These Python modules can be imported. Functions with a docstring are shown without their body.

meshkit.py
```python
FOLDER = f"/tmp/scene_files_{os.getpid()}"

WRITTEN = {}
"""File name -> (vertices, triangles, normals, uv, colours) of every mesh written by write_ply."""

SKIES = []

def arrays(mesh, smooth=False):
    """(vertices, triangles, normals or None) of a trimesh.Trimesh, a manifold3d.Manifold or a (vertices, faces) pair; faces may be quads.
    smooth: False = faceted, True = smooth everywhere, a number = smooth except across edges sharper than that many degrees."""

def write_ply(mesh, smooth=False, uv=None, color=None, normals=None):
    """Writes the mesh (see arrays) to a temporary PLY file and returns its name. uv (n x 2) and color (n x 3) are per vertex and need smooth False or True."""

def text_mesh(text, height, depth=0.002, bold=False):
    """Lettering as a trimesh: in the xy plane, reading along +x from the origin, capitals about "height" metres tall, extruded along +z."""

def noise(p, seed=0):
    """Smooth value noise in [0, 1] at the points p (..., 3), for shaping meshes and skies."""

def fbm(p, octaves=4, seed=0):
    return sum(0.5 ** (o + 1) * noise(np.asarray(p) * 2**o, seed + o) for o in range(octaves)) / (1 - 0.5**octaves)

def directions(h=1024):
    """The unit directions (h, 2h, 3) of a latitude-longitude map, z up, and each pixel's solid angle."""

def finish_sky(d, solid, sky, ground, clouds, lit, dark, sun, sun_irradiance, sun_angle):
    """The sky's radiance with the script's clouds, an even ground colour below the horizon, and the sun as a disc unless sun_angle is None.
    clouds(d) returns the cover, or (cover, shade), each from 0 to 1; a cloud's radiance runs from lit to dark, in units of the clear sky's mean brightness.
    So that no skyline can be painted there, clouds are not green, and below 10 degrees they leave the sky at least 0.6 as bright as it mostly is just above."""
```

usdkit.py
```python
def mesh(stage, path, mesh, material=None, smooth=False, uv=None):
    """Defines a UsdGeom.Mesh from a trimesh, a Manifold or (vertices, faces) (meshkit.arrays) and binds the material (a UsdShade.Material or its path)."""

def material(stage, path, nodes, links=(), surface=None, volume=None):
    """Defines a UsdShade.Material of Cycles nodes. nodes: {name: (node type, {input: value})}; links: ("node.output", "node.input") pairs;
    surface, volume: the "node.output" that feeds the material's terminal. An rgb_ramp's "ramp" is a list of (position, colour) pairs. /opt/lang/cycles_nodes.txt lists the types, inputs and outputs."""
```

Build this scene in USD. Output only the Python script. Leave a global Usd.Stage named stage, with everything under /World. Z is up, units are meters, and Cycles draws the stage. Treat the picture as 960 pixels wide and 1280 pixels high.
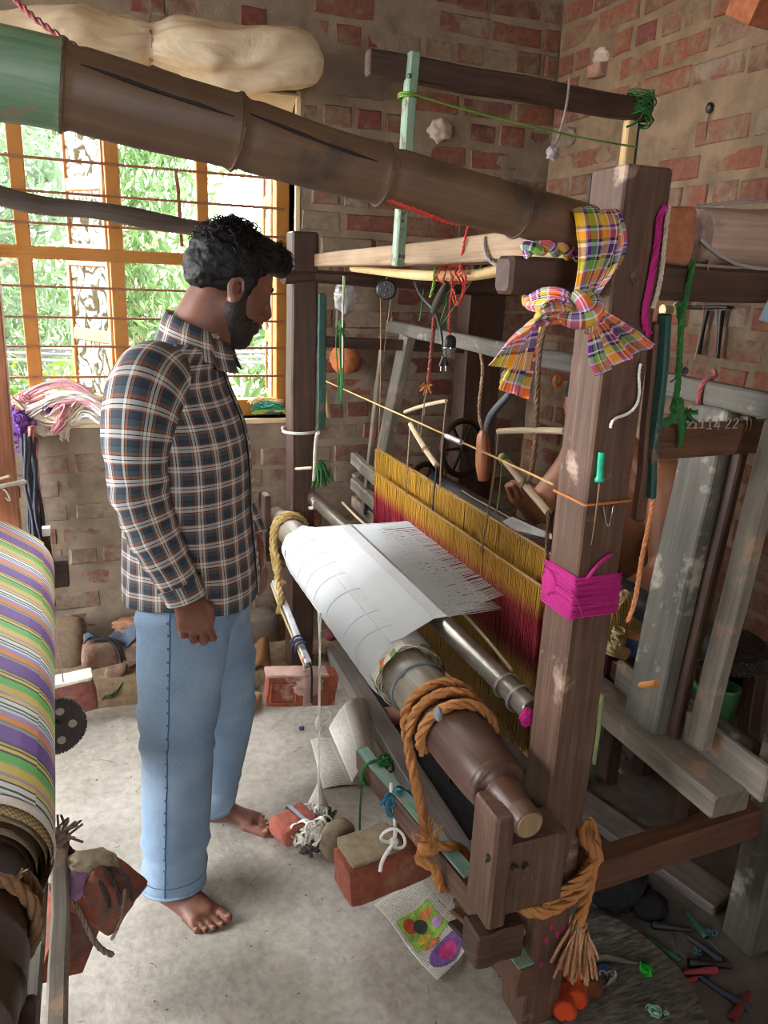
import math, random
import numpy as np, trimesh
from scipy.interpolate import CubicSpline
from pxr import Usd, UsdGeom, UsdLux, UsdShade, Gf, Sdf, Vt
import usdkit, meshkit

stage = Usd.Stage.CreateInMemory()
UsdGeom.SetStageUpAxis(stage, UsdGeom.Tokens.z)
UsdGeom.SetStageMetersPerUnit(stage, 1.0)
UsdGeom.Xform.Define(stage, '/World')
PI = math.pi
V = lambda *a: np.array(a, float)

# ---------------- camera (calibrated from the photograph's three vanishing points) ----------------
PITCH, YAW, ROLL, FPX, CAMH = math.radians(16.93), math.radians(21.76), math.radians(2.45), 962.4, 1.52
EXPOSURE = -0.45
_F = V(math.sin(YAW) * math.cos(PITCH), math.cos(YAW) * math.cos(PITCH), -math.sin(PITCH))
_r = V(math.cos(YAW), -math.sin(YAW), 0)
_u = np.cross(_r, _F)
_R = _r * math.cos(ROLL) + _u * math.sin(ROLL)
_U = -_r * math.sin(ROLL) + _u * math.cos(ROLL)
CAM = V(0, 0, CAMH)
cam = UsdGeom.Camera.Define(stage, '/World/camera')
cam.CreateHorizontalApertureAttr(24.0)
cam.CreateVerticalApertureAttr(32.0)
cam.CreateFocalLengthAttr(24.0 * FPX / 960.0)
cam.CreateClippingRangeAttr(Gf.Vec2f(0.02, 500))
cam.CreateExposureAttr(EXPOSURE)
_m = Gf.Matrix4d(*[float(x) for x in (*_R, 0, *_U, 0, *(-_F), 0, *CAM, 1)])
cam.AddTransformOp().Set(_m)

# ---------------- sky: an even, bright overcast; light comes through the window and the open front and left of the shed ----------------
sky = UsdLux.DomeLight.Define(stage, '/World/sky')
sky.CreateIntensityAttr(11.5)
sky.CreateColorAttr(Gf.Vec3f(0.98, 1.0, 1.04))

# points of the place from the photograph, by the real plane they lie in
def ray(x, y): return _F + _R * ((x - 480) / FPX) - _U * ((y - 640) / FPX)
def _on(x, y, ax, v):
    d = ray(x, y)
    return CAM + d * ((v - CAM[ax]) / d[ax])
def onX(x, y, v): return _on(x, y, 0, v)
def onY(x, y, v): return _on(x, y, 1, v)
def onZ(x, y, v=0.0): return _on(x, y, 2, v)

# ---------------- meshes ----------------
class G:
    def __init__(s, v, f, uv=None):
        s.v, s.f = np.asarray(v, float), np.asarray(f, int)
        s.uv = None if uv is None else np.asarray(uv, float)
def tris(q):
    q = np.asarray(q)
    return np.vstack([q[:, [0, 1, 2]], q[:, [0, 2, 3]]])
def asG(m):
    if isinstance(m, G): return m
    if hasattr(m, 'to_mesh'):
        k = m.to_mesh(); return G(k.vert_properties[:, :3], k.tri_verts)
    return G(m.vertices, m.faces)
def join(*ms):
    if len(ms) == 1 and isinstance(ms[0], (list, tuple)): ms = ms[0]
    ms = [asG(m) for m in ms]
    n, V_, F_ = 0, [], []
    for m in ms:
        V_.append(m.v); F_.append(m.f + n); n += len(m.v)
    uv = np.vstack([m.uv if m.uv is not None else np.zeros((len(m.v), 2)) for m in ms]) if any(m.uv is not None for m in ms) else None
    return G(np.vstack(V_), np.vstack(F_), uv)
def nrm(a):
    a = np.asarray(a, float); return a / max(np.linalg.norm(a), 1e-12)
def spline(pts, n):
    p = np.asarray(pts, float)
    if len(p) == 2: return p[0] + (p[1] - p[0]) * np.linspace(0, 1, n)[:, None]
    t = np.r_[0, np.cumsum(np.maximum(np.linalg.norm(np.diff(p, axis=0), axis=1), 1e-6))]
    return CubicSpline(t, p)(np.linspace(0, t[-1], n))
def frames(p):
    T = np.gradient(p, axis=0); T /= np.maximum(np.linalg.norm(T, axis=1, keepdims=True), 1e-12)
    a = V(0, 0, 1) if abs(T[0][2]) < .9 else V(1, 0, 0)
    n = nrm(np.cross(np.cross(T[0], a), T[0])); N = [n]
    for i in range(1, len(p)):
        n = n - T[i] * (n @ T[i]); n = nrm(n); N.append(n)
    N = np.array(N)
    return T, N, np.cross(T, N)
def loft(rings, closed=True, caps=True, uv=None, length=None):
    """rings (m, n, 3): m closed loops; a seam column is doubled so that uv works."""
    R = np.asarray(rings, float); m, n = R.shape[:2]
    W = np.concatenate([R, R[:, :1]], 1) if closed else R
    k = W.shape[1]
    per = np.r_[0, np.cumsum(np.linalg.norm(np.diff(W, axis=1), axis=2).mean(0))]
    lng = np.r_[0, np.cumsum(np.linalg.norm(np.diff(W, axis=0), axis=2).mean(1))]
    UV = np.stack(np.meshgrid(per, lng), -1).reshape(-1, 2) if uv is None else np.asarray(uv).reshape(-1, 2)
    i, j = np.meshgrid(np.arange(m - 1), np.arange(k - 1), indexing='ij')
    a = (i * k + j).ravel()
    q = np.stack([a, a + 1, a + k + 1, a + k], 1)
    v, f, t = [W.reshape(-1, 3)], [tris(q)], [UV]
    if caps:
        c = m * k
        for r, flip, l in ((R[0], 1, 0), (R[-1], 0, lng[-1])):
            mid = r.mean(0); v.append(np.vstack([r, mid])); 
            e1 = nrm(r[0] - mid); e2 = nrm(np.cross(np.cross(e1, r[n // 4] - mid), e1))
            t.append(np.vstack([np.stack([(r - mid) @ e1, (r - mid) @ e2], 1), [[0, 0]]]) * [1, 1] + [0, l])
            idx = np.arange(n); nx = (idx + 1) % n
            fc = np.stack([c + idx, c + nx, np.full(n, c + n)], 1)
            f.append(fc[:, ::-1] if flip else fc); c += n + 1
    return G(np.vstack(v), np.vstack(f), np.vstack(t))
def tube(pts, r, n=8, m=None, caps=True):
    p = spline(pts, m) if m else np.asarray(pts, float)
    T, N, B = frames(p)
    r = np.broadcast_to(np.asarray(r, float), (len(p),)) if np.ndim(r) == 0 or len(r) == len(p) else np.interp(np.linspace(0, 1, len(p)), np.linspace(0, 1, len(r)), r)
    a = np.arange(n) * 2 * PI / n
    R = p[:, None] + r[:, None, None] * (N[:, None] * np.cos(a)[None, :, None] + B[:, None] * np.sin(a)[None, :, None])
    return loft(R, caps=caps)
def rope(pts, r, pitch=None, strands=3, sides=5, step=None):
    pitch = pitch or r * 7
    p0 = np.asarray(pts, float); L = np.linalg.norm(np.diff(spline(p0, 60), axis=0), axis=1).sum()
    n = max(6, int(L / (step or pitch / 7)))
    p = spline(p0, n); T, N, B = frames(p); s = np.linspace(0, L, n)
    out = []
    for k in range(strands):
        a = s / pitch * 2 * PI + k * 2 * PI / strands
        q = p + (r * .5) * (N * np.cos(a)[:, None] + B * np.sin(a)[:, None])
        out.append(tube(q, r * .56, sides))
    return join(out)
def lathe(p0, p1, prof, n=24, caps=True, squash=None):
    """prof: (distance along, radius) pairs from p0 towards p1"""
    p0, p1 = np.asarray(p0, float), np.asarray(p1, float); d = nrm(p1 - p0)
    a = V(0, 0, 1) if abs(d[2]) < .9 else V(1, 0, 0)
    N = nrm(np.cross(d, a)); B = np.cross(d, N); t = np.arange(n) * 2 * PI / n
    c = N * np.cos(t)[:, None] + B * np.sin(t)[:, None]
    return loft(np.array([p0 + d * s + c * r for s, r in prof]), caps=caps)
def beam(p0, p1, w, h, up=(0, 0, 1), ch=.004, seg=4, wob=.0015, seed=0, w1=None, h1=None):
    """squared timber from p0 to p1: w across, h along up, with chamfered arrises and a slight unevenness"""
    p0, p1, up = np.asarray(p0, float), np.asarray(p1, float), np.asarray(up, float)
    d = nrm(p1 - p0); s = nrm(np.cross(d, up)); u = np.cross(s, d)
    rng = np.random.RandomState(seed); R = []
    L = np.linalg.norm(p1 - p0); ts = [0, min(ch / L, .2)] + list(np.linspace(0, 1, seg + 1)[1:-1]) + [1 - min(ch / L, .2), 1]
    for i, t in enumerate(ts):
        a = (w + ((w1 or w) - w) * t) / 2; b = (h + ((h1 or h) - h) * t) / 2; c = min(ch, a * .8, b * .8)
        e = ch * .8 if i in (0, len(ts) - 1) else 0
        a -= e; b -= e
        ox, oy = rng.randn(2) * wob * (0 if i in (0, 1, len(ts) - 1, len(ts) - 2) else 1)
        pr = [(a, -b + c), (a, b - c), (a - c, b), (-a + c, b), (-a, b - c), (-a, -b + c), (-a + c, -b), (a - c, -b)]
        R.append([p0 + d * (L * t) + s * (x + ox) + u * (y + oy) for x, y in pr])
    return loft(np.array(R)[:, ::-1])
def box(lo, hi, ch=.003):
    lo, hi = np.minimum(lo, hi), np.maximum(lo, hi); c = (lo + hi) / 2
    return beam(V(c[0], c[1], lo[2]), V(c[0], c[1], hi[2]), hi[0] - lo[0], hi[1] - lo[1], up=(0, 1, 0), ch=ch, seg=1)
def sheet(P, th=.0015, uv=None):
    """a thin solid from a grid of points (m, n, 3)"""
    P = np.asarray(P, float); m, n = P.shape[:2]
    du, dv = np.gradient(P, axis=0), np.gradient(P, axis=1)
    N = np.cross(du, dv); N /= np.maximum(np.linalg.norm(N, axis=2, keepdims=True), 1e-9)
    if uv is None:
        a = np.r_[0, np.cumsum(np.linalg.norm(np.diff(P, axis=1), axis=2).mean(0))]; b = np.r_[0, np.cumsum(np.linalg.norm(np.diff(P, axis=0), axis=2).mean(1))]
        uv = np.stack(np.meshgrid(a, b), -1)
    uv = np.asarray(uv).reshape(-1, 2)
    i, j = np.meshgrid(np.arange(m - 1), np.arange(n - 1), indexing='ij'); a = (i * n + j).ravel()
    q = np.stack([a, a + n, a + n + 1, a + 1], 1); K = m * n
    top = tris(q); bot = tris(q)[:, ::-1] + K
    rim = np.r_[np.arange(n), np.arange(1, m) * n + n - 1, (m - 1) * n + np.arange(n - 2, -1, -1), np.arange(m - 2, 0, -1) * n]
    r2 = np.roll(rim, -1)
    side = tris(np.stack([rim, r2, r2 + K, rim + K], 1))
    return G(np.vstack([(P + N * th / 2).reshape(-1, 3), (P - N * th / 2).reshape(-1, 3)]), np.vstack([top, bot, side]), np.vstack([uv, uv]))
def rot(axis, a): return trimesh.transformations.rotation_matrix(a, axis)[:3, :3]
def blob(c, rad, amp=.15, fr=3., seed=0, sub=3, R=None, octv=3, flat=None):
    s = trimesh.creation.icosphere(sub); v = s.vertices
    k = 1 + amp * 2 * (meshkit.fbm(v * fr + seed * 7.3, octv, seed) - .5)
    v = v * k[:, None] * np.asarray(rad)
    if R is not None: v = v @ np.asarray(R).T
    return G(v + np.asarray(c, float), s.faces)
def chunk(c, size, R=None, rough=.006, seed=0, rnd=.008, sub=3, fr=None):
    """a brick or a lump with rounded, broken edges"""
    b = trimesh.creation.box([1, 1, 1])
    for _ in range(sub): b = b.subdivide()
    size = np.asarray(size, float); v = b.vertices * size
    core = np.clip(v, -(size / 2 - rnd), size / 2 - rnd); d = v - core; l = np.linalg.norm(d, axis=1, keepdims=True)
    v = core + d / np.maximum(l, 1e-9) * np.minimum(l, rnd)
    n = np.stack([meshkit.fbm(v * (fr or 22) + 31 * k + seed * 3.1, 3, seed + k) - .5 for k in range(3)], 1)
    v = v + n * rough * 2
    if R is not None: v = v @ np.asarray(R).T
    return G(v + np.asarray(c, float), b.faces)
def tuft(c, d, n, L, r, spread, seed, droop=0.):
    """a bunch of loose fibre ends"""
    rng = np.random.RandomState(seed); out = []
    for _ in range(n):
        e = nrm(nrm(d) + rng.randn(3) * spread); l = L * rng.uniform(.6, 1.1); s = np.asarray(c) + rng.randn(3) * r * 2
        out.append(tube([s, s + e * l * .5 + V(0, 0, -droop * l * .2), s + e * l + V(0, 0, -droop * l)], r, 3, 5))
    return join(out)
def coil(c, axis, R, r, turns, pitch, n=6, phase=0, per=26, jit=0., seed=0, fn=tube):
    axis = nrm(axis); a = V(0, 0, 1) if abs(axis[2]) < .9 else V(1, 0, 0)
    N = nrm(np.cross(axis, a)); B = np.cross(axis, N); rng = np.random.RandomState(seed)
    t = np.linspace(0, turns * 2 * PI, int(turns * per) + 2) + phase
    rr = R + jit * (meshkit.noise(np.stack([t * .7, t * 0, t * 0 + seed], 1), seed) - .5) * 2
    P = np.asarray(c, float) + N * (rr * np.cos(t))[:, None] + B * (rr * np.sin(t))[:, None] + axis * (pitch * (t - phase) / (2 * PI))[:, None]
    return tube(P, r, n) if fn is tube else fn(P, r)

# ---------------- prims ----------------
_used = {}
def numbered(parent, name):
    k = (parent, name); _used[k] = _used.get(k, -1) + 1
    return name if _used[k] == 0 else f'{name}_{_used[k]:03d}'
def put(path, m, mat, smooth=False, off=None):
    if hasattr(m, 'vertices') and smooth not in (True, False):
        g = m
        usdkit.mesh(stage, path, trimesh.Trimesh(np.array(m.vertices) - (0 if off is None else off), m.faces, process=False), mat, smooth); return
    g = asG(m); v = g.v - (0 if off is None else off)
    usdkit.mesh(stage, path, (v, g.f), mat, smooth, uv=g.uv)
def keys(prim, **kw):
    for k, x in kw.items():
        if x: prim.SetCustomDataByKey(k, x)
class Thing:
    def __init__(s, name, label, cat, loc=(0, 0, 0), group=None, kind=None):
        s.path = '/World/' + numbered('/World', name); s.loc = np.asarray(loc, float)
        x = UsdGeom.Xform.Define(stage, s.path); x.AddTranslateOp().Set(Gf.Vec3d(*map(float, s.loc))); s.prim = x.GetPrim()
        keys(s.prim, label=label, category=cat, group=group, kind=kind)
    def add(s, name, m, mat, parent=None, label=None, smooth=False, kind=None):
        base = parent or s.path; p = base + '/' + numbered(base, name)
        put(p, m, mat, smooth, s.loc); keys(stage.GetPrimAtPath(p), label=label, kind=kind)
        return p
def one(name, label, cat, m, mat, smooth=False, group=None, kind=None):
    p = '/World/' + numbered('/World', name); put(p, m, mat, smooth); keys(stage.GetPrimAtPath(p), label=label, category=cat, group=group, kind=kind)
    return p
def copy_of(src, name, loc, rz=0., label=None, cat=None, group=None, R=None):
    p = '/World/' + numbered('/World', name); x = UsdGeom.Xform.Define(stage, p)
    M = np.eye(4); M[:3, :3] = rot((0, 0, 1), rz) if R is None else R; M[:3, 3] = loc
    x.AddTransformOp().Set(Gf.Matrix4d(*M.T.ravel().tolist()))
    pr = x.GetPrim(); pr.GetReferences().AddInternalReference(Sdf.Path(src)); pr.SetInstanceable(True)
    keys(pr, label=label, category=cat, group=group)
    return p

# ---------------- materials ----------------
def C(r, g, b):
    c = np.array([r, g, b], float) / 255
    return tuple(np.where(c <= .04045, c / 12.92, ((c + .055) / 1.055) ** 2.4))
_mats = {}
def mat(name, nodes, links, surface='p.BSDF'):
    _mats[name] = usdkit.material(stage, '/World/Looks/' + name, nodes, links, surface=surface)
    return _mats[name]
def plain(name, col, rough=.6, var=.12, scale=60., bump=.2, metal=0., bd=.002, stretch=(1, 1, 1), coat=None, extra=None):
    """colour broken up by noise in object space, with a fine relief"""
    c = np.array(col); n = {'t': ('texture_coordinate', {}), 'm': ('mapping', {'scale': stretch}), 'n': ('noise_texture', {'scale': scale, 'detail': 5., 'roughness': .6}),
         'r': ('rgb_ramp', {'ramp': [(.25, tuple(c * (1 - var))), (.5, tuple(c)), (.75, tuple(np.minimum(c * (1 + var), 1)))]}),
         'b': ('bump', {'strength': bump, 'distance': bd}), 'p': ('principled_bsdf', {'roughness': rough, 'metallic': metal, **(extra or {})})}
    return mat(name, n, [('t.object', 'm.vector'), ('m.vector', 'n.vector'), ('n.fac', 'r.fac'), ('r.color', 'p.base_color'), ('n.fac', 'b.height'), ('b.normal', 'p.normal')])
def wood(name, dark, mid, light, rough=.65, grain=1., bump=.35, patch=None, pscale=5., plo=.56, phi=.64, uvs=(90., 3.5, 1.)):
    """grain along the length (uv v in metres), optional worn or painted patches"""
    n = {'t': ('texture_coordinate', {}), 'm': ('mapping', {'scale': uvs}), 'n': ('noise_texture', {'scale': grain, 'detail': 6., 'roughness': .65, 'distortion': .6}),
         'o': ('object_info', {}), 'oa': ('math', {'math_type': 'multiply', 'value2': 37.0}), 'n2': ('noise_texture', {'scale': 7., 'detail': 3.}),
         'mx': ('mix_float', {'fac': .35}), 'r': ('rgb_ramp', {'ramp': [(.3, dark), (.5, mid), (.7, light)]}),
         'b': ('bump', {'strength': bump, 'distance': .0015}), 'p': ('principled_bsdf', {'roughness': rough})}
    l = [('t.UV', 'm.vector'), ('m.vector', 'n.vector'), ('t.object', 'n2.vector'), ('n.fac', 'mx.a'), ('n2.fac', 'mx.b'), ('mx.result', 'r.fac'), ('n.fac', 'b.height'), ('b.normal', 'p.normal')]
    if patch:
        n['n3'] = ('noise_texture', {'scale': pscale, 'detail': 5., 'roughness': .6}); n['r3'] = ('rgb_ramp', {'ramp': [(plo, (0, 0, 0)), (phi, (1, 1, 1))]})
        n['k'] = ('mix', {'color2': patch})
        l += [('t.object', 'n3.vector'), ('n3.fac', 'r3.fac'), ('r3.color', 'k.fac'), ('r.color', 'k.color1'), ('k.color', 'p.base_color')]
    else: l.append(('r.color', 'p.base_color'))
    del n['o'], n['oa']
    return mat(name, n, l)
def bricky(name, red, mortar, lo, hi, scale=16., seed=0., rough=.9):
    """burnt clay smeared with mortar"""
    c = np.array(red)
    n = {'t': ('texture_coordinate', {}), 'm': ('mapping', {'location': (seed, seed * 1.7, seed * .3)}), 'n': ('noise_texture', {'scale': scale, 'detail': 6., 'roughness': .62}),
         's': ('rgb_ramp', {'ramp': [(lo, (0, 0, 0)), (hi, (1, 1, 1))]}), 'n2': ('noise_texture', {'scale': 45., 'detail': 5., 'roughness': .7}),
         'r': ('rgb_ramp', {'ramp': [(.3, tuple(c * .62)), (.55, tuple(c)), (.75, tuple(np.minimum(c * 1.3, 1)))]}),
         'r2': ('rgb_ramp', {'ramp': [(.3, tuple(np.array(mortar) * .7)), (.7, tuple(np.array(mortar) * 1.2))]}),
         'k': ('mix', {}), 'b': ('bump', {'strength': .6, 'distance': .004}), 'p': ('principled_bsdf', {'roughness': rough})}
    return mat(name, n, [('t.object', 'm.vector'), ('m.vector', 'n.vector'), ('n.fac', 's.fac'), ('m.vector', 'n2.vector'), ('n2.fac', 'r.fac'), ('n2.fac', 'r2.fac'),
        ('s.color', 'k.fac'), ('r.color', 'k.color1'), ('r2.color', 'k.color2'), ('k.color', 'p.base_color'), ('n2.fac', 'b.height'), ('b.normal', 'p.normal')])
def plaid(name, warp, weft, su, sv, rough=.85, thread=900., bump=.25, sheen=.0):
    """woven check: warp and weft colour bands over uv in metres (su, sv = repeat in metres)"""
    def ramp(bands):
        t = sum(w for w, _ in bands); x = 0; st = []
        for w, c in bands: st.append((x / t, c)); x += w
        return {'ramp': st, 'interpolate': False}
    n = {'t': ('texture_coordinate', {}), 's': ('separate_xyz', {}), 'u': ('math', {'math_type': 'divide', 'value2': su}), 'v': ('math', {'math_type': 'divide', 'value2': sv}),
         'uf': ('math', {'math_type': 'fraction'}), 'vf': ('math', {'math_type': 'fraction'}), 'ru': ('rgb_ramp', ramp(warp)), 'rv': ('rgb_ramp', ramp(weft)),
         'n': ('noise_texture', {'scale': thread, 'detail': 1.}), 'k': ('mix', {'fac': .5}), 'b': ('bump', {'strength': bump, 'distance': .0006}), 'p': ('principled_bsdf', {'roughness': rough, 'sheen_weight': sheen})}
    return mat(name, n, [('t.UV', 's.vector'), ('s.x', 'u.value1'), ('s.y', 'v.value1'), ('u.value', 'uf.value1'), ('v.value', 'vf.value1'), ('uf.value', 'ru.fac'), ('vf.value', 'rv.fac'),
        ('ru.color', 'k.color1'), ('rv.color', 'k.color2'), ('k.color', 'p.base_color'), ('t.UV', 'n.vector'), ('n.fac', 'b.height'), ('b.normal', 'p.normal')])
# ================= materials =================
MORTAR = C(128, 112, 94)
m_mortar = plain('mortar', MORTAR, .95, .32, 9., .8, bd=.01)
m_mortar_r = plain('mortar_warm', C(122, 102, 80), .95, .38, 10., .8, bd=.01)
m_plaster = plain('lintel_concrete', C(118, 104, 88), .95, .3, 6., .6, bd=.008)
m_jamb = plain('jamb_plaster', C(214, 190, 150), .9, .15, 14., .5, bd=.006)
mb_bare = [bricky(f'brick_bare_{i}', c, C(120, 100, 79), lo, hi, 13., 3.1 * i) for i, (c, lo, hi) in enumerate([(C(118, 72, 55), .5, .66), (C(127, 75, 55), .46, .62), (C(106, 65, 53), .44, .62), (C(122, 79, 63), .4, .58)])]
mb_smear = [bricky(f'brick_smeared_{i}', c, C(128, 112, 94), lo, hi, 11., 5.3 * i) for i, (c, lo, hi) in enumerate([(C(120, 79, 65), .32, .52), (C(125, 86, 68), .2, .42), (C(118, 75, 61), .4, .58), (C(110, 61, 51), .5, .64)])]
m_concrete = mat('floor_cement', {'t': ('texture_coordinate', {}), 'n': ('noise_texture', {'scale': 2.3, 'detail': 8., 'roughness': .62}), 'n2': ('noise_texture', {'scale': 38., 'detail': 6., 'roughness': .7}),
    'v': ('voronoi_texture', {'scale': 55.}), 'r': ('rgb_ramp', {'ramp': [(.28, C(138, 130, 118)), (.5, C(172, 166, 154)), (.68, C(192, 186, 175))]}), 'r2': ('rgb_ramp', {'ramp': [(.3, (.62, .6, .57)), (.6, (1, 1, 1))]}),
    'k': ('mix', {'mix_type': 'multiply', 'fac': .8}), 'mm': ('mix_float', {'fac': .3}), 'b': ('bump', {'strength': .55, 'distance': .004}), 'p': ('principled_bsdf', {'roughness': .82})},
    [('t.object', 'n.vector'), ('t.object', 'n2.vector'), ('t.object', 'v.vector'), ('n.fac', 'r.fac'), ('n2.fac', 'r2.fac'), ('r.color', 'k.color1'), ('r2.color', 'k.color2'), ('k.color', 'p.base_color'),
     ('n2.fac', 'mm.a'), ('v.distance', 'mm.b'), ('mm.result', 'b.height'), ('b.normal', 'p.normal')])
m_earth = plain('yard_earth', C(150, 130, 96), 1., .3, 3., .5)
m_roof = plain('roof_slab', C(150, 140, 126), .95, .2, 4.)
m_frame = plain('ochre_paint', C(152, 100, 30), .5, .12, 30., .15)
m_bar = plain('rusty_bar', C(120, 78, 50), .6, .2, 60., .3)

w_post = wood('wood_post', C(54, 37, 28), C(90, 64, 50), C(122, 95, 76), .6, patch=C(176, 150, 132), pscale=8., plo=.6, phi=.68)
w_dark = wood('wood_dark', C(40, 26, 20), C(66, 44, 34), C(90, 64, 50), .6)
w_red = wood('wood_red', C(60, 36, 25), C(96, 62, 45), C(122, 84, 63), .55)
w_light = wood('wood_pale', C(113, 90, 67), C(152, 126, 99), C(171, 152, 125), .7)
w_fresh = wood('wood_fresh', C(170, 138, 90), C(206, 176, 124), C(222, 198, 152), .7)
w_grey = wood('wood_weathered', C(59, 57, 50), C(84, 80, 72), C(103, 98, 88), .8, patch=C(150, 144, 130), pscale=9.)
w_whitegrey = wood('wood_whitewashed', C(83, 77, 67), C(112, 104, 92), C(135, 128, 116), .8, patch=C(150, 120, 96), pscale=14., plo=.58, phi=.66)
w_green = wood('wood_green_paint', C(98, 126, 108), C(132, 160, 138), C(160, 182, 160), .6, patch=C(112, 92, 76), pscale=26., plo=.56, phi=.62)
w_dkgreen = wood('wood_dark_green', C(20, 52, 46), C(34, 76, 66), C(52, 96, 84), .6, patch=C(110, 84, 74), pscale=18., plo=.6, phi=.64)
w_stick = wood('wood_stick', C(150, 128, 100), C(188, 166, 134), C(206, 188, 160), .6)
w_bamboo = wood('bamboo', C(68, 50, 38), C(98, 74, 54), C(122, 94, 68), .55, patch=C(66, 52, 42), pscale=5., uvs=(60., 1.2, 1.))
w_bamgreen = wood('bamboo_green_paint', C(70, 104, 78), C(104, 138, 108), C(134, 160, 130), .55, patch=C(140, 120, 100), pscale=20.)
w_greystick = wood('wood_grey_stick', C(84, 76, 70), C(112, 104, 98), C(136, 128, 120), .6)
w_iron = plain('dull_metal', C(112, 106, 96), .35, .2, 40., .2, metal=.75)
w_zinc = plain('zinc_pipe', C(190, 194, 200), .38, .12, 30., .2, metal=.6)
m_steel = plain('bolt_steel', C(96, 90, 84), .4, .2, 60., .3, metal=.8)
m_black = plain('black_plastic', C(30, 29, 30), .4, .2, 40., .2)
m_white = plain('white_yarn', C(236, 234, 226), .9, .06, 200., .6)
m_hemp = plain('coir_rope', C(176, 120, 68), .9, .25, 160., .9)
m_hemp2 = plain('straw_rope', C(186, 160, 102), .9, .25, 160., .9)
m_twine = plain('old_twine', C(150, 120, 96), .9, .25, 160., .6)
m_pink = plain('pink_yarn', C(172, 22, 112), .85, .12, 220., .6)
m_greenyarn = plain('green_yarn', C(46, 106, 50), .9, .25, 160., .6)
m_limeyarn = plain('lime_yarn', C(112, 150, 66), .9, .2, 160., .6)
m_redcord = plain('red_cord', C(206, 52, 44), .8, .2, 160., .4)
m_orange = plain('orange_cord', C(196, 120, 60), .8, .1, 120., .3)

# ================= the room =================
YW, XW, ZC = 3.1, 1.93, 2.95          # window wall, right wall, ceiling
def struct(name, m, mt, smooth=False, parent=None):
    p = (parent or '/World') + '/' + numbered(parent or '/World', name); put(p, m, mt, smooth)
    if not parent: keys(stage.GetPrimAtPath(p), kind='structure')
    return p
def uneven(P, n, amp, seed, fr=7.):
    q = P.reshape(-1, 3); k = meshkit.fbm(q * fr, 4, seed) - .5
    return (q + k[:, None] * 2 * amp * np.asarray(n)).reshape(P.shape)
def panel_y(x0, x1, z0, z1, y, step=.022, seed=3, amp=.008):
    X, Z = np.meshgrid(np.linspace(x0, x1, max(3, int((x1 - x0) / step))), np.linspace(z0, z1, max(3, int((z1 - z0) / step))))
    return sheet(uneven(np.stack([X, X * 0 + y, Z], -1), (0, 1, 0), amp, seed), .004)
def panel_x(y0, y1, z0, z1, x, step=.022, seed=5, amp=.008):
    Y, Z = np.meshgrid(np.linspace(y0, y1, int((y1 - y0) / step)), np.linspace(z0, z1, int((z1 - z0) / step)))
    return sheet(uneven(np.stack([Y * 0 + x, Y, Z], -1), (1, 0, 0), amp, seed), .004)
X0, Y1 = -2.3, -2.2
fl = np.stack(np.meshgrid(np.linspace(X0, XW + .02, 130), np.linspace(Y1, YW + .02, 150), [0.]), -1)[:, :, 0]
fl = fl[:, ::-1]
fl[..., 2] = -(meshkit.fbm(fl * 3, 3, 2)) * .008
struct('floor', join(sheet(fl, .004), box((X0, Y1, -.12), (XW, YW + .25, -.02))), m_concrete)
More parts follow.
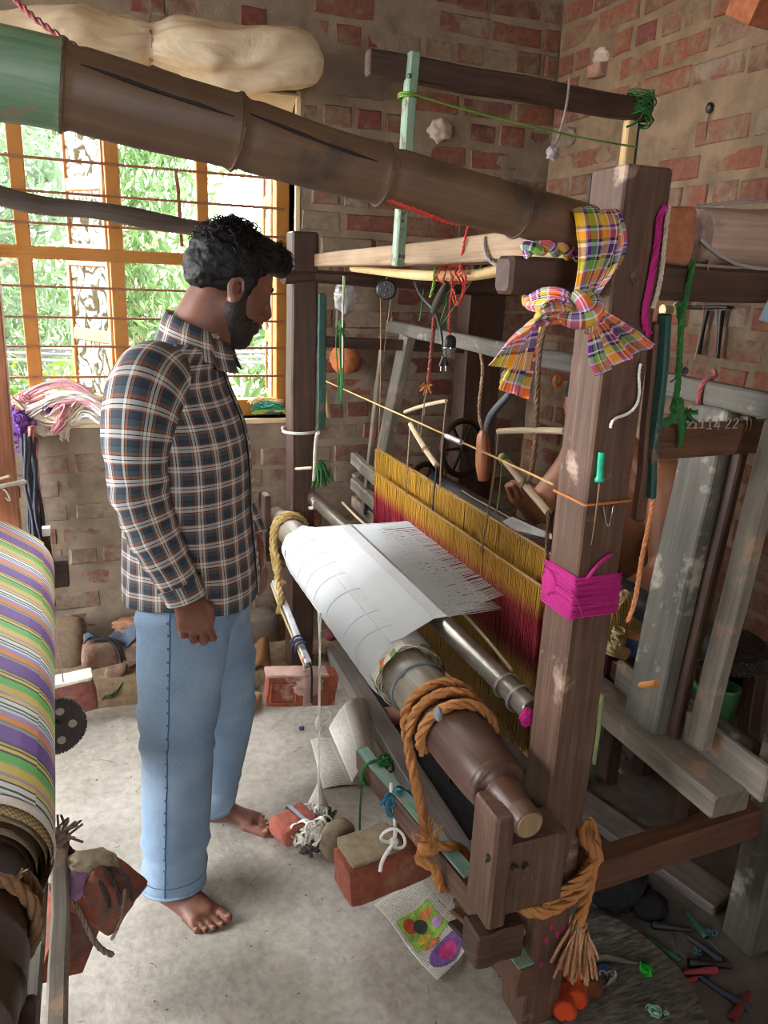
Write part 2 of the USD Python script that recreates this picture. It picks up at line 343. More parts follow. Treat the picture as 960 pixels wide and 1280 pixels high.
# window opening: x -1.05..0.815, z 0.945..2.15
WX0, WX1, WZ0, WZ1 = -1.05, .815, .945, 2.15; WF1 = 2.085
wb = join(box((X0, YW + .012, -.1), (WX0, YW + .26, ZC)), box((WX1 - .0, YW + .012, -.1), (XW + .25, YW + .26, ZC)), box((WX0, YW + .012, -.1), (WX1, YW + .26, WZ0)), box((WX0, YW + .012, WZ1), (WX1, YW + .26, ZC)),
          panel_y(X0, WX1, -.02, WZ0 - .01, YW, seed=3), panel_y(WX1 + .012, XW, -.02, ZC, YW, seed=4, amp=.009), panel_y(X0, WX0, WZ0, ZC, YW, seed=8), panel_y(WX0, WX1 + .012, WZ1 + .012, ZC, YW, seed=6))
W_BACK = struct('wall_back', wb, m_mortar)
W_RIGHT = struct('wall_right', join(box((XW + .012, Y1, -.1), (XW + .25, YW, ZC)), panel_x(Y1, YW, -.02, ZC, XW + .0, seed=12, amp=.010)), m_mortar_r)
struct('ceiling', box((X0 - .1, Y1, ZC), (XW + .25, YW + .6, ZC + .12)), m_roof)
# left and front walls with the wide openings the daylight comes through (out of view)
struct('wall_left', join(box((X0 - .2, Y1, -.1), (X0, 1.2, ZC)), box((X0 - .2, 3.0, -.1), (X0, YW + .25, ZC)), box((X0 - .2, 1.2, -.1), (X0, 3.0, .6)), box((X0 - .2, 1.2, 2.4), (X0, 3.0, ZC))), m_mortar)
struct('wall_front', join(box((X0 - .2, Y1 - .2, -.1), (-.7, Y1, ZC)), box((0., Y1 - .2, -.1), (XW + .25, Y1, ZC)), box((-.7, Y1 - .2, 2.1), (0., Y1, ZC)), box((-.7, Y1 - .2, -.1), (0., Y1, 1.1))), m_mortar)
# plastered reveal of the window: sill, soffit, jambs
struct('trim_1', join(box((WX0, YW - .004, WZ0 - .02), (WX1 + .012, YW + .25, WZ0)), join(sheet(np.array([[V(x, y, z) for x in (WX0, WX1 + .012)] for y, z in ((YW - .004, WZ1 + .004), (YW + .07, WF1 + .012), (YW + .25, WF1 + .002))]), .012), box((WX0, YW + .08, WF1 + .005), (WX1 + .012, YW + .26, WZ1 + .02))), box((WX1, YW - .002, WZ0 - .02), (WX1 + .02, YW + .25, WZ1 + .02))), m_jamb)
# concrete lintel band over the window, standing a little proud of the bricks
struct('trim_2', panel_y(-1.4, 1.16, WZ1 + .02, 2.305, YW - .012, seed=21, amp=.006), m_plaster)

def brick_mesh(u0, u1, z0, z1, y, rng, axis):
    """one brick face: chamfered, slightly skewed block; axis 1: faces -Y (u = x), axis 0: faces -X (u = y)"""
    j = lambda s: rng.uniform(-s, s)
    pr = y - rng.uniform(-.0005, .0075); c = rng.uniform(.004, .008); dep = .03
    f = [(u0 + c + j(.003), z0 + c + j(.003)), (u1 - c + j(.003), z0 + c + j(.003)), (u1 - c + j(.003), z1 - c + j(.003)), (u0 + c + j(.003), z1 - c + j(.003))]
    o = [(u0, z0), (u1, z0), (u1, z1), (u0, z1)]
    m1 = [((a[0] + b[0]) / 2 + (j(.002)), (a[1] + b[1]) / 2 + j(.003)) for a, b in zip(f, f[1:] + f[:1])]
    pts = []
    loop = [x for p in zip(f, m1) for x in p]
    oo = [x for p in zip(o, [((a[0] + b[0]) / 2, (a[1] + b[1]) / 2 + j(.003)) for a, b in zip(o, o[1:] + o[:1])]) for x in p]
    pts += [(a, pr, b) for a, b in loop]; pts.append(((u0 + u1) / 2, pr - .001 + j(.002), (z0 + z1) / 2))
    pts += [(a, pr + c, b) for a, b in oo]; pts += [(a, pr + dep, b) for a, b in oo]
    fc = []
    for k in range(8):
        n = (k + 1) % 8
        fc += [(k, n, 8), (9 + k, 9 + n, n), (9 + k, n, k), (17 + k, 17 + n, 9 + n), (17 + k, 9 + n, 9 + k)]
    v = np.array(pts); fc = np.array(fc)
    if axis == 0: v = v[:, [1, 0, 2]]; fc = fc[:, ::-1]
    return G(v, fc)
def lay(wall, axis, face, u0, u1, z0, z1, pick, skip, seed, course=.0935):
    rng = np.random.RandomState(seed); n = 0; k = int(math.floor(z0 / course))
    while k * course < z1:
        z = k * course + .004; headers = (k % 3 == 1); u = u0 - rng.uniform(0, .22)
        while u < u1:
            L = (.108 if headers else .225) + rng.uniform(-.012, .012)
            a, b = max(u, u0), min(u + L, u1); t, w = z + rng.uniform(-.004, .004), z + .0725 + rng.uniform(-.005, .004)
            u += L + rng.uniform(.012, .026)
            if b - a < .05 or t < z0 or w > z1 or skip(a, b, t, w): continue
            struct('brick', brick_mesh(a, b, t, w, face, rng, axis), pick(rng, (a + b) / 2, z), parent=wall); n += 1
        k += 1
    return n
holes_back = [onY(549, 163, YW)]
def skip_back(a, b, t, w):
    if w > WZ1 and t < 2.31 and a < 1.16: return True
    if b > WX0 and a < WX1 + .025 and t < WZ1 and w > WZ0 - .06: return True
    h = holes_back[0]
    return a < h[0] + .07 and b > h[0] - .07 and t < h[2] + .05 and w > h[2] - .05
n1 = lay(W_BACK, 1, YW - .001, -.42, .84, .06, .9, lambda r, u, z: mb_smear[r.choice(4, p=[.4, .36, .16, .08])], skip_back, 1)
n2 = lay(W_BACK, 1, YW - .002, .84, XW - .01, .35, 2.66, lambda r, u, z: (mb_bare if r.rand() < (.62 if z > 1.6 else .3) else mb_smear)[r.choice(4)], skip_back, 2)
n2 += lay(W_BACK, 1, YW - .002, .2, .84, 2.3, 2.66, lambda r, u, z: mb_smear[r.choice(4)], skip_back, 4)
holes_right = [onX(752, 78, XW), onX(712, 172, XW), onX(905, 230, XW)]
def skip_right(a, b, t, w):
    for h in holes_right[:2]:
        if a < h[1] + .06 and b > h[1] - .06 and t < h[2] + .05 and w > h[2] - .05: return True
    return 2.03 < t + .03 < 2.16 and True
n3 = lay(W_RIGHT, 0, XW - .002, 1.15, YW - .01, .1, 2.66, lambda r, u, z: mb_bare[r.choice(4, p=[.3, .3, .2, .2])] if r.rand() < .8 else mb_smear[r.choice(4)], skip_right, 3)
print('bricks', n1, n2, n3)

# window: painted frame, mullions, transom, square bars and patterned-glass shutters opened outwards
wn = Thing('window_1', None, None, (0, 3.2, WZ0)); keys(wn.prim, kind='structure')
FY0, FY1 = 3.175, 3.24
wn.add('frame', join(box((.758, FY0, WZ0), (.812, FY1, WF1)), box((WX0, FY0, WZ0), (.758, FY1, 1.012)), box((WX0, FY0, 2.04), (.758, FY1, WF1)), box((WX0, FY0, WZ0), (WX0 + .05, FY1, WF1))), m_frame)
for x, w in ((-.186, .05), (.128, .052), (.453, .043), (-.5, .05), (-.82, .043)):
    wn.add('mullion', box((x, FY0 + .004, 1.012 if w > .045 else 1.53), (x + w, FY1 - .004, 2.04)), m_frame)
wn.add('transom', join(box((WX0 + .05, FY0 + .002, 1.533), (.758, FY1 - .002, 1.578)), box((WX0 + .05, FY0 - .004, 1.549), (.758, FY0 + .002, 1.562), .001)), m_frame)
for z in (1.974, 1.869, 1.761, 1.655, 1.438, 1.330, 1.224, 1.110):
    wn.add('window_bar', beam(V(WX0 + .03, FY0 - .004, z), V(.79, FY0 - .004, z), .01, .0085, ch=.0015, seg=3, wob=.0008, seed=int(z * 100)), m_bar)
wn.add('window_bar', beam(V(.378, FY0 + .002, 1.868), V(.392, FY0 + .002, 1.60), .013, .012, up=(0, 1, 0), ch=.002), m_bar)
m_glass = mat('patterned_glass', {'t': ('texture_coordinate', {}), 'm': ('mapping', {'scale': (9., 9., 7.)}), 'v': ('voronoi_texture', {'scale': 1.6, 'feature': 'f1'}), 'w': ('noise_texture', {'scale': 1.5, 'detail': 1., 'distortion': .6}),
    'ml': ('math', {'math_type': 'multiply_add', 'value2': .18}), 'r': ('rgb_ramp', {'ramp': [(.5, C(190, 196, 192)), (.53, C(90, 80, 62)), (.60, C(90, 80, 62)), (.62, C(190, 196, 192)), (.69, C(190, 196, 192)), (.71, C(100, 90, 70)), (.78, C(190, 196, 192))]}), 'd': ('diffuse_bsdf', {}), 'tr': ('translucent_bsdf', {}), 'tp': ('transparent_bsdf', {'color': (.95, .98, .97)}),
    'k': ('mix_closure', {'fac': .65}), 'k2': ('mix_closure', {'fac': .22})},
    [('t.object', 'm.vector'), ('m.vector', 'v.vector'), ('m.vector', 'w.vector'), ('v.distance', 'ml.value1'), ('w.fac', 'ml.value3'), ('ml.value', 'r.fac'), ('r.color', 'd.color'), ('r.color', 'tr.color'),
     ('d.BSDF', 'k.closure1'), ('tr.BSDF', 'k.closure2'), ('k.closure', 'k2.closure1'), ('tp.BSDF', 'k2.closure2')], surface='k2.closure')
def shutter(a, b, z0, z1, rails, nx):
    a, b = V(*a, 0), V(*b, 0); d = nrm(b - a); up = nrm(np.cross(d, V(0, 0, 1)))
    p = []
    for q, w in ((a + d * .012, .024), (b - d * .012, .024)): p.append(beam(q + V(0, 0, z0), q + V(0, 0, z1), .024, .022, up=up))
    for z in (z0 + .012, z1 - .012, *rails):
        p.append(beam(a + V(0, 0, z), b + V(0, 0, z), .02, .03 if z not in rails else .05))
    s = wn.add('shutter', join(p), m_frame)
    wn.add('pane', beam(a + V(0, 0, (z0 + z1) / 2), b + V(0, 0, (z0 + z1) / 2), .004, z1 - z0 - .02, ch=.0005, seg=1), m_glass, parent=s)
e = onY(79, 200, 3.5)[0]; e2 = onY(92, 400, 3.5)[0]
shutter((.132, 3.245), (e, 3.5), 1.57, 2.1, (1.815,), 1)
shutter((.132, 3.245), (e2 - .005, 3.5), .99, 1.54, (1.25,), 1)
e = onY(331, 240, 3.5)[0]
shutter((.765, 3.245), (e, 3.5), 1.57, 2.1, (1.80,), 1)
shutter((.765, 3.245), (e + .01, 3.5), .99, 1.54, (1.25,), 1)
e = -.52
shutter((-.84, 3.245), (-.95, 3.5), 1.57, 2.1, (1.815,), 1)

# ================= outside =================
gr = fl.copy()
gx = np.stack(np.meshgrid(np.linspace(14, -14, 40), np.linspace(-9, 16, 40), [0.]), -1)[:, :, 0]; gx[..., 2] = -.35 + meshkit.fbm(gx * .5, 3, 4) * .3 - .15
one('yard', 'bare brown earth of the yard outside the window', 'ground', sheet(gx, .02), m_earth, kind='structure')
def leafmat(name, c1, c2, c3):
    return mat(name, {'g': ('geometry', {}), 'r': ('rgb_ramp', {'ramp': [(0., c1), (.55, c2), (1., c3)]}), 'd': ('principled_bsdf', {'roughness': .45}), 'tr': ('translucent_bsdf', {}), 'k': ('mix_closure', {'fac': .5})},
        [('g.random_per_island', 'r.fac'), ('r.color', 'd.base_color'), ('r.color', 'tr.color'), ('d.BSDF', 'k.closure1'), ('tr.BSDF', 'k.closure2')], surface='k.closure')
ml1 = leafmat('leaf_green', C(83, 110, 64), C(113, 137, 86), C(153, 168, 115))
ml2 = leafmat('leaf_grey_green', C(89, 110, 83), C(118, 136, 105), C(156, 166, 137))
ml3 = leafmat('leaf_yellow_green', C(99, 137, 44), C(128, 160, 60), C(166, 180, 96))
m_bark = plain('pale_bark', C(176, 160, 134), .9, .2, 30., .5)
def leaves(cs, n, seed, L=(.09, .16), W=.26, hang=.5):
    """cs: list of (centre, radii) clumps"""
    rng = np.random.RandomState(seed); pc = np.array([np.prod(r) ** (2 / 3) for _, r in cs]); pc /= pc.sum()
    which = rng.choice(len(cs), n, p=pc); d = rng.randn(n, 3); d /= np.linalg.norm(d, axis=1, keepdims=True)
    c = np.array([x[0] for x in cs])[which] + d * np.array([x[1] for x in cs])[which] * (rng.rand(n, 1) ** .45)
    a = rng.randn(n, 3); a[:, 2] -= hang * 1.5; a /= np.linalg.norm(a, axis=1, keepdims=True)
    s = np.cross(a, rng.randn(n, 3)); s /= np.linalg.norm(s, axis=1, keepdims=True); u = np.cross(a, s)
    l = rng.uniform(*L, (n, 1)); w = l * W * rng.uniform(.7, 1.2, (n, 1))
    v = np.stack([c, c + a * l * .45 + s * w / 2 + u * w * .15, c + a * l, c + a * l * .45 - s * w / 2 + u * w * .15], 1).reshape(-1, 3)
    k = np.arange(n)[:, None] * 4
    return G(v, np.vstack([k + [0, 1, 2], k + [0, 2, 3]]))
def tree(name, label, base, clumps, n, mt, seed, twig=9, **kw):
    rng = np.random.RandomState(seed); base = np.asarray(base, float); t = Thing(name, label, 'tree', base, 'trees outside the window' if 0 else None)
    top = np.mean([c for c, _ in clumps], axis=0); br = [tube([base, base + (top - base) * .5 + rng.randn(3) * .06, top], [.07, .05, .02], 7, 10)]
    for k in range(twig):
        c, r = clumps[rng.randint(len(clumps))]; e = np.asarray(c) + rng.randn(3) * np.asarray(r) * .7
        s = base + (top - base) * rng.uniform(.3, .9); br.append(tube([s, (s + e) / 2 + rng.randn(3) * .1, e], [.022, .014, .006], 5, 8))
    t.add('trunk', join(br), m_bark, smooth=True); t.add('crown', leaves(clumps, n, seed, **kw), mt, kind='stuff')
tree('leafy_tree', 'grey-green drooping-leaved tree filling the left panes of the window', (-.9, 5.6, -.35), [((-1.2, 5.6, 1.5), (.8, .6, .9)), ((-.5, 5.2, 1.0), (.6, .5, .7)), ((-1.3, 5.4, 2.5), (.9, .6, .6)), ((-.3, 5.5, 2.0), (.5, .5, .6))], 5200, ml2, 31)
tree('leafy_tree', 'bright green tree seen through the middle panes of the window', (.6, 7.2, -.35), [((.45, 7.1, 2.0), (.75, .6, .85)), ((.9, 7.0, 2.75), (1., .6, .5)), ((.4, 6.9, 1.1), (.85, .5, .6)), ((-.25, 7.2, 2.8), (.7, .5, .6)), ((1.45, 7.1, 2.9), (.5, .4, .3)), ((-.6, 7.1, 1.2), (.6, .5, .7))], 6800, ml1, 32, hang=.9, L=(.1, .18))
tree('leafy_tree', 'small tree low behind the right-hand panes beside the loom post', (1.5, 5.0, -.35), [((1.35, 5.0, .9), (.5, .5, .8)), ((1.3, 5.2, 1.55), (.45, .4, .3)), ((1.65, 4.9, 1.9), (.35, .4, .7))], 3000, ml1, 33, hang=.9)
tree('garden_bush', 'yellow-green bush low outside the left panes of the window', (-.6, 4.05, -.35), [((-.7, 4.05, .75), (.55, .3, .5)), ((.1, 4.1, .7), (.45, .3, .45))], 2400, ml3, 34, L=(.06, .11), W=.4)
tree('leafy_tree', 'distant pale tree far behind the others outside', (.2, 8.5, -.35), [((-1.6, 8.4, 2.2), (1.6, .8, 1.6)), ((1., 8.6, 1.2), (1.6, .8, 1.1)), ((2.6, 8.4, 1.4), (.8, .8, 1.2))], 5200, ml2, 35, L=(.14, .22))
m_cable = plain('grey_cable', C(132, 134, 150), .5, .1, 20.)
for k, dz in enumerate((0, .04, .072)):
    a, b = onY(-30, 449, 4.58), onY(420, 452, 4.58)
    one('power_cable', ['lowest grey power cable crossing outside the window', 'middle grey power cable crossing outside the window', 'top grey power cable crossing outside the window'][k], 'cable', tube([a - V(1.5, 0, -.02 - dz), a + V(0, 0, dz), (a + b) / 2 + V(0, 0, dz * .8 - .012), b + V(0, 0, dz), b + V(1.8, 0, dz)], .011, 6, 24), m_cable, True)
# ================= the near loom =================
lf = Thing('handloom_frame', 'heavy brown timber handloom frame with the pink-banded post', 'loom frame', (1.1, 1.9, 0))
a = lf.add
P_ = a('post', join(beam((.821, 1.078, 0), (.821, 1.078, 1.697), .088, .088, up=(0, 1, 0), ch=.0035, seg=8, wob=.0012, seed=1)), w_post)
a('bolt', lathe(onY(794, 346, 1.034), onY(794, 346, 1.034) - V(0, .012, 0), [(0, .012), (.005, .0125), (.006, .008), (.009, .007)], 12), w_post, parent=P_)
a('crack_strip', beam((.783, 1.126, 1.45), (.783, 1.126, 1.69), .012, .006, up=(0, 1, 0)), w_grey, parent=P_)
a('post', beam((.745, 2.735, 0), (.745, 2.735, 1.658), .092, .09, up=(0, 1, 0), ch=.006, seg=6, seed=2), w_dark)
a('post', beam((1.465, 2.74, 0), (1.465, 2.74, 1.6), .16, .1, up=(0, 1, 0), ch=.006, seg=6, seed=3), w_dark)
a('post', beam((1.44, 1.06, 0), (1.44, 1.06, 1.7), .1, .09, up=(0, 1, 0), ch=.006, seg=6, seed=4), w_grey)
a('side_beam', beam((.812, 1.12, 1.589), (.812, 2.69, 1.567), .075, .056, seed=5, seg=6, h1=.042), w_light)
a('side_beam', beam((1.47, 1.1, 1.58), (1.47, 2.69, 1.57), .05, .05, seed=6), w_dark)
a('cross_beam', beam((.607, 1.078, 1.531), (1.86, 1.078, 1.536), .05, .056, seed=7, ch=.006, seg=6), w_dark)
a('cross_beam', join(beam((.66, 2.70, 1.506), (1.6, 2.70, 1.492), .05, .044, seed=8, ch=.012, seg=8, wob=.004)), w_dark)
a('lower_rail', beam((.79, 2.72, 1.292), (1.4, 2.72, 1.272), .03, .04, seed=9), w_dark)
a('lower_rail', beam((.865, 1.075, .335), (1.40, 1.085, .35), .05, .075, seed=10, ch=.004), w_red)
a('lower_rail', beam((.862, 1.125, .03), (.90, 2.75, .03), .07, .055, seed=11), w_greystick)
k = onY(828, 395, 1.2); k2 = onY(806, 622, 1.2)
a('hanging_plank', join(beam(onY(831, 392, 1.03), onY(812, 622, 1.03), .012, .026, up=(0, 1, 0), seed=12, ch=.003)), w_dkgreen)
a('hanging_plank', beam(onY(822, 402, 1.045), onY(797, 650, 1.045), .02, .022, up=(0, 1, 0), seed=13), w_red)
a('hanging_plank', beam(V(.798, 2.66, 1.46), V(.80, 2.66, .98), .014, .03, up=(1, 0, 0), seed=14), w_dkgreen)
bk = a('roller_bracket', join(box((.617, .955, .392), (.655, 1.042, .632), .005), box((.653, .962, .41), (.777, 1.04, .565), .004), box((.70, 1.0, .42), (.777, 1.10, .53), .004)), w_post)
for x, y in ((657, 1083), (643, 1085), (608, 1072)): a('bolt', lathe(onY(x, y, .955), onY(x, y, .955) - V(0, .006, 0), [(0, .008), (.006, .006)], 9), m_steel, parent=bk)
bk = a('roller_bracket', join(box((.60, 2.70, .50), (.625, 2.76, .73), .004), box((.60, 2.70, .47), (.70, 2.78, .52), .004)), w_dark)
# chalked tally on the plank across the near end
pl = Thing('chalked_plank', 'red-brown plank with chalked tally marks across the near end of the loom', 'plank', (1.2, 1.085, 1.25))
p0, p1 = onY(806, 551, 1.085), onY(965, 544, 1.085)
pm = pl.add('plank', beam(p0, p1 + V(.05, 0, 0), .022, .062, seed=15), w_red)
m_chalk = plain('chalk', C(158, 138, 124), .95, .1, 90.)
def lettering(txt, x, y, Y, h, mt, th, label, tilt=0.):
    m = meshkit.text_mesh(txt, h, .0012); v = np.array(m.vertices); o = onY(x, y, Y)
    q = np.stack([v[:, 0], -v[:, 2], v[:, 1]], 1) @ rot((0, 1, 0), -tilt).T
    th.add('lettering', G(q + o, m.faces), mt, parent=pm, label=label)
lettering('211', 856, 536, 1.0725, .017, m_chalk, pl, 'chalked 211'); lettering('14 22', 881, 537, 1.0725, .02, m_chalk, pl, 'chalked 14 22'); lettering('))', 930, 537, 1.0725, .018, m_chalk, pl, 'chalked marks')

# hanger rail over the loom on two painted uprights
hg = Thing('hanger_rail', 'dark rail carried over the loom on two green uprights', 'rail', (1.1, 1.9, 1.55))
rl = hg.add('rail', beam((.673, 1.915, 1.999), (1.49, 1.915, 1.982), .036, .055, seed=20, seg=6, wob=.003), w_dark)
u1 = hg.add('upright', beam((.764, 1.893, 1.548), (.782, 1.897, 2.03), .026, .034, up=(0, 1, 0), seed=21), w_green)
for dx, z in ((-.006, 1.573), (.006, 1.571), (-.002, 1.655), (0., 1.975)): hg.add('bolt', lathe(V(.767 + dx, 1.881, z), V(.767 + dx, 1.873, z), [(0, .006), (.004, .006), (.008, .003)], 9), m_steel, parent=u1)
hg.add('upright', beam((1.447, 1.93, 1.58), (1.447, 1.93, 2.01), .034, .026, up=(0, 1, 0), seed=22), w_fresh)
hg.add('upright', beam((1.475, 1.945, 1.58), (1.475, 1.945, 2.01), .016, .026, up=(0, 1, 0), seed=23), w_dkgreen)
rgl = np.random.RandomState(4); q = [coil(V(1.458, 1.915, 1.96 + .004 * k), V(rgl.uniform(-.9, .9), rgl.uniform(-.2, .2), 1), .035, .0022, 1.3, .008, 5, phase=k, jit=.008, seed=k) for k in range(14)]
one('green_lashing', 'tangled green yarn lashing the hanger rail to its right upright', 'lashing', join(q + [tube([V(1.45, 1.885, 1.98), V(1.42, 1.875, 1.94), V(1.40, 1.885, 1.93)], .003, 5, 8)]), m_greenyarn, True)
one('green_string', 'taut green string tied between the two uprights under the rail', 'string', join(tube([V(.775, 1.875, 1.937), V(1.1, 1.875, 1.90), V(1.44, 1.878, 1.883)], .0028, 5, 20), coil(V(.772, 1.895, 1.93), (0, 0, 1), .023, .002, 3, .004, 5)), m_limeyarn, True)
ws = Thing('weighted_string', 'grey string hanging from the dark rail with a fluffy wad at its end', 'string', onY(711, 97, 1.89))
ws.add('string', rope([onY(712, 97, 1.893), onY(709, 125, 1.88), onY(700, 165, 1.88), onY(692, 186, 1.88)], .004, step=.006), m_white and plain('grey_wool', C(150, 142, 140), .95, .2, 120., .6), smooth=True)
ws.add('wad', blob(onY(691, 191, 1.88), (.016, .014, .017), .5, 3, 3), _mats['grey_wool'], smooth=True)

# warp beam, wound with white warp over newspaper
RX, RZ = .676, .618
wbm = Thing('warp_roller', 'long grey-brown wooden roller wound with white warp, tied with coir rope', 'roller', (RX, 1.9, RZ))
Yp = lambda y: V(RX, y, RZ)
wr_g = wood('roller_wood', C(86, 78, 66), C(126, 116, 100), C(156, 146, 130), .5, uvs=(70., 2., 1.))
wr_d = wood('roller_dark', C(56, 36, 28), C(84, 58, 46), C(110, 84, 68), .4, uvs=(70., 2., 1.))
wr_e = wood('roller_end', C(104, 82, 58), C(138, 112, 82), C(160, 136, 104), .5)
wbm.add('shaft', lathe(Yp(1.265), Yp(2.72), [(0, .064), (.4, .065), (.75, .06), (1.2, .052), (1.43, .05), (1.435, .046), (1.455, .046)], 36), wr_g, smooth=True)
wbm.add('turned_end', lathe(Yp(.945), Yp(1.27), [(0, .0255), (.004, .029), (.03, .029), (.033, .0275), (.036, .029), (.055, .030), (.058, .033), (.072, .034), (.075, .037), (.09, .038), (.093, .035), (.103, .036), (.106, .050), (.109, .056), (.122, .0575), (.124, .055), (.13, .0595), (.17, .062), (.25, .065), (.325, .066)], 36), wr_d, smooth=True)
wbm.add('end_grain', lathe(Yp(.9435), Yp(.9465), [(0, .024), (.003, .026)], 30), wr_e)
wbm.add('turned_end', lathe(Yp(2.72), Yp(2.83), [(0, .04), (.02, .036), (.08, .034), (.11, .03)], 24), wr_d, smooth=True)
wbm.add('tie_band', coil(Yp(1.43), (0, 1, .12), .067, .0035, 1.05, .004, 6), plain('grey_strap', C(120, 130, 140), .7), smooth=True)
wbm.add('tie_knot', blob(onX(548, 893, .605), (.008, .01, .014), .3, 3, 4), _mats['grey_strap'], smooth=True)
m_news_roll = mat('newspaper_rolled', {'t': ('texture_coordinate', {}), 'v': ('voronoi_texture', {'scale': 38.}), 'r': ('rgb_ramp', {'ramp': [(0, C(222, 218, 200)), (.62, C(206, 200, 184)), (.63, C(126, 156, 96)), (.74, C(126, 156, 96)), (.75, C(206, 116, 76)), (.84, C(206, 116, 76)), (.85, C(196, 190, 176)), (1, C(196, 190, 170))], 'interpolate': False}), 's': ('separate_color', {}), 'p': ('principled_bsdf', {'roughness': .8})},
    [('t.object', 'v.vector'), ('v.color', 's.color'), ('s.r', 'r.fac'), ('r.color', 'p.base_color')])
m_paper = plain('paper_edge', C(196, 188, 164), .9, .25, 90., .3)
for k in range(5):
    r = .066 + .0034 * k; n = 40; t = np.linspace(0, 2 * PI, n, endpoint=False); rr = r + .003 * np.sin(t * 5 + k * 1.3) + .002 * np.sin(t * 9 + k)
    def ringat(y, dr): return np.stack([RX + (rr + dr) * np.cos(t), np.full(n, y) + .004 * np.sin(t * 3 + k), RZ + (rr + dr) * np.sin(t)], 1)
    y0 = 1.505 - .004 * k
    wbm.add('paper_wrap', loft(np.array([ringat(y0, -.001), ringat(y0, .0012), ringat(1.535, .0012), ringat(1.535, -.001), ringat(y0, -.001)])[::-1], caps=False), m_news_roll if k > 2 else m_paper, smooth=False)

m_warp = mat('white_warp', {'t': ('texture_coordinate', {}), 'm': ('mapping', {'scale': (0., 420., 0.)}), 'n': ('noise_texture', {'scale': 1., 'detail': 2.}), 'r': ('rgb_ramp', {'ramp': [(.25, C(160, 162, 162)), (.45, C(206, 210, 210)), (.8, C(222, 226, 226))]}), 'b': ('bump', {'strength': .5, 'distance': .0015}), 'p': ('principled_bsdf', {'roughness': .75, 'sheen_weight': .15})},
    [('t.object', 'm.vector'), ('m.vector', 'n.vector'), ('n.fac', 'r.fac'), ('r.color', 'p.base_color'), ('n.fac', 'b.height'), ('b.normal', 'p.normal')])
m_thread = mat('warp_threads', {'g': ('geometry', {}), 'r': ('rgb_ramp', {'ramp': [(0, C(220, 224, 224)), (.8, C(206, 208, 206)), (.9, C(200, 160, 176)), (1., C(150, 146, 142))]}), 'p': ('principled_bsdf', {'roughness': .8}), 'tr': ('translucent_bsdf', {'color': (.8, .8, .8)}), 'k': ('mix_closure', {'fac': .2})},
    [('g.random_per_island', 'r.fac'), ('r.color', 'p.base_color'), ('p.BSDF', 'k.closure1'), ('tr.BSDF', 'k.closure2')], surface='k.closure')
BX, BZ, BR = .786, .714, .0245     # back-rest rod
wp = Thing('white_warp', 'sheet of white warp thread running off the roller and over the steel back rest', 'warp', (RX, 1.95, RZ))
RW = .088
ys = np.linspace(1.512, 2.375, 90)
t = np.linspace(0, 2 * PI, 48, endpoint=False)
def edge_r(y): return RW - .010 * np.clip((y - 2.30) / .075, 0, 1) ** 2 - .006 * np.clip((1.56 - y) / .05, 0, 1) ** 2 + .0012 * math.sin(y * 90) * .4
wp.add('wound_warp', loft(np.array([np.stack([RX + edge_r(y) * np.cos(t), y + 0 * t, RZ + edge_r(y) * np.sin(t)], 1) for y in ys])[:, ::-1], caps=False), m_warp, smooth=True)
nt = 48; tt = np.linspace(0, 2 * PI, nt, endpoint=False)
wp.add('wrapping_edge', loft(np.array([np.stack([RX + r * (1 + .04 * np.sin(tt * 7 + r * 300)) * np.cos(tt), y + .006 * np.sin(tt * 5), RZ + r * (1 + .04 * np.sin(tt * 7 + r * 300)) * np.sin(tt)], 1) for y, r in ((2.37, .079), (2.40, .082), (2.43, .074), (2.435, .06), (2.42, .054))])[:, ::-1], caps=False), plain('pale_cloth', C(214, 222, 232), .9, .12, 30., .5), smooth=True)
# threads: from the roll's upper side over the rod and on to the heddles, in two opened sheds beyond it
rng = np.random.RandomState(5); lay1, lay2 = [], []
def thread(pts, r): return tube(np.array(pts), r, 3, caps=False)
ang = math.radians(116)
yA, yB = np.linspace(1.545, 2.335, 330), np.linspace(1.535, 2.262, 330)
sol = []
for y0, y1 in zip(np.linspace(1.52, 2.37, 60), np.linspace(1.53, 2.27, 60)):
    sol.append([V(RX + RW * math.cos(ang), y0, RZ + RW * math.sin(ang)), V(RX + RW * math.cos(1.62), y0, RZ + RW * 1.005), V(BX - .035, y1, BZ + BR + .0015), V(BX, y1, BZ + BR + .003), V(BX + .012, y1, BZ + BR)])
wp.add('warp_sheet', sheet(np.array(sol)[::-1], .002), m_warp, smooth=False)
for i in range(300):
    f = i / 299; yr = 1.53 + .74 * f + rng.randn() * .0008; ye = 1.545 + .612 * f + rng.randn() * .003
    up = i % 2 == 0; ze = .776 if up else .735
    P = [V(BX, yr, BZ + BR + .0035), V(BX + .01, yr, BZ + BR + .002), V(.86, (yr + ye) / 2, (BZ + BR + ze) / 2 + rng.randn() * .0006), V(.957, ye, ze + rng.randn() * .001), V(1.06, ye, .70 + rng.randn() * .002)]
    (lay1 if up else lay2).append(thread(P, .0011))
wp.add('warp_threads', join(lay1), m_thread, kind='stuff'); wp.add('warp_threads', join(lay2), m_thread, kind='stuff')
for y0 in (1.62, 1.71, 1.86, 1.98, 2.07, 2.16, 2.28):      # loose strands lying round the roll
    aa = np.linspace(1.0, 3.2, 24); wp.add('stray_strand', tube(np.stack([RX + (RW + .001) * np.cos(aa), y0 - .03 * np.sin(aa * 1.1), RZ + (RW + .001) * np.sin(aa)], 1), .0006, 4), m_thread, smooth=True)

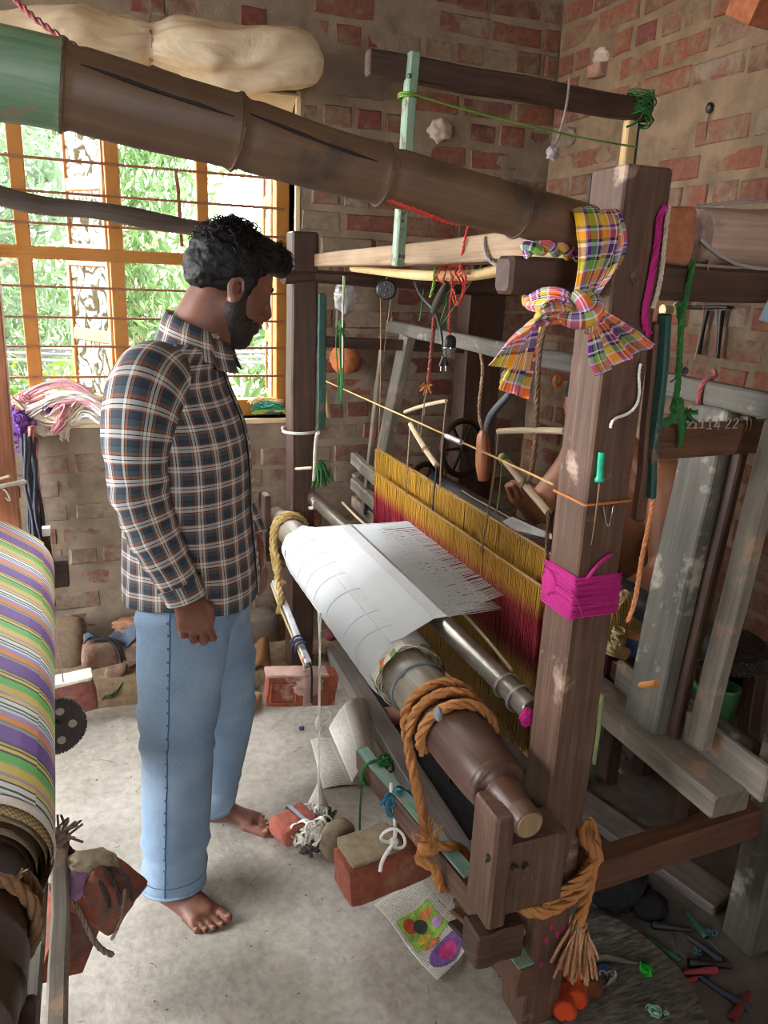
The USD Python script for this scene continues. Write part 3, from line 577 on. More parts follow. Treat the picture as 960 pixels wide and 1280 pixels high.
rod = Thing('back_rest_rod', 'dull steel rod that the white warp bends over', 'rod', (BX, 1.9, BZ))
rod.add('rod', lathe(V(BX, 1.135, BZ), V(BX, 2.735, BZ), [(0, .022), (.003, BR), (1.597, BR), (1.6, .022)], 28), plain('worn_rod', C(124, 116, 104), .28, .25, 24., .2, metal=.55), smooth=True)
rod.add('wire_ring', coil(V(BX, 1.235, BZ), (0, 1, .1), BR + .004, .0028, 1.1, .002, 6), plain('ring_wire', C(150, 154, 150), .4, .1, metal=.5), smooth=True)
rod.add('wire_ring', coil(V(BX, 1.18, BZ), (0, 1, .1), BR + .006, .003, 1.1, .002, 6), _mats['ring_wire'], smooth=True)
one('pink_tuft', 'small tuft of bright pink yarn stuck at the near end of the steel rod', 'yarn', blob(V(BX - .012, 1.13, BZ - .01), (.017, .01, .02), .5, 3, 8), m_pink, True)
one('thin_lath', 'thin pale lath lying along the warp behind the steel rod', 'stick', tube([onX(428, 628, .845), onX(452, 652, .848), onX(545, 733, .856), onX(640, 838, .86)], .0045, 6, 16), w_stick, True)

# heddles: threads from top stave to bottom stave, yellow with a red middle
def heddle_mat(name, z1, z2, z3, z4):
    return mat(name, {'g': ('geometry', {}), 's': ('separate_xyz', {}), 'r': ('map_range', {'from_min': 0.35, 'from_max': 1.0}), 'a': ('math', {'math_type': 'multiply', 'value2': .09}), 'ad': ('math', {'math_type': 'add'}), 'ad2': ('math', {'math_type': 'subtract', 'value2': .045}),
        'c': ('rgb_ramp', {'ramp': [(0, C(150, 112, 40)), (z1, C(168, 124, 34)), (z2, C(146, 10, 40)), (z3, C(180, 12, 46)), (z4, C(220, 160, 26)), (1, C(212, 170, 36))]}), 'h': ('hsv', {}), 'v': ('map_range', {'to_min': .62, 'to_max': 1.2}), 'p': ('principled_bsdf', {'roughness': .75})},
        [('g.position', 's.vector'), ('s.z', 'r.value'), ('g.random_per_island', 'a.value1'), ('r.result', 'ad.value1'), ('a.value', 'ad.value2'), ('ad.value', 'ad2.value1'), ('ad2.value', 'c.fac'), ('c.color', 'h.color'), ('g.random_per_island', 'v.value'), ('v.result', 'h.value'), ('h.color', 'p.base_color')])
hm1 = heddle_mat('heddle_yarn', .37, .43, .60, .67)
for row, (X, y0, y1, zt, zb, lab) in enumerate(((.955, 1.385, 2.478, .852, .42, 'front row of yellow heddle threads with a crimson middle, nearest the white warp'), (1.0, 1.41, 2.60, .912, .47, 'rear row of yellow heddle threads standing higher behind the front row'))):
    hd = Thing('heddle_shaft', lab, 'heddle', (X, (y0 + y1) / 2, zt))
    zf = zt + .022
    rng = np.random.RandomState(40 + row); th = []
    hd.add('stave', beam((X, y0 - .02, zt), (X, y1 + .01, zt - .003), .012, .009, ch=.003), w_fresh if row else w_fresh)
    hd.add('stave', beam((X, y0 - .02, zb), (X, y1 + .01, zb), .014, .012, ch=.003), w_fresh)
    n = int((y1 - y0) / .0042)
    for layer in (-1, 1):
        for i in range(n):
            y = y0 + (y1 - y0) * (i + .5 * (layer > 0)) / n + rng.randn() * .0006; z = np.linspace(zt + .004, zb - .005, 6)
            th.append(tube(np.stack([X + layer * .0075 * (1 - .75 * np.exp(-((z - (zt + zb) / 2) / .05) ** 2)) + rng.randn(6) * .0008, y + rng.randn(6) * .0011, z], 1), .0016, 3, caps=False))
    hd.add('heddle_threads', join(th), hm1, kind='stuff')
# ================= batten, cords and the things hung on the near loom =================
bt = Thing('batten', 'grey weathered batten hung in the loom, with its long top bar and shuttle box', 'batten', (1.15, 2.0, .6))
m_box = w_whitegrey
bt.add('top_bar', beam((1.15, .96, 1.327), (1.15, 2.915, 1.338), .03, .046, seed=30, seg=6, wob=.002), w_grey)
bt.add('sword', beam((1.15, 1.162, 1.305), (1.085, 1.145, .62), .04, .1, up=(0, 1, 0), seed=31), w_grey)
bt.add('sword_edge', beam((1.172, 1.10, 1.30), (1.107, 1.085, .62), .02, .03, up=(0, 1, 0), seed=32), w_dark)
bt.add('sword', beam((1.15, 2.72, 1.315), (1.085, 2.80, .72), .035, .085, up=(0, 1, 0), seed=33), w_whitegrey)
bt.add('strut', beam((1.06, 2.735, 1.29), (1.03, 2.80, .60), .02, .03, up=(0, 1, 0), seed=34), w_whitegrey)
bt.add('strut', beam((1.125, .985, 1.31), (1.09, 1.0, .66), .03, .045, up=(0, 1, 0), seed=35), w_whitegrey)
bt.add('race_board', beam((1.085, .895, .60), (1.085, 2.99, .60), .09, .05, seed=36, seg=6, wob=.003), m_box)
bt.add('box_wall', beam((1.125, .86, .655), (1.125, 1.30, .655), .016, .075, seed=37), m_box)
bt.add('box_wall', beam((1.165, .86, .63), (1.165, 1.45, .63), .02, .05, seed=38), w_red)
bt.add('box_end', beam((1.06, 2.99, .72), (1.10, 2.99, .57), .03, .05, up=(0, 1, 0), seed=39), m_box)
for z in (.73, .605): bt.add('box_end', beam(onX(442, 572 if z > .7 else 604, 1.03), onX(472, 600 if z > .7 else 632, 1.03), .03, .05, seed=40), m_box)
bt.add('bar_peg', beam((1.15, 2.88, 1.35), (1.15, 2.88, 1.375), .012, .012, up=(0, 1, 0)), w_whitegrey)
one('red_tie', 'faded red rag tied over the grey top bar near the brick wall', 'rag', join(rope([onX(873, 505, 1.13), onX(876, 485, 1.13), onX(884, 474, 1.14), onX(895, 470, 1.16), onX(890, 462, 1.16)], .005, step=.006)), plain('faded_red', C(150, 78, 74), .9, .2, 90.), True)
one('iron_spike', 'black iron spike stuck across the green twist of yarn', 'spike', join(lathe(onY(838, 478, 1.12), onY(859, 461, 1.12), [(0, .001), (.03, .003), (.035, .007), (.04, .006)], 9)), m_black, True)
# levers with their cords over the heddles
LX = .985
L1a, L1b = onX(513, 530, LX), onX(546, 582, LX); L2a, L2b = onX(627, 570, LX), onX(686, 641, LX)
B1a, B1b = onX(506, 515, LX), onX(558, 501, LX); B2a, B2b = onX(623, 539, LX), onX(706, 539, LX)
m_navyc = plain('navy_cord', C(40, 46, 70), .8); m_btw = plain('brown_twine', C(116, 88, 76), .9, .25, 160., .6)
def tw(pts, r): return rope([np.asarray(p, float) for p in pts], r, step=r * 1.6)
def line(pts, r, n=24): return tube([np.asarray(p, float) for p in pts], r, 6, n)
lv = Thing('heddle_lever', 'short jointed stick hanging over the left half of the heddles', 'lever', (L1a + L1b) / 2)
lv.add('stick', tube([L1a, (L1a + L1b) / 2 - V(0, 0, .004), L1b], [.0085, .0095, .0095], 10, 12), w_stick, smooth=True)
lv.add('cord_ring', coil((L1a * .4 + L1b * .6), L1b - L1a, .012, .002, 3, .003, 5), m_twine, smooth=True)
lv.add('heddle_cord', tw([L1a, onX(511, 560, .97), onX(507, 620, .95)], .0035), m_twine, smooth=True)
lv.add('heddle_cord', line([L1b, onX(543, 610, .98), onX(540, 650, .95)], .003), m_navyc, smooth=True, label='dark blue cord')
lv = Thing('heddle_lever', 'long pale stick slanting down to the pink-banded post', 'lever', (L2a + L2b) / 2)
lv.add('stick', tube([L2a, (L2a + L2b) / 2, L2b], [.010, .0105, .0095], 10, 12), w_stick, smooth=True)
lv.add('cord_ring', coil(L2a * .5 + L2b * .5, L2b - L2a, .0125, .003, 3, .004, 5), m_twine, smooth=True); lv.add('cord_ring', coil(L2a * .95 + L2b * .05, L2b - L2a, .012, .003, 3, .004, 5), m_limeyarn, smooth=True)
lv.add('heddle_cord', line([L2a, onX(626, 600, .98), onX(620, 640, .99)], .002), m_limeyarn, smooth=True, label='thin green cord')
lv.add('heddle_cord', tw([L2b, onX(684, 670, .97), onX(684, 700, .96)], .005), m_btw, smooth=True)
lv.add('hanging_twine', tw([onX(695, 385, LX), onX(676, 430, LX), onX(672, 480, LX), onX(670, 535, LX), onX(664, 590, LX), onX(660, 604, LX)], .007), m_twine, smooth=True); lv.add('hanging_twine', tw([onX(678, 395, .99), onX(674, 440, LX + .01), onX(671, 490, LX + .01)], .006), m_btw, smooth=True)
js = Thing('jack_stick', 'thin crooked stick level over the left heddle lever', 'stick', B1a)
js.add('stick', tube([B1a, (B1a + B1b) / 2 + V(0, 0, .004), B1b], .006, 8, 10), w_stick, smooth=True); js.add('heddle_cord', line([B1b, onX(552, 570, LX), onX(550, 615, 1.0)], .0028), m_twine, smooth=True)
js.add('loose_cord', line([onX(538, 470, .92), onX(531, 500, .95), onX(526, 545, .97)], .002), m_twine, smooth=True)
js = Thing('jack_stick', 'thin level stick in front of the weaver and the knotted twine', 'stick', B2a)
js.add('stick', tube([B2a, (B2a + B2b) / 2 + V(0, 0, .002), B2b], .0075, 8, 10), w_stick, smooth=True); js.add('heddle_cord', tw([B2a, onX(618, 590, LX), onX(610, 640, .97), onX(602, 690, .94)], .0032), m_twine, smooth=True)
def cord(name, label, pts, r, mt, cat='cord', tw=False, n=24, **k):
    pts = [np.asarray(p, float) for p in pts]
    return one(name, label, cat, rope(pts, r, step=r * 1.6, **k) if tw else tube(pts, r, 6, n), mt, True)
cp = [onX(402, 474, .90), onX(500, 518, .9), onX(600, 563, .9), onX(692, 606, .86)]
hp = [onX(402, 469, .86), onX(411, 522, .86)]; a_, b_ = onX(558, 545, .9), onX(577, 553, .9)
pi_ = Thing('picking_line', 'taut straw-coloured picking line over the heddles, with a grey sleeve and a wooden handle', 'line', cp[1])
pi_.add('cord', line(cp, .0026, 30), plain('straw_cord', C(206, 164, 106), .8, .15, 120.), smooth=True)
pi_.add('sleeve', lathe(a_, b_, [(0, .006), (.002, .0075), (np.linalg.norm(b_ - a_) - .002, .0075), (np.linalg.norm(b_ - a_), .006)], 12), w_zinc, smooth=True, label='grey metal sleeve')
pi_.add('handle', lathe(hp[0], hp[1], [(0, .006), (.02, .009), (.07, .0085), (.12, .009), (np.linalg.norm(hp[1] - hp[0]), .006)], 12), w_fresh, smooth=True)
pi_.add('handle_tie', coil(hp[0] * .85 + hp[1] * .15, hp[1] - hp[0], .0095, .0016, 3, .003, 5), m_black, smooth=True); pi_.add('hook_thread', line([onX(364, 470, .70), onX(395, 472, .8), hp[0]], .0009), m_black, smooth=True)

# sapling pole under the pale side beam with cords, pulley, lamp holder and plug
pp = [onX(440, 336, .85), onX(500, 342, .85), onX(560, 345, .85), onX(610, 341, .85), onX(638, 333, .85)]
one('sapling_pole', 'bare peeled sapling pole slung under the pale side beam', 'pole', tube(pp, [.009, .011, .0135, .0125, .013], 12, 30), w_fresh, True)
pu = Thing('pulley', 'small black spoked pulley hanging from the sapling pole', 'pulley', onX(483, 362, .9))
c0 = onX(483, 362, .9); ax = nrm(V(-.35, -1, 0))
pu.add('rim', lathe(c0 - ax * .008, c0 + ax * .008, [(0, .026), (.003, .032), (.007, .029), (.009, .029), (.013, .032), (.016, .026)], 26), m_black, smooth=True)
for k in range(5): pu.add('stud', blob(c0 + ax * .009 + rot(ax, k * 1.256) @ nrm(np.cross(ax, V(0, 0, 1))) * .016, (.0035,) * 3, 0, 3, 1, 1), m_steel)
pu.add('hub', blob(c0 + ax * .010, (.005,) * 3, 0, 3, 1, 2), m_steel, smooth=True)
pu.add('hanger', tube([c0 + V(0, 0, .03), c0 + V(.004, 0, .05), onX(485, 345, .88)], .003, 6, 6), m_steel, smooth=True)
pu.add('cord', line([c0 - V(.02, 0, 0), onX(476, 450, .92), onX(472, 575, .95)], .0018), m_twine, smooth=True)
pu.add('cord', line([c0 + V(.02, 0, 0), onX(485, 400, .95), onX(481, 440, 1.08)], .0018), m_twine, smooth=True)
rc = mat('red_flex', {'g': ('geometry', {}), 'r': ('rgb_ramp', {'ramp': [(0, C(206, 62, 50)), (.5, C(206, 62, 50)), (.51, C(70, 30, 34)), (1, C(70, 30, 34))], 'interpolate': False}), 'p': ('principled_bsdf', {'roughness': .6})}, [('g.random_per_island', 'r.fac'), ('r.color', 'p.base_color')])
bmb = lambda x, y: onY(x, y, 1.0)
rf = Thing('red_flex_coil', 'red and black twisted flex wound round the sapling pole with loops hanging', 'cable', onX(570, 350, .84))
wcen = onX(566, 343, .85)
for k in range(4): rf.add('turn', rope(wcen + np.array([[.0 + .02 * math.cos(t), -.06 + .035 * k + .01 * math.sin(3 * t + k), .02 * math.sin(t)] for t in np.linspace(0, 2 * PI, 14)]), .003, strands=2, step=.004), rc, smooth=True)
rf.add('loop', rope([onX(567, 345, .83), onX(566, 370, .825), onX(571, 381, .825), onX(577, 370, .825), onX(575, 345, .83)], .003, strands=2, step=.004), rc, smooth=True)
rf.add('loop', rope([onX(575, 345, .83), onX(580, 365, .82), onX(573, 378, .82), onX(567, 362, .82), onX(563, 375, .83), onX(564, 420, .83)], .003, strands=2, step=.004), rc, smooth=True)
lh = Thing('lamp_holder', 'black and chrome lamp holder hanging on the red flex', 'lamp holder', onX(563, 430, .83))
q0, q1 = onX(563, 419, .83), onX(561, 446, .83); Lh = np.linalg.norm(q1 - q0)
lh.add('cap', lathe(q0, q1, [(0, .005), (.003, .012), (.012, .0155), (.03, .0155), (.032, .013)], 20), m_black, smooth=True)
lh.add('collar', lathe(q0 * .45 + q1 * .55, q1, [(0, .016), (.004, .0165), (.008, .014), (.018, .0135), (.022, .0125), (Lh * .45, .012)], 20), plain('chrome', C(196, 196, 196), .2, .05, metal=.9), smooth=True)
lh.add('pin', tube([q1 - V(.008, 0, -.006), q1 - V(.02, 0, -.003)], .0025, 6, 3), _mats['chrome'])
pg = Thing('plug', 'black two-pin plug hanging on a black flex beside the lamp holder', 'plug', onX(554, 458, .85))
q0, q1 = onX(555, 446, .85), onX(554, 457, .85)
pg.add('body', loft(np.array([[onX(555, y, .85) + _R * w * math.cos(t) + V(0, .006 * math.sin(t), 0) for t in np.linspace(0, 2 * PI, 12, endpoint=False)] for y, w in ((443, .004), (447, .006), (452, .010), (456, .013), (458, .012))])), m_black, smooth=True)
for dx in (-3, 3): pg.add('pin', tube([onX(554 + dx, 457, .85), onX(554 + dx, 464, .85)], .0022, 8, 3), _mats['chrome'], smooth=True)
cord('black_flex', 'black flex looping from the sapling pole down to the plug', [onX(518, 345, .87), onX(522, 362, .86), onX(537, 382, .85), onX(546, 396, .84), onX(551, 415, .84), onX(555, 445, .85)], .0035, m_black)
one('cloth_wrapped_peg', 'grey cloth-bound peg slanting below the red flex', 'peg', tube([onX(558, 353, .83), onX(550, 372, .83), onX(541, 390, .83)], [.006, .011, .012, .007], 10, 12), w_grey, True)
cord('red_twist', 'old reddish twist of yarn hanging from the peg to above the heddles', [onX(543, 392, .84), onX(541, 420, .86), onX(538, 450, .88), onX(535, 478, .9)], .006, plain('dull_red_twist', C(140, 76, 70), .9, .3, 120.), tw=True)
one('orange_tassel', 'small orange tassel at the end of the reddish twist', 'tassel', tuft(onX(534, 482, .9), (-.3, 0, -1), 16, .03, .002, .8, 5), plain('tan_orange', C(186, 116, 60), .9), True)
cord('green_tie', 'light green cord tied on the sapling pole left of the red flex', [onX(544, 335, .84), onX(543, 350, .835), onX(540, 365, .84), onX(538, 372, .84)], .005, m_limeyarn, tw=True)
cord('green_tie', 'thin green cord hanging behind the black flex', [onX(530, 360, .88), onX(527, 385, .9), onX(524, 400, .95)], .0025, m_greenyarn)
cord('green_tie', 'loop of thin green cord hanging to the grey top bar behind the lamp holder', [onX(558, 365, .9), onX(556, 385, .95), onX(555, 402, 1.1), onX(560, 395, 1.1), onX(557, 370, .9)], .002, m_greenyarn)
cord('grey_string', 'grey cord looped over the pale side beam left of the plaid cloth', [onX(606, 296, .77), onX(607, 315, .768), onX(612, 325, .767), onX(622, 331, .768)], .004, _mats['grey_wool'], tw=True)
# red and black twisted flex running along the bamboo
cord('twisted_flex', 'red and black twisted flex running under the bamboo pole and over the pale side beam', [bmb(478, 248), onY(520, 263, 1.0), onY(560, 277, 1.02), onX(585, 283, .772), onX(581, 300, .768), onX(576, 330, .79), onX(572, 340, .83)], .0034, rc, 'cable', tw=True, strands=2)
cord('twisted_flex', 'red and black twisted flex crossing the plastic bundle at the top left corner', [onY(15, -5, 1.3), onY(60, 35, 1.25), onY(120, 72, 1.2), onY(188, 102, 1.12)], .0045, plain('dark_red_flex', C(140, 40, 52), .6, .5, 60.), 'cable', tw=True, strands=2)
# left end of the loom: green and white cords and peg on the back post, plastic flap
cord('green_hank', 'bunch of green and white cords hanging in front of the back wall', [onX(431, 345, .85), onX(430, 372, .85), onX(427, 400, .85)], .0022, m_limeyarn)
g = [tube([onX(427 + dx, 400, .85), onX(425 + dx * 1.5, 440, .85 + .004 * k), onX(426 + dx, 470, .85), onX(423 + dx * .6, 500 + 4 * k, .85)], .0025, 5, 14) for k, dx in enumerate((-3, 0, 3, 1))]
gh = Thing('green_strands', 'knotted green cords hanging by the back post', 'cord', onX(426, 430, .85)); gh.add('strands', join(g), m_greenyarn, smooth=True); gh.add('knot', join(blob(onX(427, 406, .845), (.012, .01, .016), .4, 3, 3), tuft(onX(428, 412, .84), (.5, 0, -1), 8, .04, .002, .3, 9)), m_greenyarn, smooth=True)
gh.add('pale_strand', tube([onX(429, 345, .852), onX(428, 400, .842), onX(428, 460, .845)], .002, 5, 14), m_white, smooth=True)
pw = Thing('white_tie', 'white and green rag tied round the back post with a small peg through it', 'tie', onX(385, 545, .7))
pw.add('band', coil(V(.745, 2.735, .96), (0, .02, 1), .068, .006, 1.2, .01, 6, jit=.004), plain('offwhite_rag', C(206, 200, 186), .9), smooth=True)
pw.add('tail', tube([onX(398, 541, .72), onX(394, 560, .73), onX(393, 585, .73), onX(392, 600, .74)], .006, 6, 10), _mats['offwhite_rag'], smooth=True)
pw.add('peg', tube([onX(370, 586, .69), onX(390, 585, .70)], .005, 6, 4), w_stick)
pw.add('green_tuft', join(tuft(onX(400, 580, .78), (0, -.3, -1), 26, .08, .004, .35, 3), blob(onX(400, 590, .78), (.02, .015, .04), .4, 4, 3)), m_greenyarn, smooth=True)
cord('rod_tie', 'frayed white rope ring round the far end of the steel rod', [onX(386, 612, .79) + V(0, .0, 0), onX(380, 622, .775), onX(383, 632, .77), onX(390, 622, .76)], .008, _mats['offwhite_rag'], tw=True)

# straw rope and zinc lever at the far end of the roller
ff = lambda y, a: V(RX + .06 * math.cos(a), y, RZ + .06 * math.sin(a))
cord('straw_rope', 'straw-coloured rope looped over the far end of the roller down to a zinc bar', [ff(2.60, t) for t in np.linspace(.3, 3.3, 7)] + [V(.612, 2.585, .56), onX(348, 700, .615), onX(347, 722, .60), onX(352, 745, .59), onX(348, 765, .585)], .013, m_hemp2, tw=True)
cord('straw_rope', 'second turn of straw rope round the far end of the roller', [ff(2.63, t) for t in np.linspace(-.3, 3.1, 8)] + [V(.612, 2.61, .52), onX(354, 728, .61)], .012, m_hemp2, tw=True)
za, zb = onX(343, 728, .598), onX(386, 832, .598)
zl = Thing('zinc_lever', 'square zinc bar slung below the far end of the roller', 'bar', (za + zb) / 2)
zl.add('bar', beam(za, zb, .022, .026, seed=50, ch=.003, seg=6), w_zinc)
zl.add('edge_strip', beam(za + V(-.013, 0, -.004), zb + V(-.013, 0, -.004), .004, .012), w_fresh)
zl.add('lashing', join(*[coil(za * (1 - t) + zb * t, zb - za, .022, .003, 2, .005, 5, jit=.004, seed=int(t * 99)) for t in (.72, .76, .8)]), plain('navy_lash', C(60, 66, 92), .8), smooth=True)
m_fbrick = bricky('brick_worn', C(146, 76, 52), C(190, 160, 138), .55, .66, 9., 2.2)
m_pbrick = plain('pink_dust', C(180, 146, 132), .95, .2, 20., .5)
cz = onY(376, 858, 2.14)
hb = Thing('hanging_brick', 'brick with a frog mark hanging from the zinc bar beside the striding man', 'brick', cz)
Rb = rot((0, 0, 1), -.10) @ rot((0, 1, 0), .10)
hb.add('brick', chunk(cz, (.225, .072, .108), Rb, .004, 4, .007), m_fbrick, smooth=40)
hb.add('mortar_crust', chunk(cz + Rb @ V(-.02, 0, .052), (.2, .07, .012), Rb, .006, 5, .005), m_pbrick, smooth=True)
fr = [Rb @ V(x, -.0375, z) + cz for x, z in ((-.1, .03), (-.02, .03), (-.02, -.035), (-.1, -.035), (-.1, .03))]
hb.add('frog_ridge', join(*[beam(p, q, .006, .008, up=(0, 1, 0), ch=.002, seg=1) for p, q in zip(fr, fr[1:])]), m_fbrick)
hb.add('strap', join(beam(cz + Rb @ V(.012, -.044, .06), cz + Rb @ V(.02, -.040, -.05), .03, .004, up=(0, 1, 0)), blob(cz + Rb @ V(.02, -.035, .02), (.05, .012, .035), .35, 3, 6)), m_pbrick, smooth=True)
hb.add('cord', join(rope([zb + V(-.01, .02, .015), cz + Rb @ V(.0, .0, .1), cz + Rb @ V(.005, -.01, .06)], .008, step=.01)), m_pbrick and plain('pink_cord', C(196, 160, 156), .9), smooth=True)
hb.add('dark_tail', tube([zb + V(.0, -.01, .01), cz + Rb @ V(.02, -.05, .06), cz + Rb @ V(.025, -.055, .0), cz + Rb @ V(.03, -.05, -.03)], .004, 5, 10), m_black, smooth=True)

# bamboo pole across the front, stick behind it
bp = [V(-.72, .985, 1.80), V(-.38, .99, 1.757), onY(-60, 82, 1.0), onY(0, 92, 1.0), onY(78, 108, 1.0), onY(180, 136, 1.0), onY(290, 164, 1.0), onY(400, 198, 1.01), onY(480, 219, 1.015), onY(570, 244, 1.02), onY(655, 266, 1.025), onY(716, 281, 1.03), onY(735, 286, 1.03)]
br_ = [.049, .0475, .046, .0455, .0445, .043, .041, .038, .0365, .0355, .0345, .034, .033]
bm = Thing('bamboo_pole', 'thick bamboo pole crossing the picture to the plaid cloth', 'pole', bp[7])
def seg(ts, radii, m=26): 
    s = spline(bp, 200); i = np.clip((np.array(ts) * 199).astype(int), 0, 199); return tube(s[i], radii, 18)
S = spline(bp, 300); D = np.r_[0, np.cumsum(np.linalg.norm(np.diff(S, axis=0), axis=1))]; _k = [int(np.argmin(np.linalg.norm(S - b, axis=1))) for b in bp]; rI = np.interp(np.arange(300), _k, br_)
nodes = [int(np.argmin(np.linalg.norm(S - onY(x, y, 1.01), axis=1))) for x, y in ((80, 110), (290, 164), (478, 219), (652, 266))]
for i in nodes:
    dd = np.abs(D - D[i]); rI = rI + .0025 * np.exp(-(dd / .005) ** 2) - .002 * np.exp(-((D - D[i] - .012) / .006) ** 2)
bm.add('culm', tube(S[nodes[0]:], rI[nodes[0]:], 24), w_bamboo, smooth=True)
bm.add('painted_end', tube(S[:nodes[0] + 1], rI[:nodes[0] + 1] + .001, 24), w_bamgreen, smooth=True)
for i in nodes: bm.add('node', coil(S[i], S[min(i + 2, 299)] - S[i - 2], rI[i] - .0015, .003, 1.0, 0, 6), w_bamboo, smooth=True)
bm.add('branch_scar', blob(onY(492, 205, .985), (.010, .006, .012), .3, 3, 4), wood('scar', C(70, 56, 46), C(98, 80, 66), C(120, 100, 84)), smooth=True)
m_soot = plain('soot_crack', C(34, 30, 32), .9, .2, 40., .3)
for (xa, xb, h0, h1) in ((102, 282, 113, 150), (300, 460, 146, 196)):
    pts = []
    for t in np.linspace(0, 1, 14):
        x = xa + (xb - xa) * t; i = int(np.argmin([abs((CAM + 0 * s)[0]) if False else abs(((s - CAM) @ _R) / ((s - CAM) @ _F) * FPX + 480 - x) for s in S])); pts.append(S[i] + nrm(V(0, -1, .45 - .25 * t)) * (rI[i] + .0005))
    bm.add('scorched_crack', tube(np.array(pts), [.0005, .002, .0026, .0016, .0024, .0005], 6), m_soot, smooth=True)
sk = [onY(-50, 231, 2.25), onY(0, 245, 2.25), onY(60, 258, 2.28), onY(110, 262, 2.3), onY(180, 274, 2.35), onY(250, 286, 2.45), onY(330, 305, 2.6), onY(360, 320, 2.66)]
one('bare_stick', 'dark bare branch crossing the window behind the man’s head'.replace('’', "'"), 'stick', tube(sk, [.025, .024, .021, .026, .022, .021, .02, .018], 12, 60), w_greystick, True)
# wrapped bundle over the window
m_plastic = mat('milky_plastic', {'t': ('texture_coordinate', {}), 'm': ('mapping', {'scale': (5., 12., 12.)}), 'n': ('noise_texture', {'scale': 1.2, 'detail': 3., 'distortion': 1.5}), 'b': ('bump', {'strength': .6, 'distance': .014}), 'r': ('rgb_ramp', {'ramp': [(.3, C(206, 186, 156)), (.7, C(236, 222, 196))]}), 'p': ('principled_bsdf', {'roughness': .32}), 'tr': ('translucent_bsdf', {'color': C(240, 222, 190)}), 'k': ('mix_closure', {'fac': .3})},
    [('t.object', 'm.vector'), ('m.vector', 'n.vector'), ('n.fac', 'b.height'), ('b.normal', 'p.normal'), ('n.fac', 'r.fac'), ('r.color', 'p.base_color'), ('p.BSDF', 'k.closure1'), ('tr.BSDF', 'k.closure2')], surface='k.closure')
YB = 2.93
prof = [(-40, 44, 24), (40, 52, 30), (110, 58, 34), (165, 56, 26), (188, 55, 18), (210, 57, 25), (260, 68, 36), (320, 72, 35), (370, 76, 30), (393, 78, 26), (397, 78, 20)]
xs = np.linspace(-40, 397, 70); R_ = []
for x in xs:
    y = np.interp(x, [p[0] for p in prof], [p[1] for p in prof]); r = np.interp(x, [p[0] for p in prof], [p[2] for p in prof]) / 962 * 2.75
    c = onY(x, y, YB); t = np.linspace(0, 2 * PI, 40, endpoint=False)
    near = np.exp(-((x - 187) / 45) ** 2); rr = r * (1 + .08 * np.sin(t * 3 + x * .02) + .05 * np.sin(t * 7 + x * .03) + (.045 + .10 * near) * np.abs(np.sin(t * 7 + .9 * np.sin(x * .035))) + .03 * np.sin(t * 5 + x * .11) + .12 * np.sin(x * .045 + 1.) * np.cos(t + .5))
    R_.append(np.stack([c[0] + .01 * np.sin(t * 2 + x * .05), c[1] + rr * .85 * np.cos(t), c[2] + rr * np.sin(t)], 1))
bu = Thing('wrapped_bundle', 'long roll wrapped in milky plastic sheet hung above the window', 'bundle', onY(200, 60, YB))
bu.add('plastic_wrap', loft(np.array(R_)[:, ::-1]), m_plastic, smooth=True)
bu.add('tie', coil(onY(187, 56, YB), (1, 0, .06), .05, .003, 1.1, .004, 5), m_twine, smooth=True)
bu.add('cord', tube([onY(187, 40, YB - .05), onY(188, 20, YB + .05), onY(188, -20, YB + .1)], .002, 5, 6), m_twine); bu.add('cord', tube([onY(187, 72, YB - .03), onY(188, 105, YB - .03)], .002, 5, 4), m_twine)

# plaid cloth knotted over the bamboo, stub beam and post
Y_, O_, U_, W_, K_, GR, PK, GY = C(236, 190, 30), C(232, 110, 20), C(96, 36, 130), C(226, 210, 226), C(24, 20, 40), C(86, 176, 64), C(206, 120, 180), C(130, 130, 126)
m_check = plaid('madras_check', [(3, Y_), (.4, W_), (1, U_), (.4, W_), (.5, K_), (2, O_), (.4, W_), (.5, U_), (.4, W_), (1.6, U_), (.6, K_), (1.5, GR), (.4, W_), (.6, K_), (1.4, GY), (.5, W_), (2.2, O_), (.6, PK), (.4, U_), (.6, W_)],
    [(2.6, Y_), (.5, U_), (.4, W_), (1.4, O_), (.5, K_), (.6, W_), (1.5, U_), (.4, W_), (.6, K_), (1.6, C(150, 190, 80)), (.4, W_), (2., O_), (.5, PK), (.4, W_), (.4, U_), (.4, W_), (1.2, GY), (.5, K_)], .13, .145, thread=500.)
def drape(cs, sides, folds, amp, nrm_dir, n=34, w=41, u0=0., cloth=.3, th=.0018, ph=0., arch=0.):
    """cs: centre points; sides: half-width vectors at those points; the cloth gathers into folds across its width"""
    t = np.linspace(0, 1, n); c = spline(cs, n); s = np.stack([np.interp(t, np.linspace(0, 1, len(sides)), np.array(sides)[:, k]) for k in range(3)], 1)
    x = np.linspace(-1, 1, w); am = np.interp(t, np.linspace(0, 1, len(np.atleast_1d(amp))), np.atleast_1d(amp))
    P = c[:, None] + s[:, None] * x[None, :, None] + np.asarray(nrm_dir) * (am[:, None] * (np.sin(folds * PI * x[None] + ph + 1.2 * t[:, None]) + .4 * np.sin(folds * 2.3 * PI * x[None] + ph * 2)))[..., None]
    P[..., 2] -= arch * x[None] ** 2 * (np.clip(1 - t / .45, 0, 1) ** .5)[:, None]
    L = np.linalg.norm(np.diff(c, axis=0), axis=1).sum()
    uv = np.stack(np.meshgrid(u0 + (x + 1) / 2 * cloth, t * L * 1.15), -1)
    return sheet(P, th, uv)
kn = onY(725, 392, .955)
lc = Thing('plaid_cloth', 'orange, yellow and purple checked cloth knotted round the bamboo and the post', 'cloth', kn)
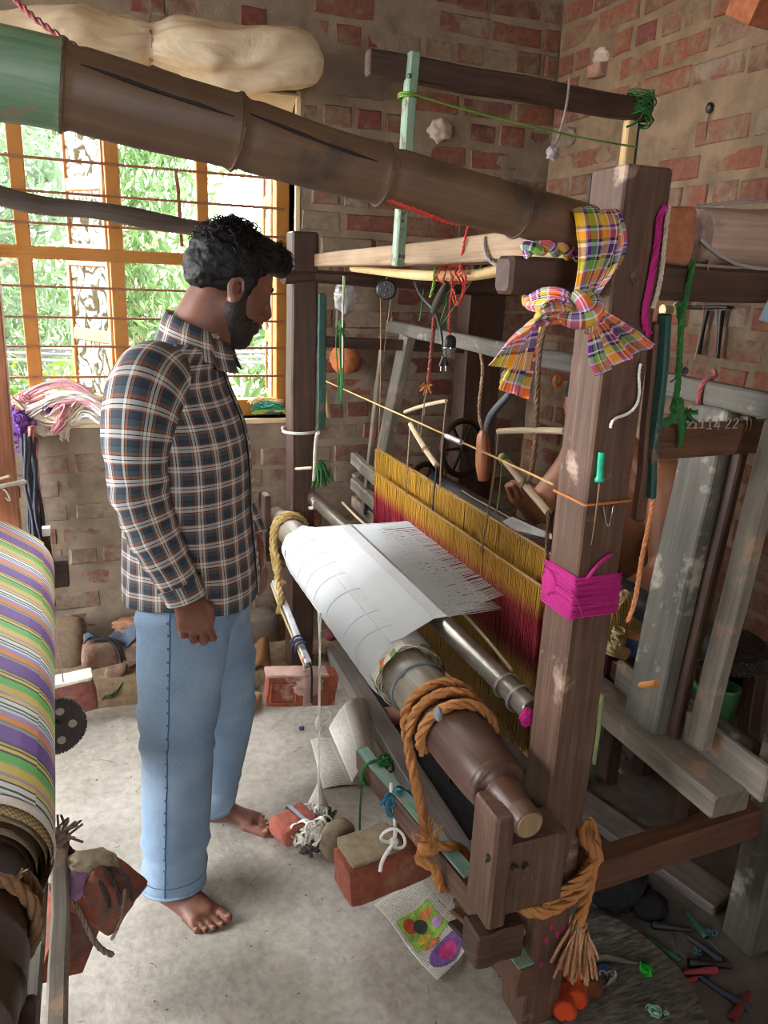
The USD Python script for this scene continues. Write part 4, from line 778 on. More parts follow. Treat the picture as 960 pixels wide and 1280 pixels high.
lc.add('main_band', drape([onY(735, 268, 1.08), onY(735, 259, 1.0), onY(742, 272, .972), onY(744, 310, .962), onY(734, 350, .958), onY(726, 385, .955)], [V(.02, 0, 0), V(.026, 0, 0), V(.030, 0, 0), V(.032, 0, .004), V(.022, 0, .004), V(.013, 0, .006)], 2.2, [.001, .004, .008, .009, .006, .003], (0, -1, 0), cloth=.17, arch=.016), m_check, smooth=True)
lc.add('under_band', drape([onY(757, 266, 1.05), onY(773, 290, .985), onY(770, 325, .975), onY(750, 360, .965), onY(732, 388, .958)], [V(.012, 0, 0), V(.014, .005, .004), V(.018, .005, .010), V(.014, 0, .014), V(.01, 0, .01)], 1.5, .005, (0, -1, 0), u0=.05, cloth=.11, ph=1), m_check, smooth=True)
def shift(g, du, dv, k=1.5): g.uv = g.uv * k + [du, dv]; return g
lc.add('twisted_end', shift(rope([onY(655, 313, 1.03), onY(675, 309, 1.02), onY(700, 312, 1.02), onY(722, 318, 1.03)], .012, pitch=.05, strands=2, sides=10, step=.005), .06, .05), m_check, smooth=True)
lc.add('lower_band', drape([onY(655, 370, 1.06), onY(668, 376, 1.005), onY(690, 374, .975), onY(708, 379, .962), onY(722, 390, .955)], [V(.001, 0, .003), V(.002, 0, .008), V(.006, 0, .017), V(.006, 0, .017), V(.002, 0, .012)], 1.6, .004, (0, -1, 0), u0=.1, cloth=.1), m_check, smooth=True)
lc.add('knot', join(shift(tube([kn + V(-.03, .002, -.006), kn + V(-.016, -.014, -.008), kn + V(.004, -.02, -.002), kn + V(.016, -.012, .012), kn + V(.014, .004, .024)], [.008, .013, .015, .013, .008], 16, 16), .075, .03), shift(tube([kn + V(-.012, .0, .026), kn + V(-.006, -.016, .012), kn + V(.004, -.018, -.010), kn + V(.014, -.004, -.022)], [.008, .012, .012, .007], 16, 14), .04, .075)), m_check, smooth=True)
lc.add('right_tail', drape([onY(736, 386, .955), onY(747, 400, .948), onY(764, 426, .948), onY(783, 450, .955)], [V(.006, 0, .005), V(.020, 0, .014), V(.038, 0, .021), V(.049, 0, .023)], 2.6, [.003, .007, .009, .008], (-.15, -1, .1), u0=.06, cloth=.2, n=40, w=57), m_check, smooth=True)
lc.add('left_tail', drape([onY(718, 396, .955), onY(692, 390, .953), onY(668, 398, .953), onY(650, 422, .955), onY(634, 460, .96)], [V(0, 0, .012), V(.004, 0, .017), V(.018, 0, .019), V(.029, 0, .010), V(.034, 0, -.004)], 1.8, [.003, .005, .007, .007, .006], (.1, -1, .1), u0=.03, cloth=.17, n=44, w=49), m_check, smooth=True)
lc.add('left_tail', drape([onY(672, 412, .972), onY(660, 440, .972), onY(647, 470, .972), onY(640, 492, .972)], [V(.008, 0, .006), V(.014, 0, .003), V(.022, 0, -.004), V(.026, 0, -.008)], 1.8, .007, (0, -1, .1), u0=.13, cloth=.12), m_check, smooth=True)

# pink yarn band, needle, cords on the near post
def around_post(z, g, x0=.776, x1=.866, y0=1.033, y1=1.123, c=.004): return [V(x0 - g, y1 - c, z), V(x0 - g, y0 + c, z), V(x0 - g * .7, y0 - g * .7, z), V(x0 + c, y0 - g, z), V(x1 - c, y0 - g, z), V(x1 + g * .7, y0 - g * .7, z), V(x1 + g, y0 + c, z), V(x1 + g, y1 - c, z), V(x1 - c, y1 + g, z), V(x0 + c, y1 + g, z), V(x0 - g * .7, y1 + g * .7, z)]
pk = Thing('pink_band', 'band of bright pink yarn wound round the near post', 'yarn band', (.82, 1.078, .99))
rngp = np.random.RandomState(8); turns = []
for k in range(24):
    z = .960 + .0033 * k + rngp.randn() * .0008; p = around_post(z, .0035 + abs(rngp.randn()) * .0012); p = [q + V(0, 0, rngp.randn() * .0012) for q in p]; p.append(p[0])
    turns.append(tube(np.array(p), .0022, 5))
pk.add('inner_wrap', beam((.821, 1.078, .957), (.821, 1.078, 1.039), .0925, .0925, up=(0, 1, 0), ch=.004, seg=3, wob=.0003), m_pink)
pk.add('turns', join(turns), m_pink, smooth=True)
pk.add('loose_end', tube([V(.795, 1.027, 1.035), onY(740, 715, 1.024), onY(764, 693, 1.027)], .0035, 6, 10), m_pink, smooth=True)
pk.add('loose_end', tube([onY(714, 738, 1.024), onY(722, 752, 1.022), onY(728, 770, 1.024)], .0015, 5, 8), m_pink, smooth=True)
pk.add('bulge', blob(V(.771, 1.10, 1.0), (.008, .022, .026), .25, 2.5, 3), m_pink, smooth=True)
nd = Thing('needle_tool', 'long needle with a green plastic handle hung on the near post', 'needle', onY(750, 600, 1.022))
nd.add('handle', lathe(onY(752, 565, 1.024), onY(749, 604, 1.024), [(0, .0045), (.002, .006), (.03, .0058), (.043, .0062), (.046, .0085), (.05, .0085), (.051, .003)], 16), plain('green_plastic', C(22, 164, 128), .35, .05), smooth=True)
nd.add('needle', tube([onY(749, 604, 1.024), onY(745, 640, 1.026), onY(739, 681, 1.027)], [.0018, .0015, .0006], 6, 10), plain('brass_needle', C(176, 150, 106), .3, .1, metal=.7), smooth=True)
pz = around_post(1.168, .0025); pz = [q + V(0, 0, (q[0] - .776) * .02 + (q[1] - 1.03) * .01) for q in pz] + [pz[0]]
one('orange_tie', 'orange cord tied round the near post above the pink band', 'cord', tube(np.array(pz), .0024, 6), m_orange, True)
cord('hooked_wire', 'small bent wire hung under the orange cord', [onY(754, 633, 1.026), onY(762, 655, 1.024), onY(764, 645, 1.024), onY(767, 632, 1.026)], .0012, _mats['chrome'])
cord('white_loop', 'loose white string hanging on the near post under the checked cloth', [onY(801, 455, 1.02), onY(799, 480, 1.024), onY(796, 505, 1.024), onY(783, 518, 1.024), onY(768, 524, 1.022), onY(763, 535, 1.02)], .0028, m_white, tw=True)
cord('pink_braid', 'pink braided cord hanging down the right side of the near post', [onY(832, 258, 1.028), onY(824, 275, 1.024), onY(822, 300, 1.022), onY(817, 330, 1.022), onY(811, 365, 1.02), onY(806, 395, 1.02), onY(812, 418, 1.02)], .006, m_pink, tw=True)
cord('white_braid', 'dirty white cord hanging beside the pink braid', [onY(836, 258, 1.03), onY(833, 280, 1.026), onY(828, 330, 1.026), onY(822, 365, 1.026), onY(816, 385, 1.03)], .0045, plain('dirty_white', C(196, 182, 160), .9, .2, 120.), tw=True)
cord('green_twist', 'thick green twist of yarn hanging from the right cross beam behind the near post', [onY(866, 325, 1.05), onY(860, 360, 1.05), onY(853, 395, 1.06), onY(850, 430, 1.058), onY(847, 480, 1.058), onY(845, 500, 1.058)], .006, m_greenyarn, tw=True)
cord('green_twist', 'second green strand joining the thick green twist', [onY(848, 380, 1.05), onY(851, 400, 1.08), onY(853, 410, 1.09)], .006, m_greenyarn, tw=True)
one('green_knot', 'frayed knot at the bottom of the green twist hanging over the chalked plank', 'knot', join(blob(onY(846, 508, 1.058), (.012, .01, .016), .4, 3, 5), tube([onY(846, 512, 1.058), onY(838, 525, 1.058), onY(829, 529, 1.058)], [.008, .007, .009], 7, 8), tube([onY(848, 512, 1.058), onY(852, 540, 1.058), onY(848, 560, 1.06)], [.009, .008, .004], 7, 10), tuft(onY(853, 518, 1.058), (1, 0, -.4), 14, .025, .003, .5, 4)), m_greenyarn, True)
cord('brown_string', 'thin brown string hanging from the right cross beam past the chalked plank', [onY(886, 325, 1.05), onY(879, 390, 1.08), onY(868, 450, 1.15)], .0014, m_twine)
rg = Thing('round_pole', 'thick pale round pole lying on the right cross beam', 'pole', (1.3, 1.08, 1.61))
rg.add('pole', lathe(V(.965, 1.08, 1.608), V(1.75, 1.085, 1.616), [(0, .040), (.004, .044), (.11, .046), (.113, .0475), (.5, .048), (.785, .048)], 30), wood('pale_pole', C(140, 114, 98), C(176, 148, 130), C(196, 172, 154), .6, patch=C(126, 96, 90), pscale=7.), smooth=True)
rg.add('cobweb', join(*[tube([V(.95, 1.05, 1.60), V(1.0, 1.035, 1.57), V(1.08, 1.035, 1.56), V(1.15, 1.04, 1.565)], .0035, 5, 12), tube([V(.95, 1.07, 1.65), V(1.03, 1.06, 1.662), V(1.15, 1.06, 1.664)], .003, 5, 10)]), _mats['grey_wool'], smooth=True)
bb = Thing('wedge_brick', 'orange brick bat wedged on the cross beam between the near post and the round pole', 'brick', (.91, 1.08, 1.60))
bb.add('brick', chunk((.906, 1.075, 1.603), (.062, .06, .088), None, .006, 9, .010), bricky('brick_orange', C(168, 104, 72), C(150, 120, 96), .6, .7, 20., 7.), smooth=40)
one('lamp_bulb', 'pale round knob half hidden behind the right cross beam', 'knob', join(blob(onY(846, 386, 1.12), (.011,) * 3, .05, 2, 2), lathe(onY(828, 387, 1.12), onY(842, 387, 1.12), [(0, .009), (.018, .009)], 12)), plain('cream', C(206, 190, 140), .5), True)
cord('brown_braid', 'orange-brown knotted cord hanging right of the near post down to the heddle ends', [onY(822, 580, 1.16), onY(818, 610, 1.16), onY(810, 660, 1.155), onY(802, 700, 1.15), onY(795, 745, 1.145), onY(784, 778, 1.14)], .0055, plain('rust_twine', C(176, 112, 72), .9, .3, 140.), tw=True)
cord('brown_string', 'thin tan string hanging between the near post and the weaver', [onY(824, 560, 1.165), onY(822, 585, 1.16)], .002, m_twine)
# ================= bodies: blended rounded bones, meshed as one continuous skin =================
class Sdf_:
    def __init__(s): s.p = []
    def cap(s, a, b, ra, rb=None, k=.02): s.p.append(('c', V(*a), V(*b), ra, ra if rb is None else rb, k)); return s
    def ell(s, c, r, R=None, k=.02): s.p.append(('e', V(*c), V(*r), np.eye(3) if R is None else np.asarray(R), 0, k)); return s
    def cut(s, c, r, R=None, k=.01): s.p.append(('x', V(*c), V(*r), np.eye(3) if R is None else np.asarray(R), 0, k)); return s
    def half(s, n, off, k=.01): s.p.append(('h', nrm(n), off, 0, 0, k)); return s     # keep where n.p < off
    @staticmethod
    def one(q, P):
        t = q[0]
        if t == 'c':
            a, b, ra, rb = q[1:5]; ba = b - a; h = np.clip(((P - a) @ ba) / max(ba @ ba, 1e-12), 0, 1)
            return np.linalg.norm(P - a - h[:, None] * ba, axis=1) - (ra + (rb - ra) * h)
        if t in 'ex':
            l = (P - q[1]) @ q[3]; k0 = np.linalg.norm(l / q[2], axis=1); k1 = np.linalg.norm(l / q[2] ** 2, axis=1)
            return np.where(k0 < 1e-4, -q[2].min(), k0 * (k0 - 1) / np.maximum(k1, 1e-9))
        return P @ q[1] - q[2]
    def __call__(s, P, sel=None):
        d = np.full(len(P), 1e3)
        for i, q in enumerate(s.p):
            m = slice(None) if sel is None else sel[i]
            if sel is not None and not m.any(): continue
            e = s.one(q, P[m]); k = q[5]; c = d[m]
            if q[0] in 'ce':
                h = np.clip(.5 + .5 * (c - e) / k, 0, 1); d[m] = c + (e - c) * h - k * h * (1 - h)
            else:
                e = -e if q[0] == 'x' else e; h = np.clip(.5 - .5 * (c - e) / k, 0, 1); d[m] = c + (e - c) * h + k * h * (1 - h)
        return d
    def mesh(s, cell=.004, disp=None):
        lo, hi = np.full(3, 1e9), np.full(3, -1e9)
        for q in s.p:
            if q[0] == 'c':
                for c, r in ((q[1], q[3]), (q[2], q[4])): lo = np.minimum(lo, c - r); hi = np.maximum(hi, c + r)
            elif q[0] == 'e': r = q[2].max(); lo = np.minimum(lo, q[1] - r); hi = np.maximum(hi, q[1] + r)
        lo -= .03; hi += .03; B = 10; nb = np.ceil((hi - lo) / (cell * B)).astype(int); N = nb * B
        bc = np.stack(np.meshgrid(*[np.arange(n) for n in nb], indexing='ij'), -1).reshape(-1, 3)
        cen = lo + (bc + .5) * B * cell; hd = B * cell * .9
        d0 = s(cen); act = np.abs(d0) < hd + .03
        D = np.repeat(np.repeat(np.repeat(d0.reshape(nb), B, 0), B, 1), B, 2).astype(np.float32)
        bc, cen, dc = bc[act], cen[act], d0[act]; M = B ** 3
        g = np.stack(np.meshgrid(*[np.arange(B)] * 3, indexing='ij'), -1).reshape(-1, 3)
        for s0 in range(0, len(bc), 400):
            b = bc[s0:s0 + 400]; I = (b[:, None] * B + g[None]).reshape(-1, 3); P = lo + I * cell
            near = [np.repeat((s.one(q, cen[s0:s0 + 400]) < dc[s0:s0 + 400] + 2.2 * hd + .05) if q[0] in 'ce' else np.ones(len(b), bool), M) for q in s.p]
            v = s(P, near)
            if disp is not None: v = v - disp(P)
            D[I[:, 0], I[:, 1], I[:, 2]] = v
        return surface_nets(D, lo, cell)
def surface_nets(D, lo, cell):
    sg = D < 0; n = np.array(D.shape) - 1
    cnt = np.zeros(n, np.int8)
    for o in np.ndindex(2, 2, 2): cnt += sg[o[0]:n[0] + o[0], o[1]:n[1] + o[1], o[2]:n[2] + o[2]]
    act = (cnt > 0) & (cnt < 8); I = np.argwhere(act); idx = np.full(n, -1, np.int64); idx[act] = np.arange(len(I))
    acc, w = np.zeros((len(I), 3)), np.zeros(len(I))
    for a in range(3):
        for o in np.ndindex(2, 2):
            c0 = np.insert(np.array(o), a, 0); c1 = c0.copy(); c1[a] = 1
            p, q = I + c0, I + c1; d0, d1 = D[tuple(p.T)].astype(float), D[tuple(q.T)].astype(float); m = (d0 < 0) != (d1 < 0)
            t = d0[m] / (d0[m] - d1[m]); x = p[m].astype(float); x[:, a] += t; acc[m] += x; w[m] += 1
    vv = lo + acc / w[:, None] * cell; F = []
    for a in range(3):
        b, c = (a + 1) % 3, (a + 2) % 3; sl = [slice(1, None)] * 3; sl[a] = slice(None, -1)
        s0 = sg[tuple(slice(1, -1) if k != a else slice(0, -1) for k in range(3))]; s1 = sg[tuple(slice(1, -1) if k != a else slice(1, None) for k in range(3))]
        e = np.argwhere(s0 != s1)
        if not len(e): continue
        fl = s0[tuple(e.T)]; off = np.ones(3, int); off[a] = 0; e = e + off
        eb, ec = np.eye(3, dtype=int)[b], np.eye(3, dtype=int)[c]
        q = np.stack([idx[tuple((e - x).T)] for x in (eb + ec, ec, 0 * eb, eb)], 1)
        q = np.where(fl[:, None], q, q[:, ::-1]); F.append(q[(q >= 0).all(1)])
    return G(vv, tris(np.vstack(F)))

m_skin = mat('brown_skin', {'t': ('texture_coordinate', {}), 'n': ('noise_texture', {'scale': 18., 'detail': 5.}), 'n2': ('noise_texture', {'scale': 260., 'detail': 3.}), 'r': ('rgb_ramp', {'ramp': [(.3, C(100, 62, 47)), (.7, C(126, 81, 62))]}), 'b': ('bump', {'strength': .25, 'distance': .0012}), 'p': ('principled_bsdf', {'roughness': .5, 'subsurface_weight': .08, 'subsurface_scale': .01})},
    [('t.object', 'n.vector'), ('t.object', 'n2.vector'), ('n.fac', 'r.fac'), ('r.color', 'p.base_color'), ('n2.fac', 'b.height'), ('b.normal', 'p.normal')])
m_skin2 = mat('tan_skin', {'t': ('texture_coordinate', {}), 'n': ('noise_texture', {'scale': 12., 'detail': 5.}), 'r': ('rgb_ramp', {'ramp': [(.3, C(128, 82, 56)), (.7, C(160, 106, 76))]}), 'p': ('principled_bsdf', {'roughness': .45})},
    [('t.object', 'n.vector'), ('n.fac', 'r.fac'), ('r.color', 'p.base_color')])
m_hair = plain('black_hair', C(15, 14, 16), .55, .3, 300., .5, extra={'specular_ior_level': .3})
m_beard = plain('black_beard', C(38, 29, 27), .7, .45, 330., .9)
m_nail = plain('nail', C(164, 116, 98), .35, .05)
m_eye = plain('eye_white', C(214, 206, 198), .3, .03)

def head_frame(E, fwd, up, s):
    """local axes: forward, left, up (about the point between the ears); returns a mapper from millimetres to the world"""
    f = nrm(fwd); l = nrm(np.cross(up, f)); u = np.cross(f, l); A = np.stack([f, l, u], 1)
    return A, (lambda x, y, z: E + A @ (V(x, y, z) * .001 * s))
def add_head(B, A, L, s):
    m = lambda *r: tuple(np.array(r) * .001 * s)
    B.ell(L(-6, 0, 44), m(90, 71, 80), A, .01); B.ell(L(34, 0, 12), m(52, 60, 80), A, .02)
    for y in (-1, 1):
        B.cap(L(8, y * 50, -38), L(60, y * 14, -84), .022 * s, .018 * s, .02); B.ell(L(52, y * 40, -8), m(30, 22, 32), A, .02)
        B.cap(L(78, y * 6, 38), L(70, y * 42, 40), .011 * s, .009 * s, .012)
        B.cut(L(91, y * 32, 22), m(15, 17, 11), A, .012); B.ell(L(72.5, y * 32, 23), m(14.5, 16, 13), A, .004)
        B.ell(L(98, y * 12, -20), m(11, 9, 9), A, .008)
        B.ell(L(-4, y * 71, 2), m(20, 6, 33), A @ rot((0, 1, 0), -.25) @ rot((0, 0, 1), y * .3), .005)
        B.cut(L(-1, y * 77.5, 5), m(11, 7, 20), A @ rot((0, 1, 0), -.25), .004)
        B.ell(L(4, y * 73, -24), m(9, 5, 9), A, .005)
    B.ell(L(68, 0, -88), m(22, 24, 17), A, .018)
    B.cap(L(84, 0, 32), L(108, 0, -10), .009 * s, .0125 * s, .012)
    B.ell(L(84, 0, -48), m(20, 26, 22), A, .02)
    B.ell(L(100, 0, -44), m(9, 24, 6), A, .006); B.ell(L(97, 0, -56), m(9, 21, 7), A, .006); B.cut(L(108, 0, -50), m(14, 24, 2.2), A, .003)
def hand(B, wrist, palm_dir, across, back, s, curl, thumb_side=1, spread=.08, tcurl=(.3, .3)):
    """palm as a flattened block, five fingers as jointed chains that bend away from the back of the hand"""
    d, ac, bk = nrm(palm_dir), nrm(across), nrm(back)
    mm = .001 * s
    B.cap(wrist, wrist + d * 22 * mm, 24 * mm, 25 * mm, .012)
    kn = []
    for i, (o, fw, r) in enumerate(((32, 84, 13), (11, 88, 13.5), (-10, 84, 13), (-29, 74, 12))):      # index .. little, across from thumb side
        k = wrist + d * fw * mm + ac * o * thumb_side * mm; kn.append(k)
        B.cap(wrist + d * 16 * mm + ac * o * .55 * thumb_side * mm, k, 16 * mm, r * mm, .012)
    tips = []
    for i, (k, ls, r) in enumerate(zip(kn, ((42, 26, 20), (46, 30, 21), (42, 28, 21), (33, 21, 18)), (10.2, 10.4, 9.8, 8.8))):
        p, dd, a = k, d + ac * thumb_side * spread * (1.2 - i * .8), 0.
        p = k
        for j, l in enumerate(ls):
            a += curl[i][j]; e = nrm(d * math.cos(a) - bk * math.sin(a) + ac * thumb_side * spread * (1.1 - i * .75))
            q = p + e * l * mm; B.cap(p, q, r * mm * (1 - .06 * j), r * mm * (.95 - .07 * j), .004); p = q
        tips.append((p, e))
    t0 = wrist + d * 20 * mm + ac * 22 * thumb_side * mm - bk * 8 * mm
    t1 = t0 + (d * .72 + ac * .62 * thumb_side - bk * .35) * 40 * mm
    e = nrm(d * .95 + ac * (.25 - tcurl[0]) * thumb_side - bk * .3); t2 = t1 + e * 32 * mm
    e2 = nrm(d * .95 + ac * (.1 - tcurl[1]) * thumb_side - bk * .35); t3 = t2 + e2 * 24 * mm
    B.cap(t0, t1, 17 * mm, 13 * mm, .014); B.cap(t1, t2, 12 * mm, 11 * mm, .005); B.cap(t2, t3, 11 * mm, 8.5 * mm, .004)
    return tips
def foot(B, heel, toe_dir, s, out_side, ankle):
    """heel on the floor, toes towards toe_dir; out_side = +1 when the little toe lies to the left of toe_dir"""
    d = nrm(V(toe_dir[0], toe_dir[1], 0)); w = V(-d[1], d[0], 0) * out_side; mm = .001 * s; h = V(heel[0], heel[1], 0)
    B.ell(h + d * 18 * mm + V(0, 0, 28 * mm), V(36, 31, 30) * mm, np.stack([d, np.cross((0, 0, 1), d), V(0, 0, 1)], 1), .02)
    B.cap(ankle, h + d * 42 * mm + V(0, 0, 62 * mm), 36 * mm, 35 * mm, .02)
    B.cap(h + d * 45 * mm + V(0, 0, 50 * mm), h + d * 165 * mm - w * 14 * mm + V(0, 0, 27 * mm), 34 * mm, 22 * mm, .03)
    B.cap(h + d * 40 * mm + w * 12 * mm + V(0, 0, 24 * mm), h + d * 160 * mm + w * 28 * mm + V(0, 0, 17 * mm), 24 * mm, 16 * mm, .03)
    nails = []
    for o, f0, l, r in ((-30, 172, 52, 14.5), (-8, 180, 44, 10.5), (9, 174, 40, 10), (24, 165, 36, 9.5), (38, 152, 32, 9.5)):
        a = h + d * (f0 - 16) * mm + w * o * .92 * mm + V(0, 0, (r + 5) * mm); b = h + d * (f0 + l * .55) * mm + w * (o * 1.08) * mm + V(0, 0, (r + 3) * mm); c = h + d * (f0 + l) * mm + w * o * 1.12 * mm + V(0, 0, (r - 1.) * mm)
        B.cap(a, b, (r + 1) * mm, r * .92 * mm, .007); B.cap(b, c, r * .94 * mm, r * .92 * mm, .003); nails.append((c + V(0, 0, r * .74 * mm) - d * 1 * mm, d, r * mm, w))
    return nails
def nail_mesh(c, d, r, w, up=V(0, 0, 1)): return blob(c, (r * .75, r * .62, r * .22), 0, 1, 1, 2, R=np.stack([nrm(d), nrm(np.cross(up, d)), nrm(up)], 1))

# ----------------------------- the standing man -----------------------------
RB = onY
Eh = onY(297, 362, 1.672)                                    # near ear
fw = nrm(V(.90, .10, -.45)); upv = nrm(V(.42, .05, .9)); upv = nrm(upv - fw * (upv @ fw))
HS = .95
A_, L0 = head_frame(V(0, 0, 0), fw, upv, HS)
Ec = Eh - A_ @ V(0, -.074 * HS, 0)
A_, L_ = head_frame(Ec, fw, upv, HS)
man = Thing('person', "man in a checked shirt and light blue jeans standing and looking down at the loom", 'person', (.2, 1.75, 0))
B = Sdf_()
fac = nrm(V(.95, -.30, 0)); lef = V(-fac[1], fac[0], 0)        # the way the body faces, and its left
T0 = V(.215, 1.752, 0)
B.cap(T0 + V(0, 0, .80), T0 + V(0, 0, .98), .095, .098, .05); B.cap(T0 + lef * .055 + V(0, 0, .84), T0 - lef * .055 + V(0, 0, .84), .09, .09, .05)
B.cap(T0 + V(-.01, 0, 1.0), T0 + V(-.015, 0, 1.18), .105, .108, .05); B.cap(T0 + lef * .07 + V(-.02, 0, 1.2), T0 - lef * .07 + V(-.02, 0, 1.2), .088, .088, .05)
shR, shL = V(.115, 1.60, 1.295), V(.235, 1.925, 1.29)
nb = (shR + shL) / 2 + V(.02, 0, .02)
B.cap(shR, nb, .048, .055, .04); B.cap(shL, nb, .048, .055, .04)
B.cap(nb + V(0, 0, .0), Ec + A_ @ V(-.022, 0, -.03), .060, .052, .03)
B.cap(nb + V(.045, 0, -.01), Ec + A_ @ V(.008, 0, -.06), .045, .042, .03)
add_head(B, A_, L_, HS)
elR, wrR = V(.105, 1.555, 1.045), onY(232, 745, 1.525)
B.cap(shR, elR, .047, .040, .03); B.cap(elR, wrR, .040, .026, .02)
elL, wrL = V(.30, 1.965, 1.03), V(.395, 1.905, .83)
B.cap(shL, elL, .047, .040, .03); B.cap(elL, wrL, .040, .026, .02)
pdR = nrm(onY(246, 790, 1.515) - wrR)
tips = hand(B, wrR, pdR, nrm(V(.95, -.05, .12)), nrm(V(.10, -1, .12)), .86, ((.25, 1.25, .9), (.35, 1.25, .9), (.4, 1.3, .9), (.45, 1.3, .9)), 1, .05, (.25, .35))
hand(B, wrL, nrm(V(.12, -.10, -.95)), nrm(V(.45, -.85, .1)), nrm(V(.9, .35, .05)), .86, ((.3, .7, .5), (.35, .8, .5), (.4, .8, .5), (.4, .8, .5)), 1, .05)
# legs
hpR, hpL = T0 - lef * .085 + V(-.02, 0, .80), T0 + lef * .085 + V(0, 0, .80)
knR, knL = V(.155, 1.665, .45), V(.275, 1.87, .44)
heelR, heelL = V(.105, 1.672, 0), V(.245, 1.925, 0)
toeR, toeL = nrm(V(.56, -.83, 0)), nrm(V(.82, -.57, 0))
anR, anL = heelR + toeR * .028 + V(0, 0, .085), heelL + toeL * .028 + V(0, 0, .085)
for h, k, a_, t in ((hpR, knR, anR, toeR), (hpL, knL, anL, toeL)):
    B.cap(h - V(0, 0, .03), k, .072, .052, .04); B.cap(k, a_ + V(0, 0, .02), .052, .034, .03)
nR = foot(B, heelR, toeR, .90, -1, anR); nL = foot(B, heelL, toeL, .90, 1, anL)
body = B.mesh(.0036)
man.add('body', body, m_skin, smooth=True)
man.add('toenail', join([nail_mesh(*q) for q in nR[:1]]), m_nail, smooth=True)
for q in nR[1:] + nL: man.add('toenail', nail_mesh(*q), m_nail, smooth=True)
for y in (-1, 1):
    e = man.add('eye', blob(L_(73, y * 32, 20), np.array((12., 12., 12.)) * .001 * HS, 0, 1, 1, 3), m_eye, smooth=True)
    man.add('iris', blob(L_(82, y * 32, 16), np.array((3.2, 5.5, 5.5)) * .001 * HS, 0, 1, 1, 2, R=A_), m_black, parent=e, smooth=True)
    man.add('eyebrow', tube([L_(90, y * 12, 40), L_(86, y * 28, 44), L_(76, y * 46, 40)], [.003, .0042, .002], 6, 8), m_hair, smooth=True)
mm = lambda *r: tuple(np.array(r) * .001 * HS)
H = Sdf_()
H.ell(L_(-14, 0, 52), mm(102, 80, 92), A_, .01); H.ell(L_(52, 0, 106), mm(46, 60, 32), A_, .03); H.ell(L_(84, 4, 100), mm(24, 48, 22), A_, .02)
H.ell(L_(-62, 0, 10), mm(46, 60, 46), A_, .02)
H.cut(L_(82, 0, 4), mm(62, 110, 78), A_ @ rot((0, 1, 0), -.1), .012)
H.cut(L_(18, 0, -62), mm(62, 110, 76), A_ @ rot((0, 1, 0), .25), .012)
for y in (-1, 1): H.cap(L_(20, y * 66, 34), L_(22, y * 65, -4), .010, .007, .01); H.cut(L_(-6, y * 82, 2), mm(20, 14, 30), A_, .005)
hz = lambda P: .0045 * (meshkit.noise(P * 150, 3) - .4) + .007 * (meshkit.noise(P * 62, 5) - .45)
man.add('hair', H.mesh(.0032, hz), m_hair, smooth=True)
rng = np.random.RandomState(14); cur = []
for _ in range(520):
    d = rng.randn(3); d[2] = abs(d[2]) * 1.2 + .15; d = nrm(d)
    base = V(-14, 0, 52) + d * V(101, 80, 94)
    if d[0] > .15: base = V(52, 0, 104) + d * V(54, 60, 36)
    if base[0] > 60 and base[2] < 86: continue
    p0 = L_(*base); R1 = rng.uniform(.005, .011); ax = nrm(rng.randn(3)); n0 = A_ @ d; t1 = nrm(np.cross(ax, n0)); t2 = nrm(n0 + t1 * .1)
    th = np.linspace(0, rng.uniform(3.2, 6.0), 10); cur.append(tube(p0 - n0 * .003 + np.outer(np.sin(th) * R1 + th * .0012, n0) + np.outer((1 - np.cos(th)) * R1, t1) + np.outer(th * .001, ax), .0011, 3))
man.add('curls', join(cur), m_hair, smooth=True, kind='stuff')
Bd = Sdf_()
for y in (-1, 1):
    Bd.cap(L_(20, y * 58, -6), L_(16, y * 55, -36), .013, .019, .01); Bd.cap(L_(14, y * 52, -40), L_(62, y * 15, -88), .0245, .0215, .015)
    Bd.cap(L_(102, y * 4, -33), L_(88, y * 24, -46), .0055, .0055, .008); Bd.cap(L_(86, y * 26, -50), L_(80, y * 18, -76), .008, .012, .01)
for y in (-1, 1): Bd.ell(L_(42, y * 44, -50), mm(32, 11, 30), A_ @ rot((0, 0, 1), -y * .32), .012)
Bd.ell(L_(71, 0, -90), mm(26, 27, 21), A_, .018)
Bd.cut(L_(104, 0, -50), mm(16, 23, 11), A_, .005)
bz = lambda P: .004 * (meshkit.noise(P * 260, 9) - .5)
man.add('beard', Bd.mesh(.0034, bz), m_beard, smooth=True)

# clothes: lofted shells with their own weave direction
Nv, Bk, Wh, Og, Tl = C(38, 52, 66), C(26, 28, 36), C(204, 203, 196), C(150, 86, 46), C(58, 80, 86)
m_shirt = plaid('checked_shirt', [(3.6, Nv), (.3, Bk), (.7, Og), (.3, Nv), (.9, Wh), (.3, Bk), (.8, Wh), (.3, Nv), (.5, Og)], [(1.6, Nv), (.3, Bk), (1.6, Tl), (.8, Og), (.3, Nv), (1.0, Wh), (.3, Bk), (.8, Wh), (.4, Og)], .043, .043, thread=800., sheen=.05)
def shell(rings, n=64, fold=None, uoff=0., us=1., flip=False):
    """rings: (centre, axis1 * r1, axis2 * r2); closed tube open at both ends, doubled inwards"""
    t = np.linspace(0, 2 * PI, n, endpoint=False); R_ = []
    for i, (c, a1, a2) in enumerate(rings):
        f = 1 + (fold(i / (len(rings) - 1), t) if fold else 0)
        R_.append(np.asarray(c) + (np.cos(t) * f)[:, None] * np.asarray(a1) + (np.sin(t) * f)[:, None] * np.asarray(a2))
    return np.array(R_)
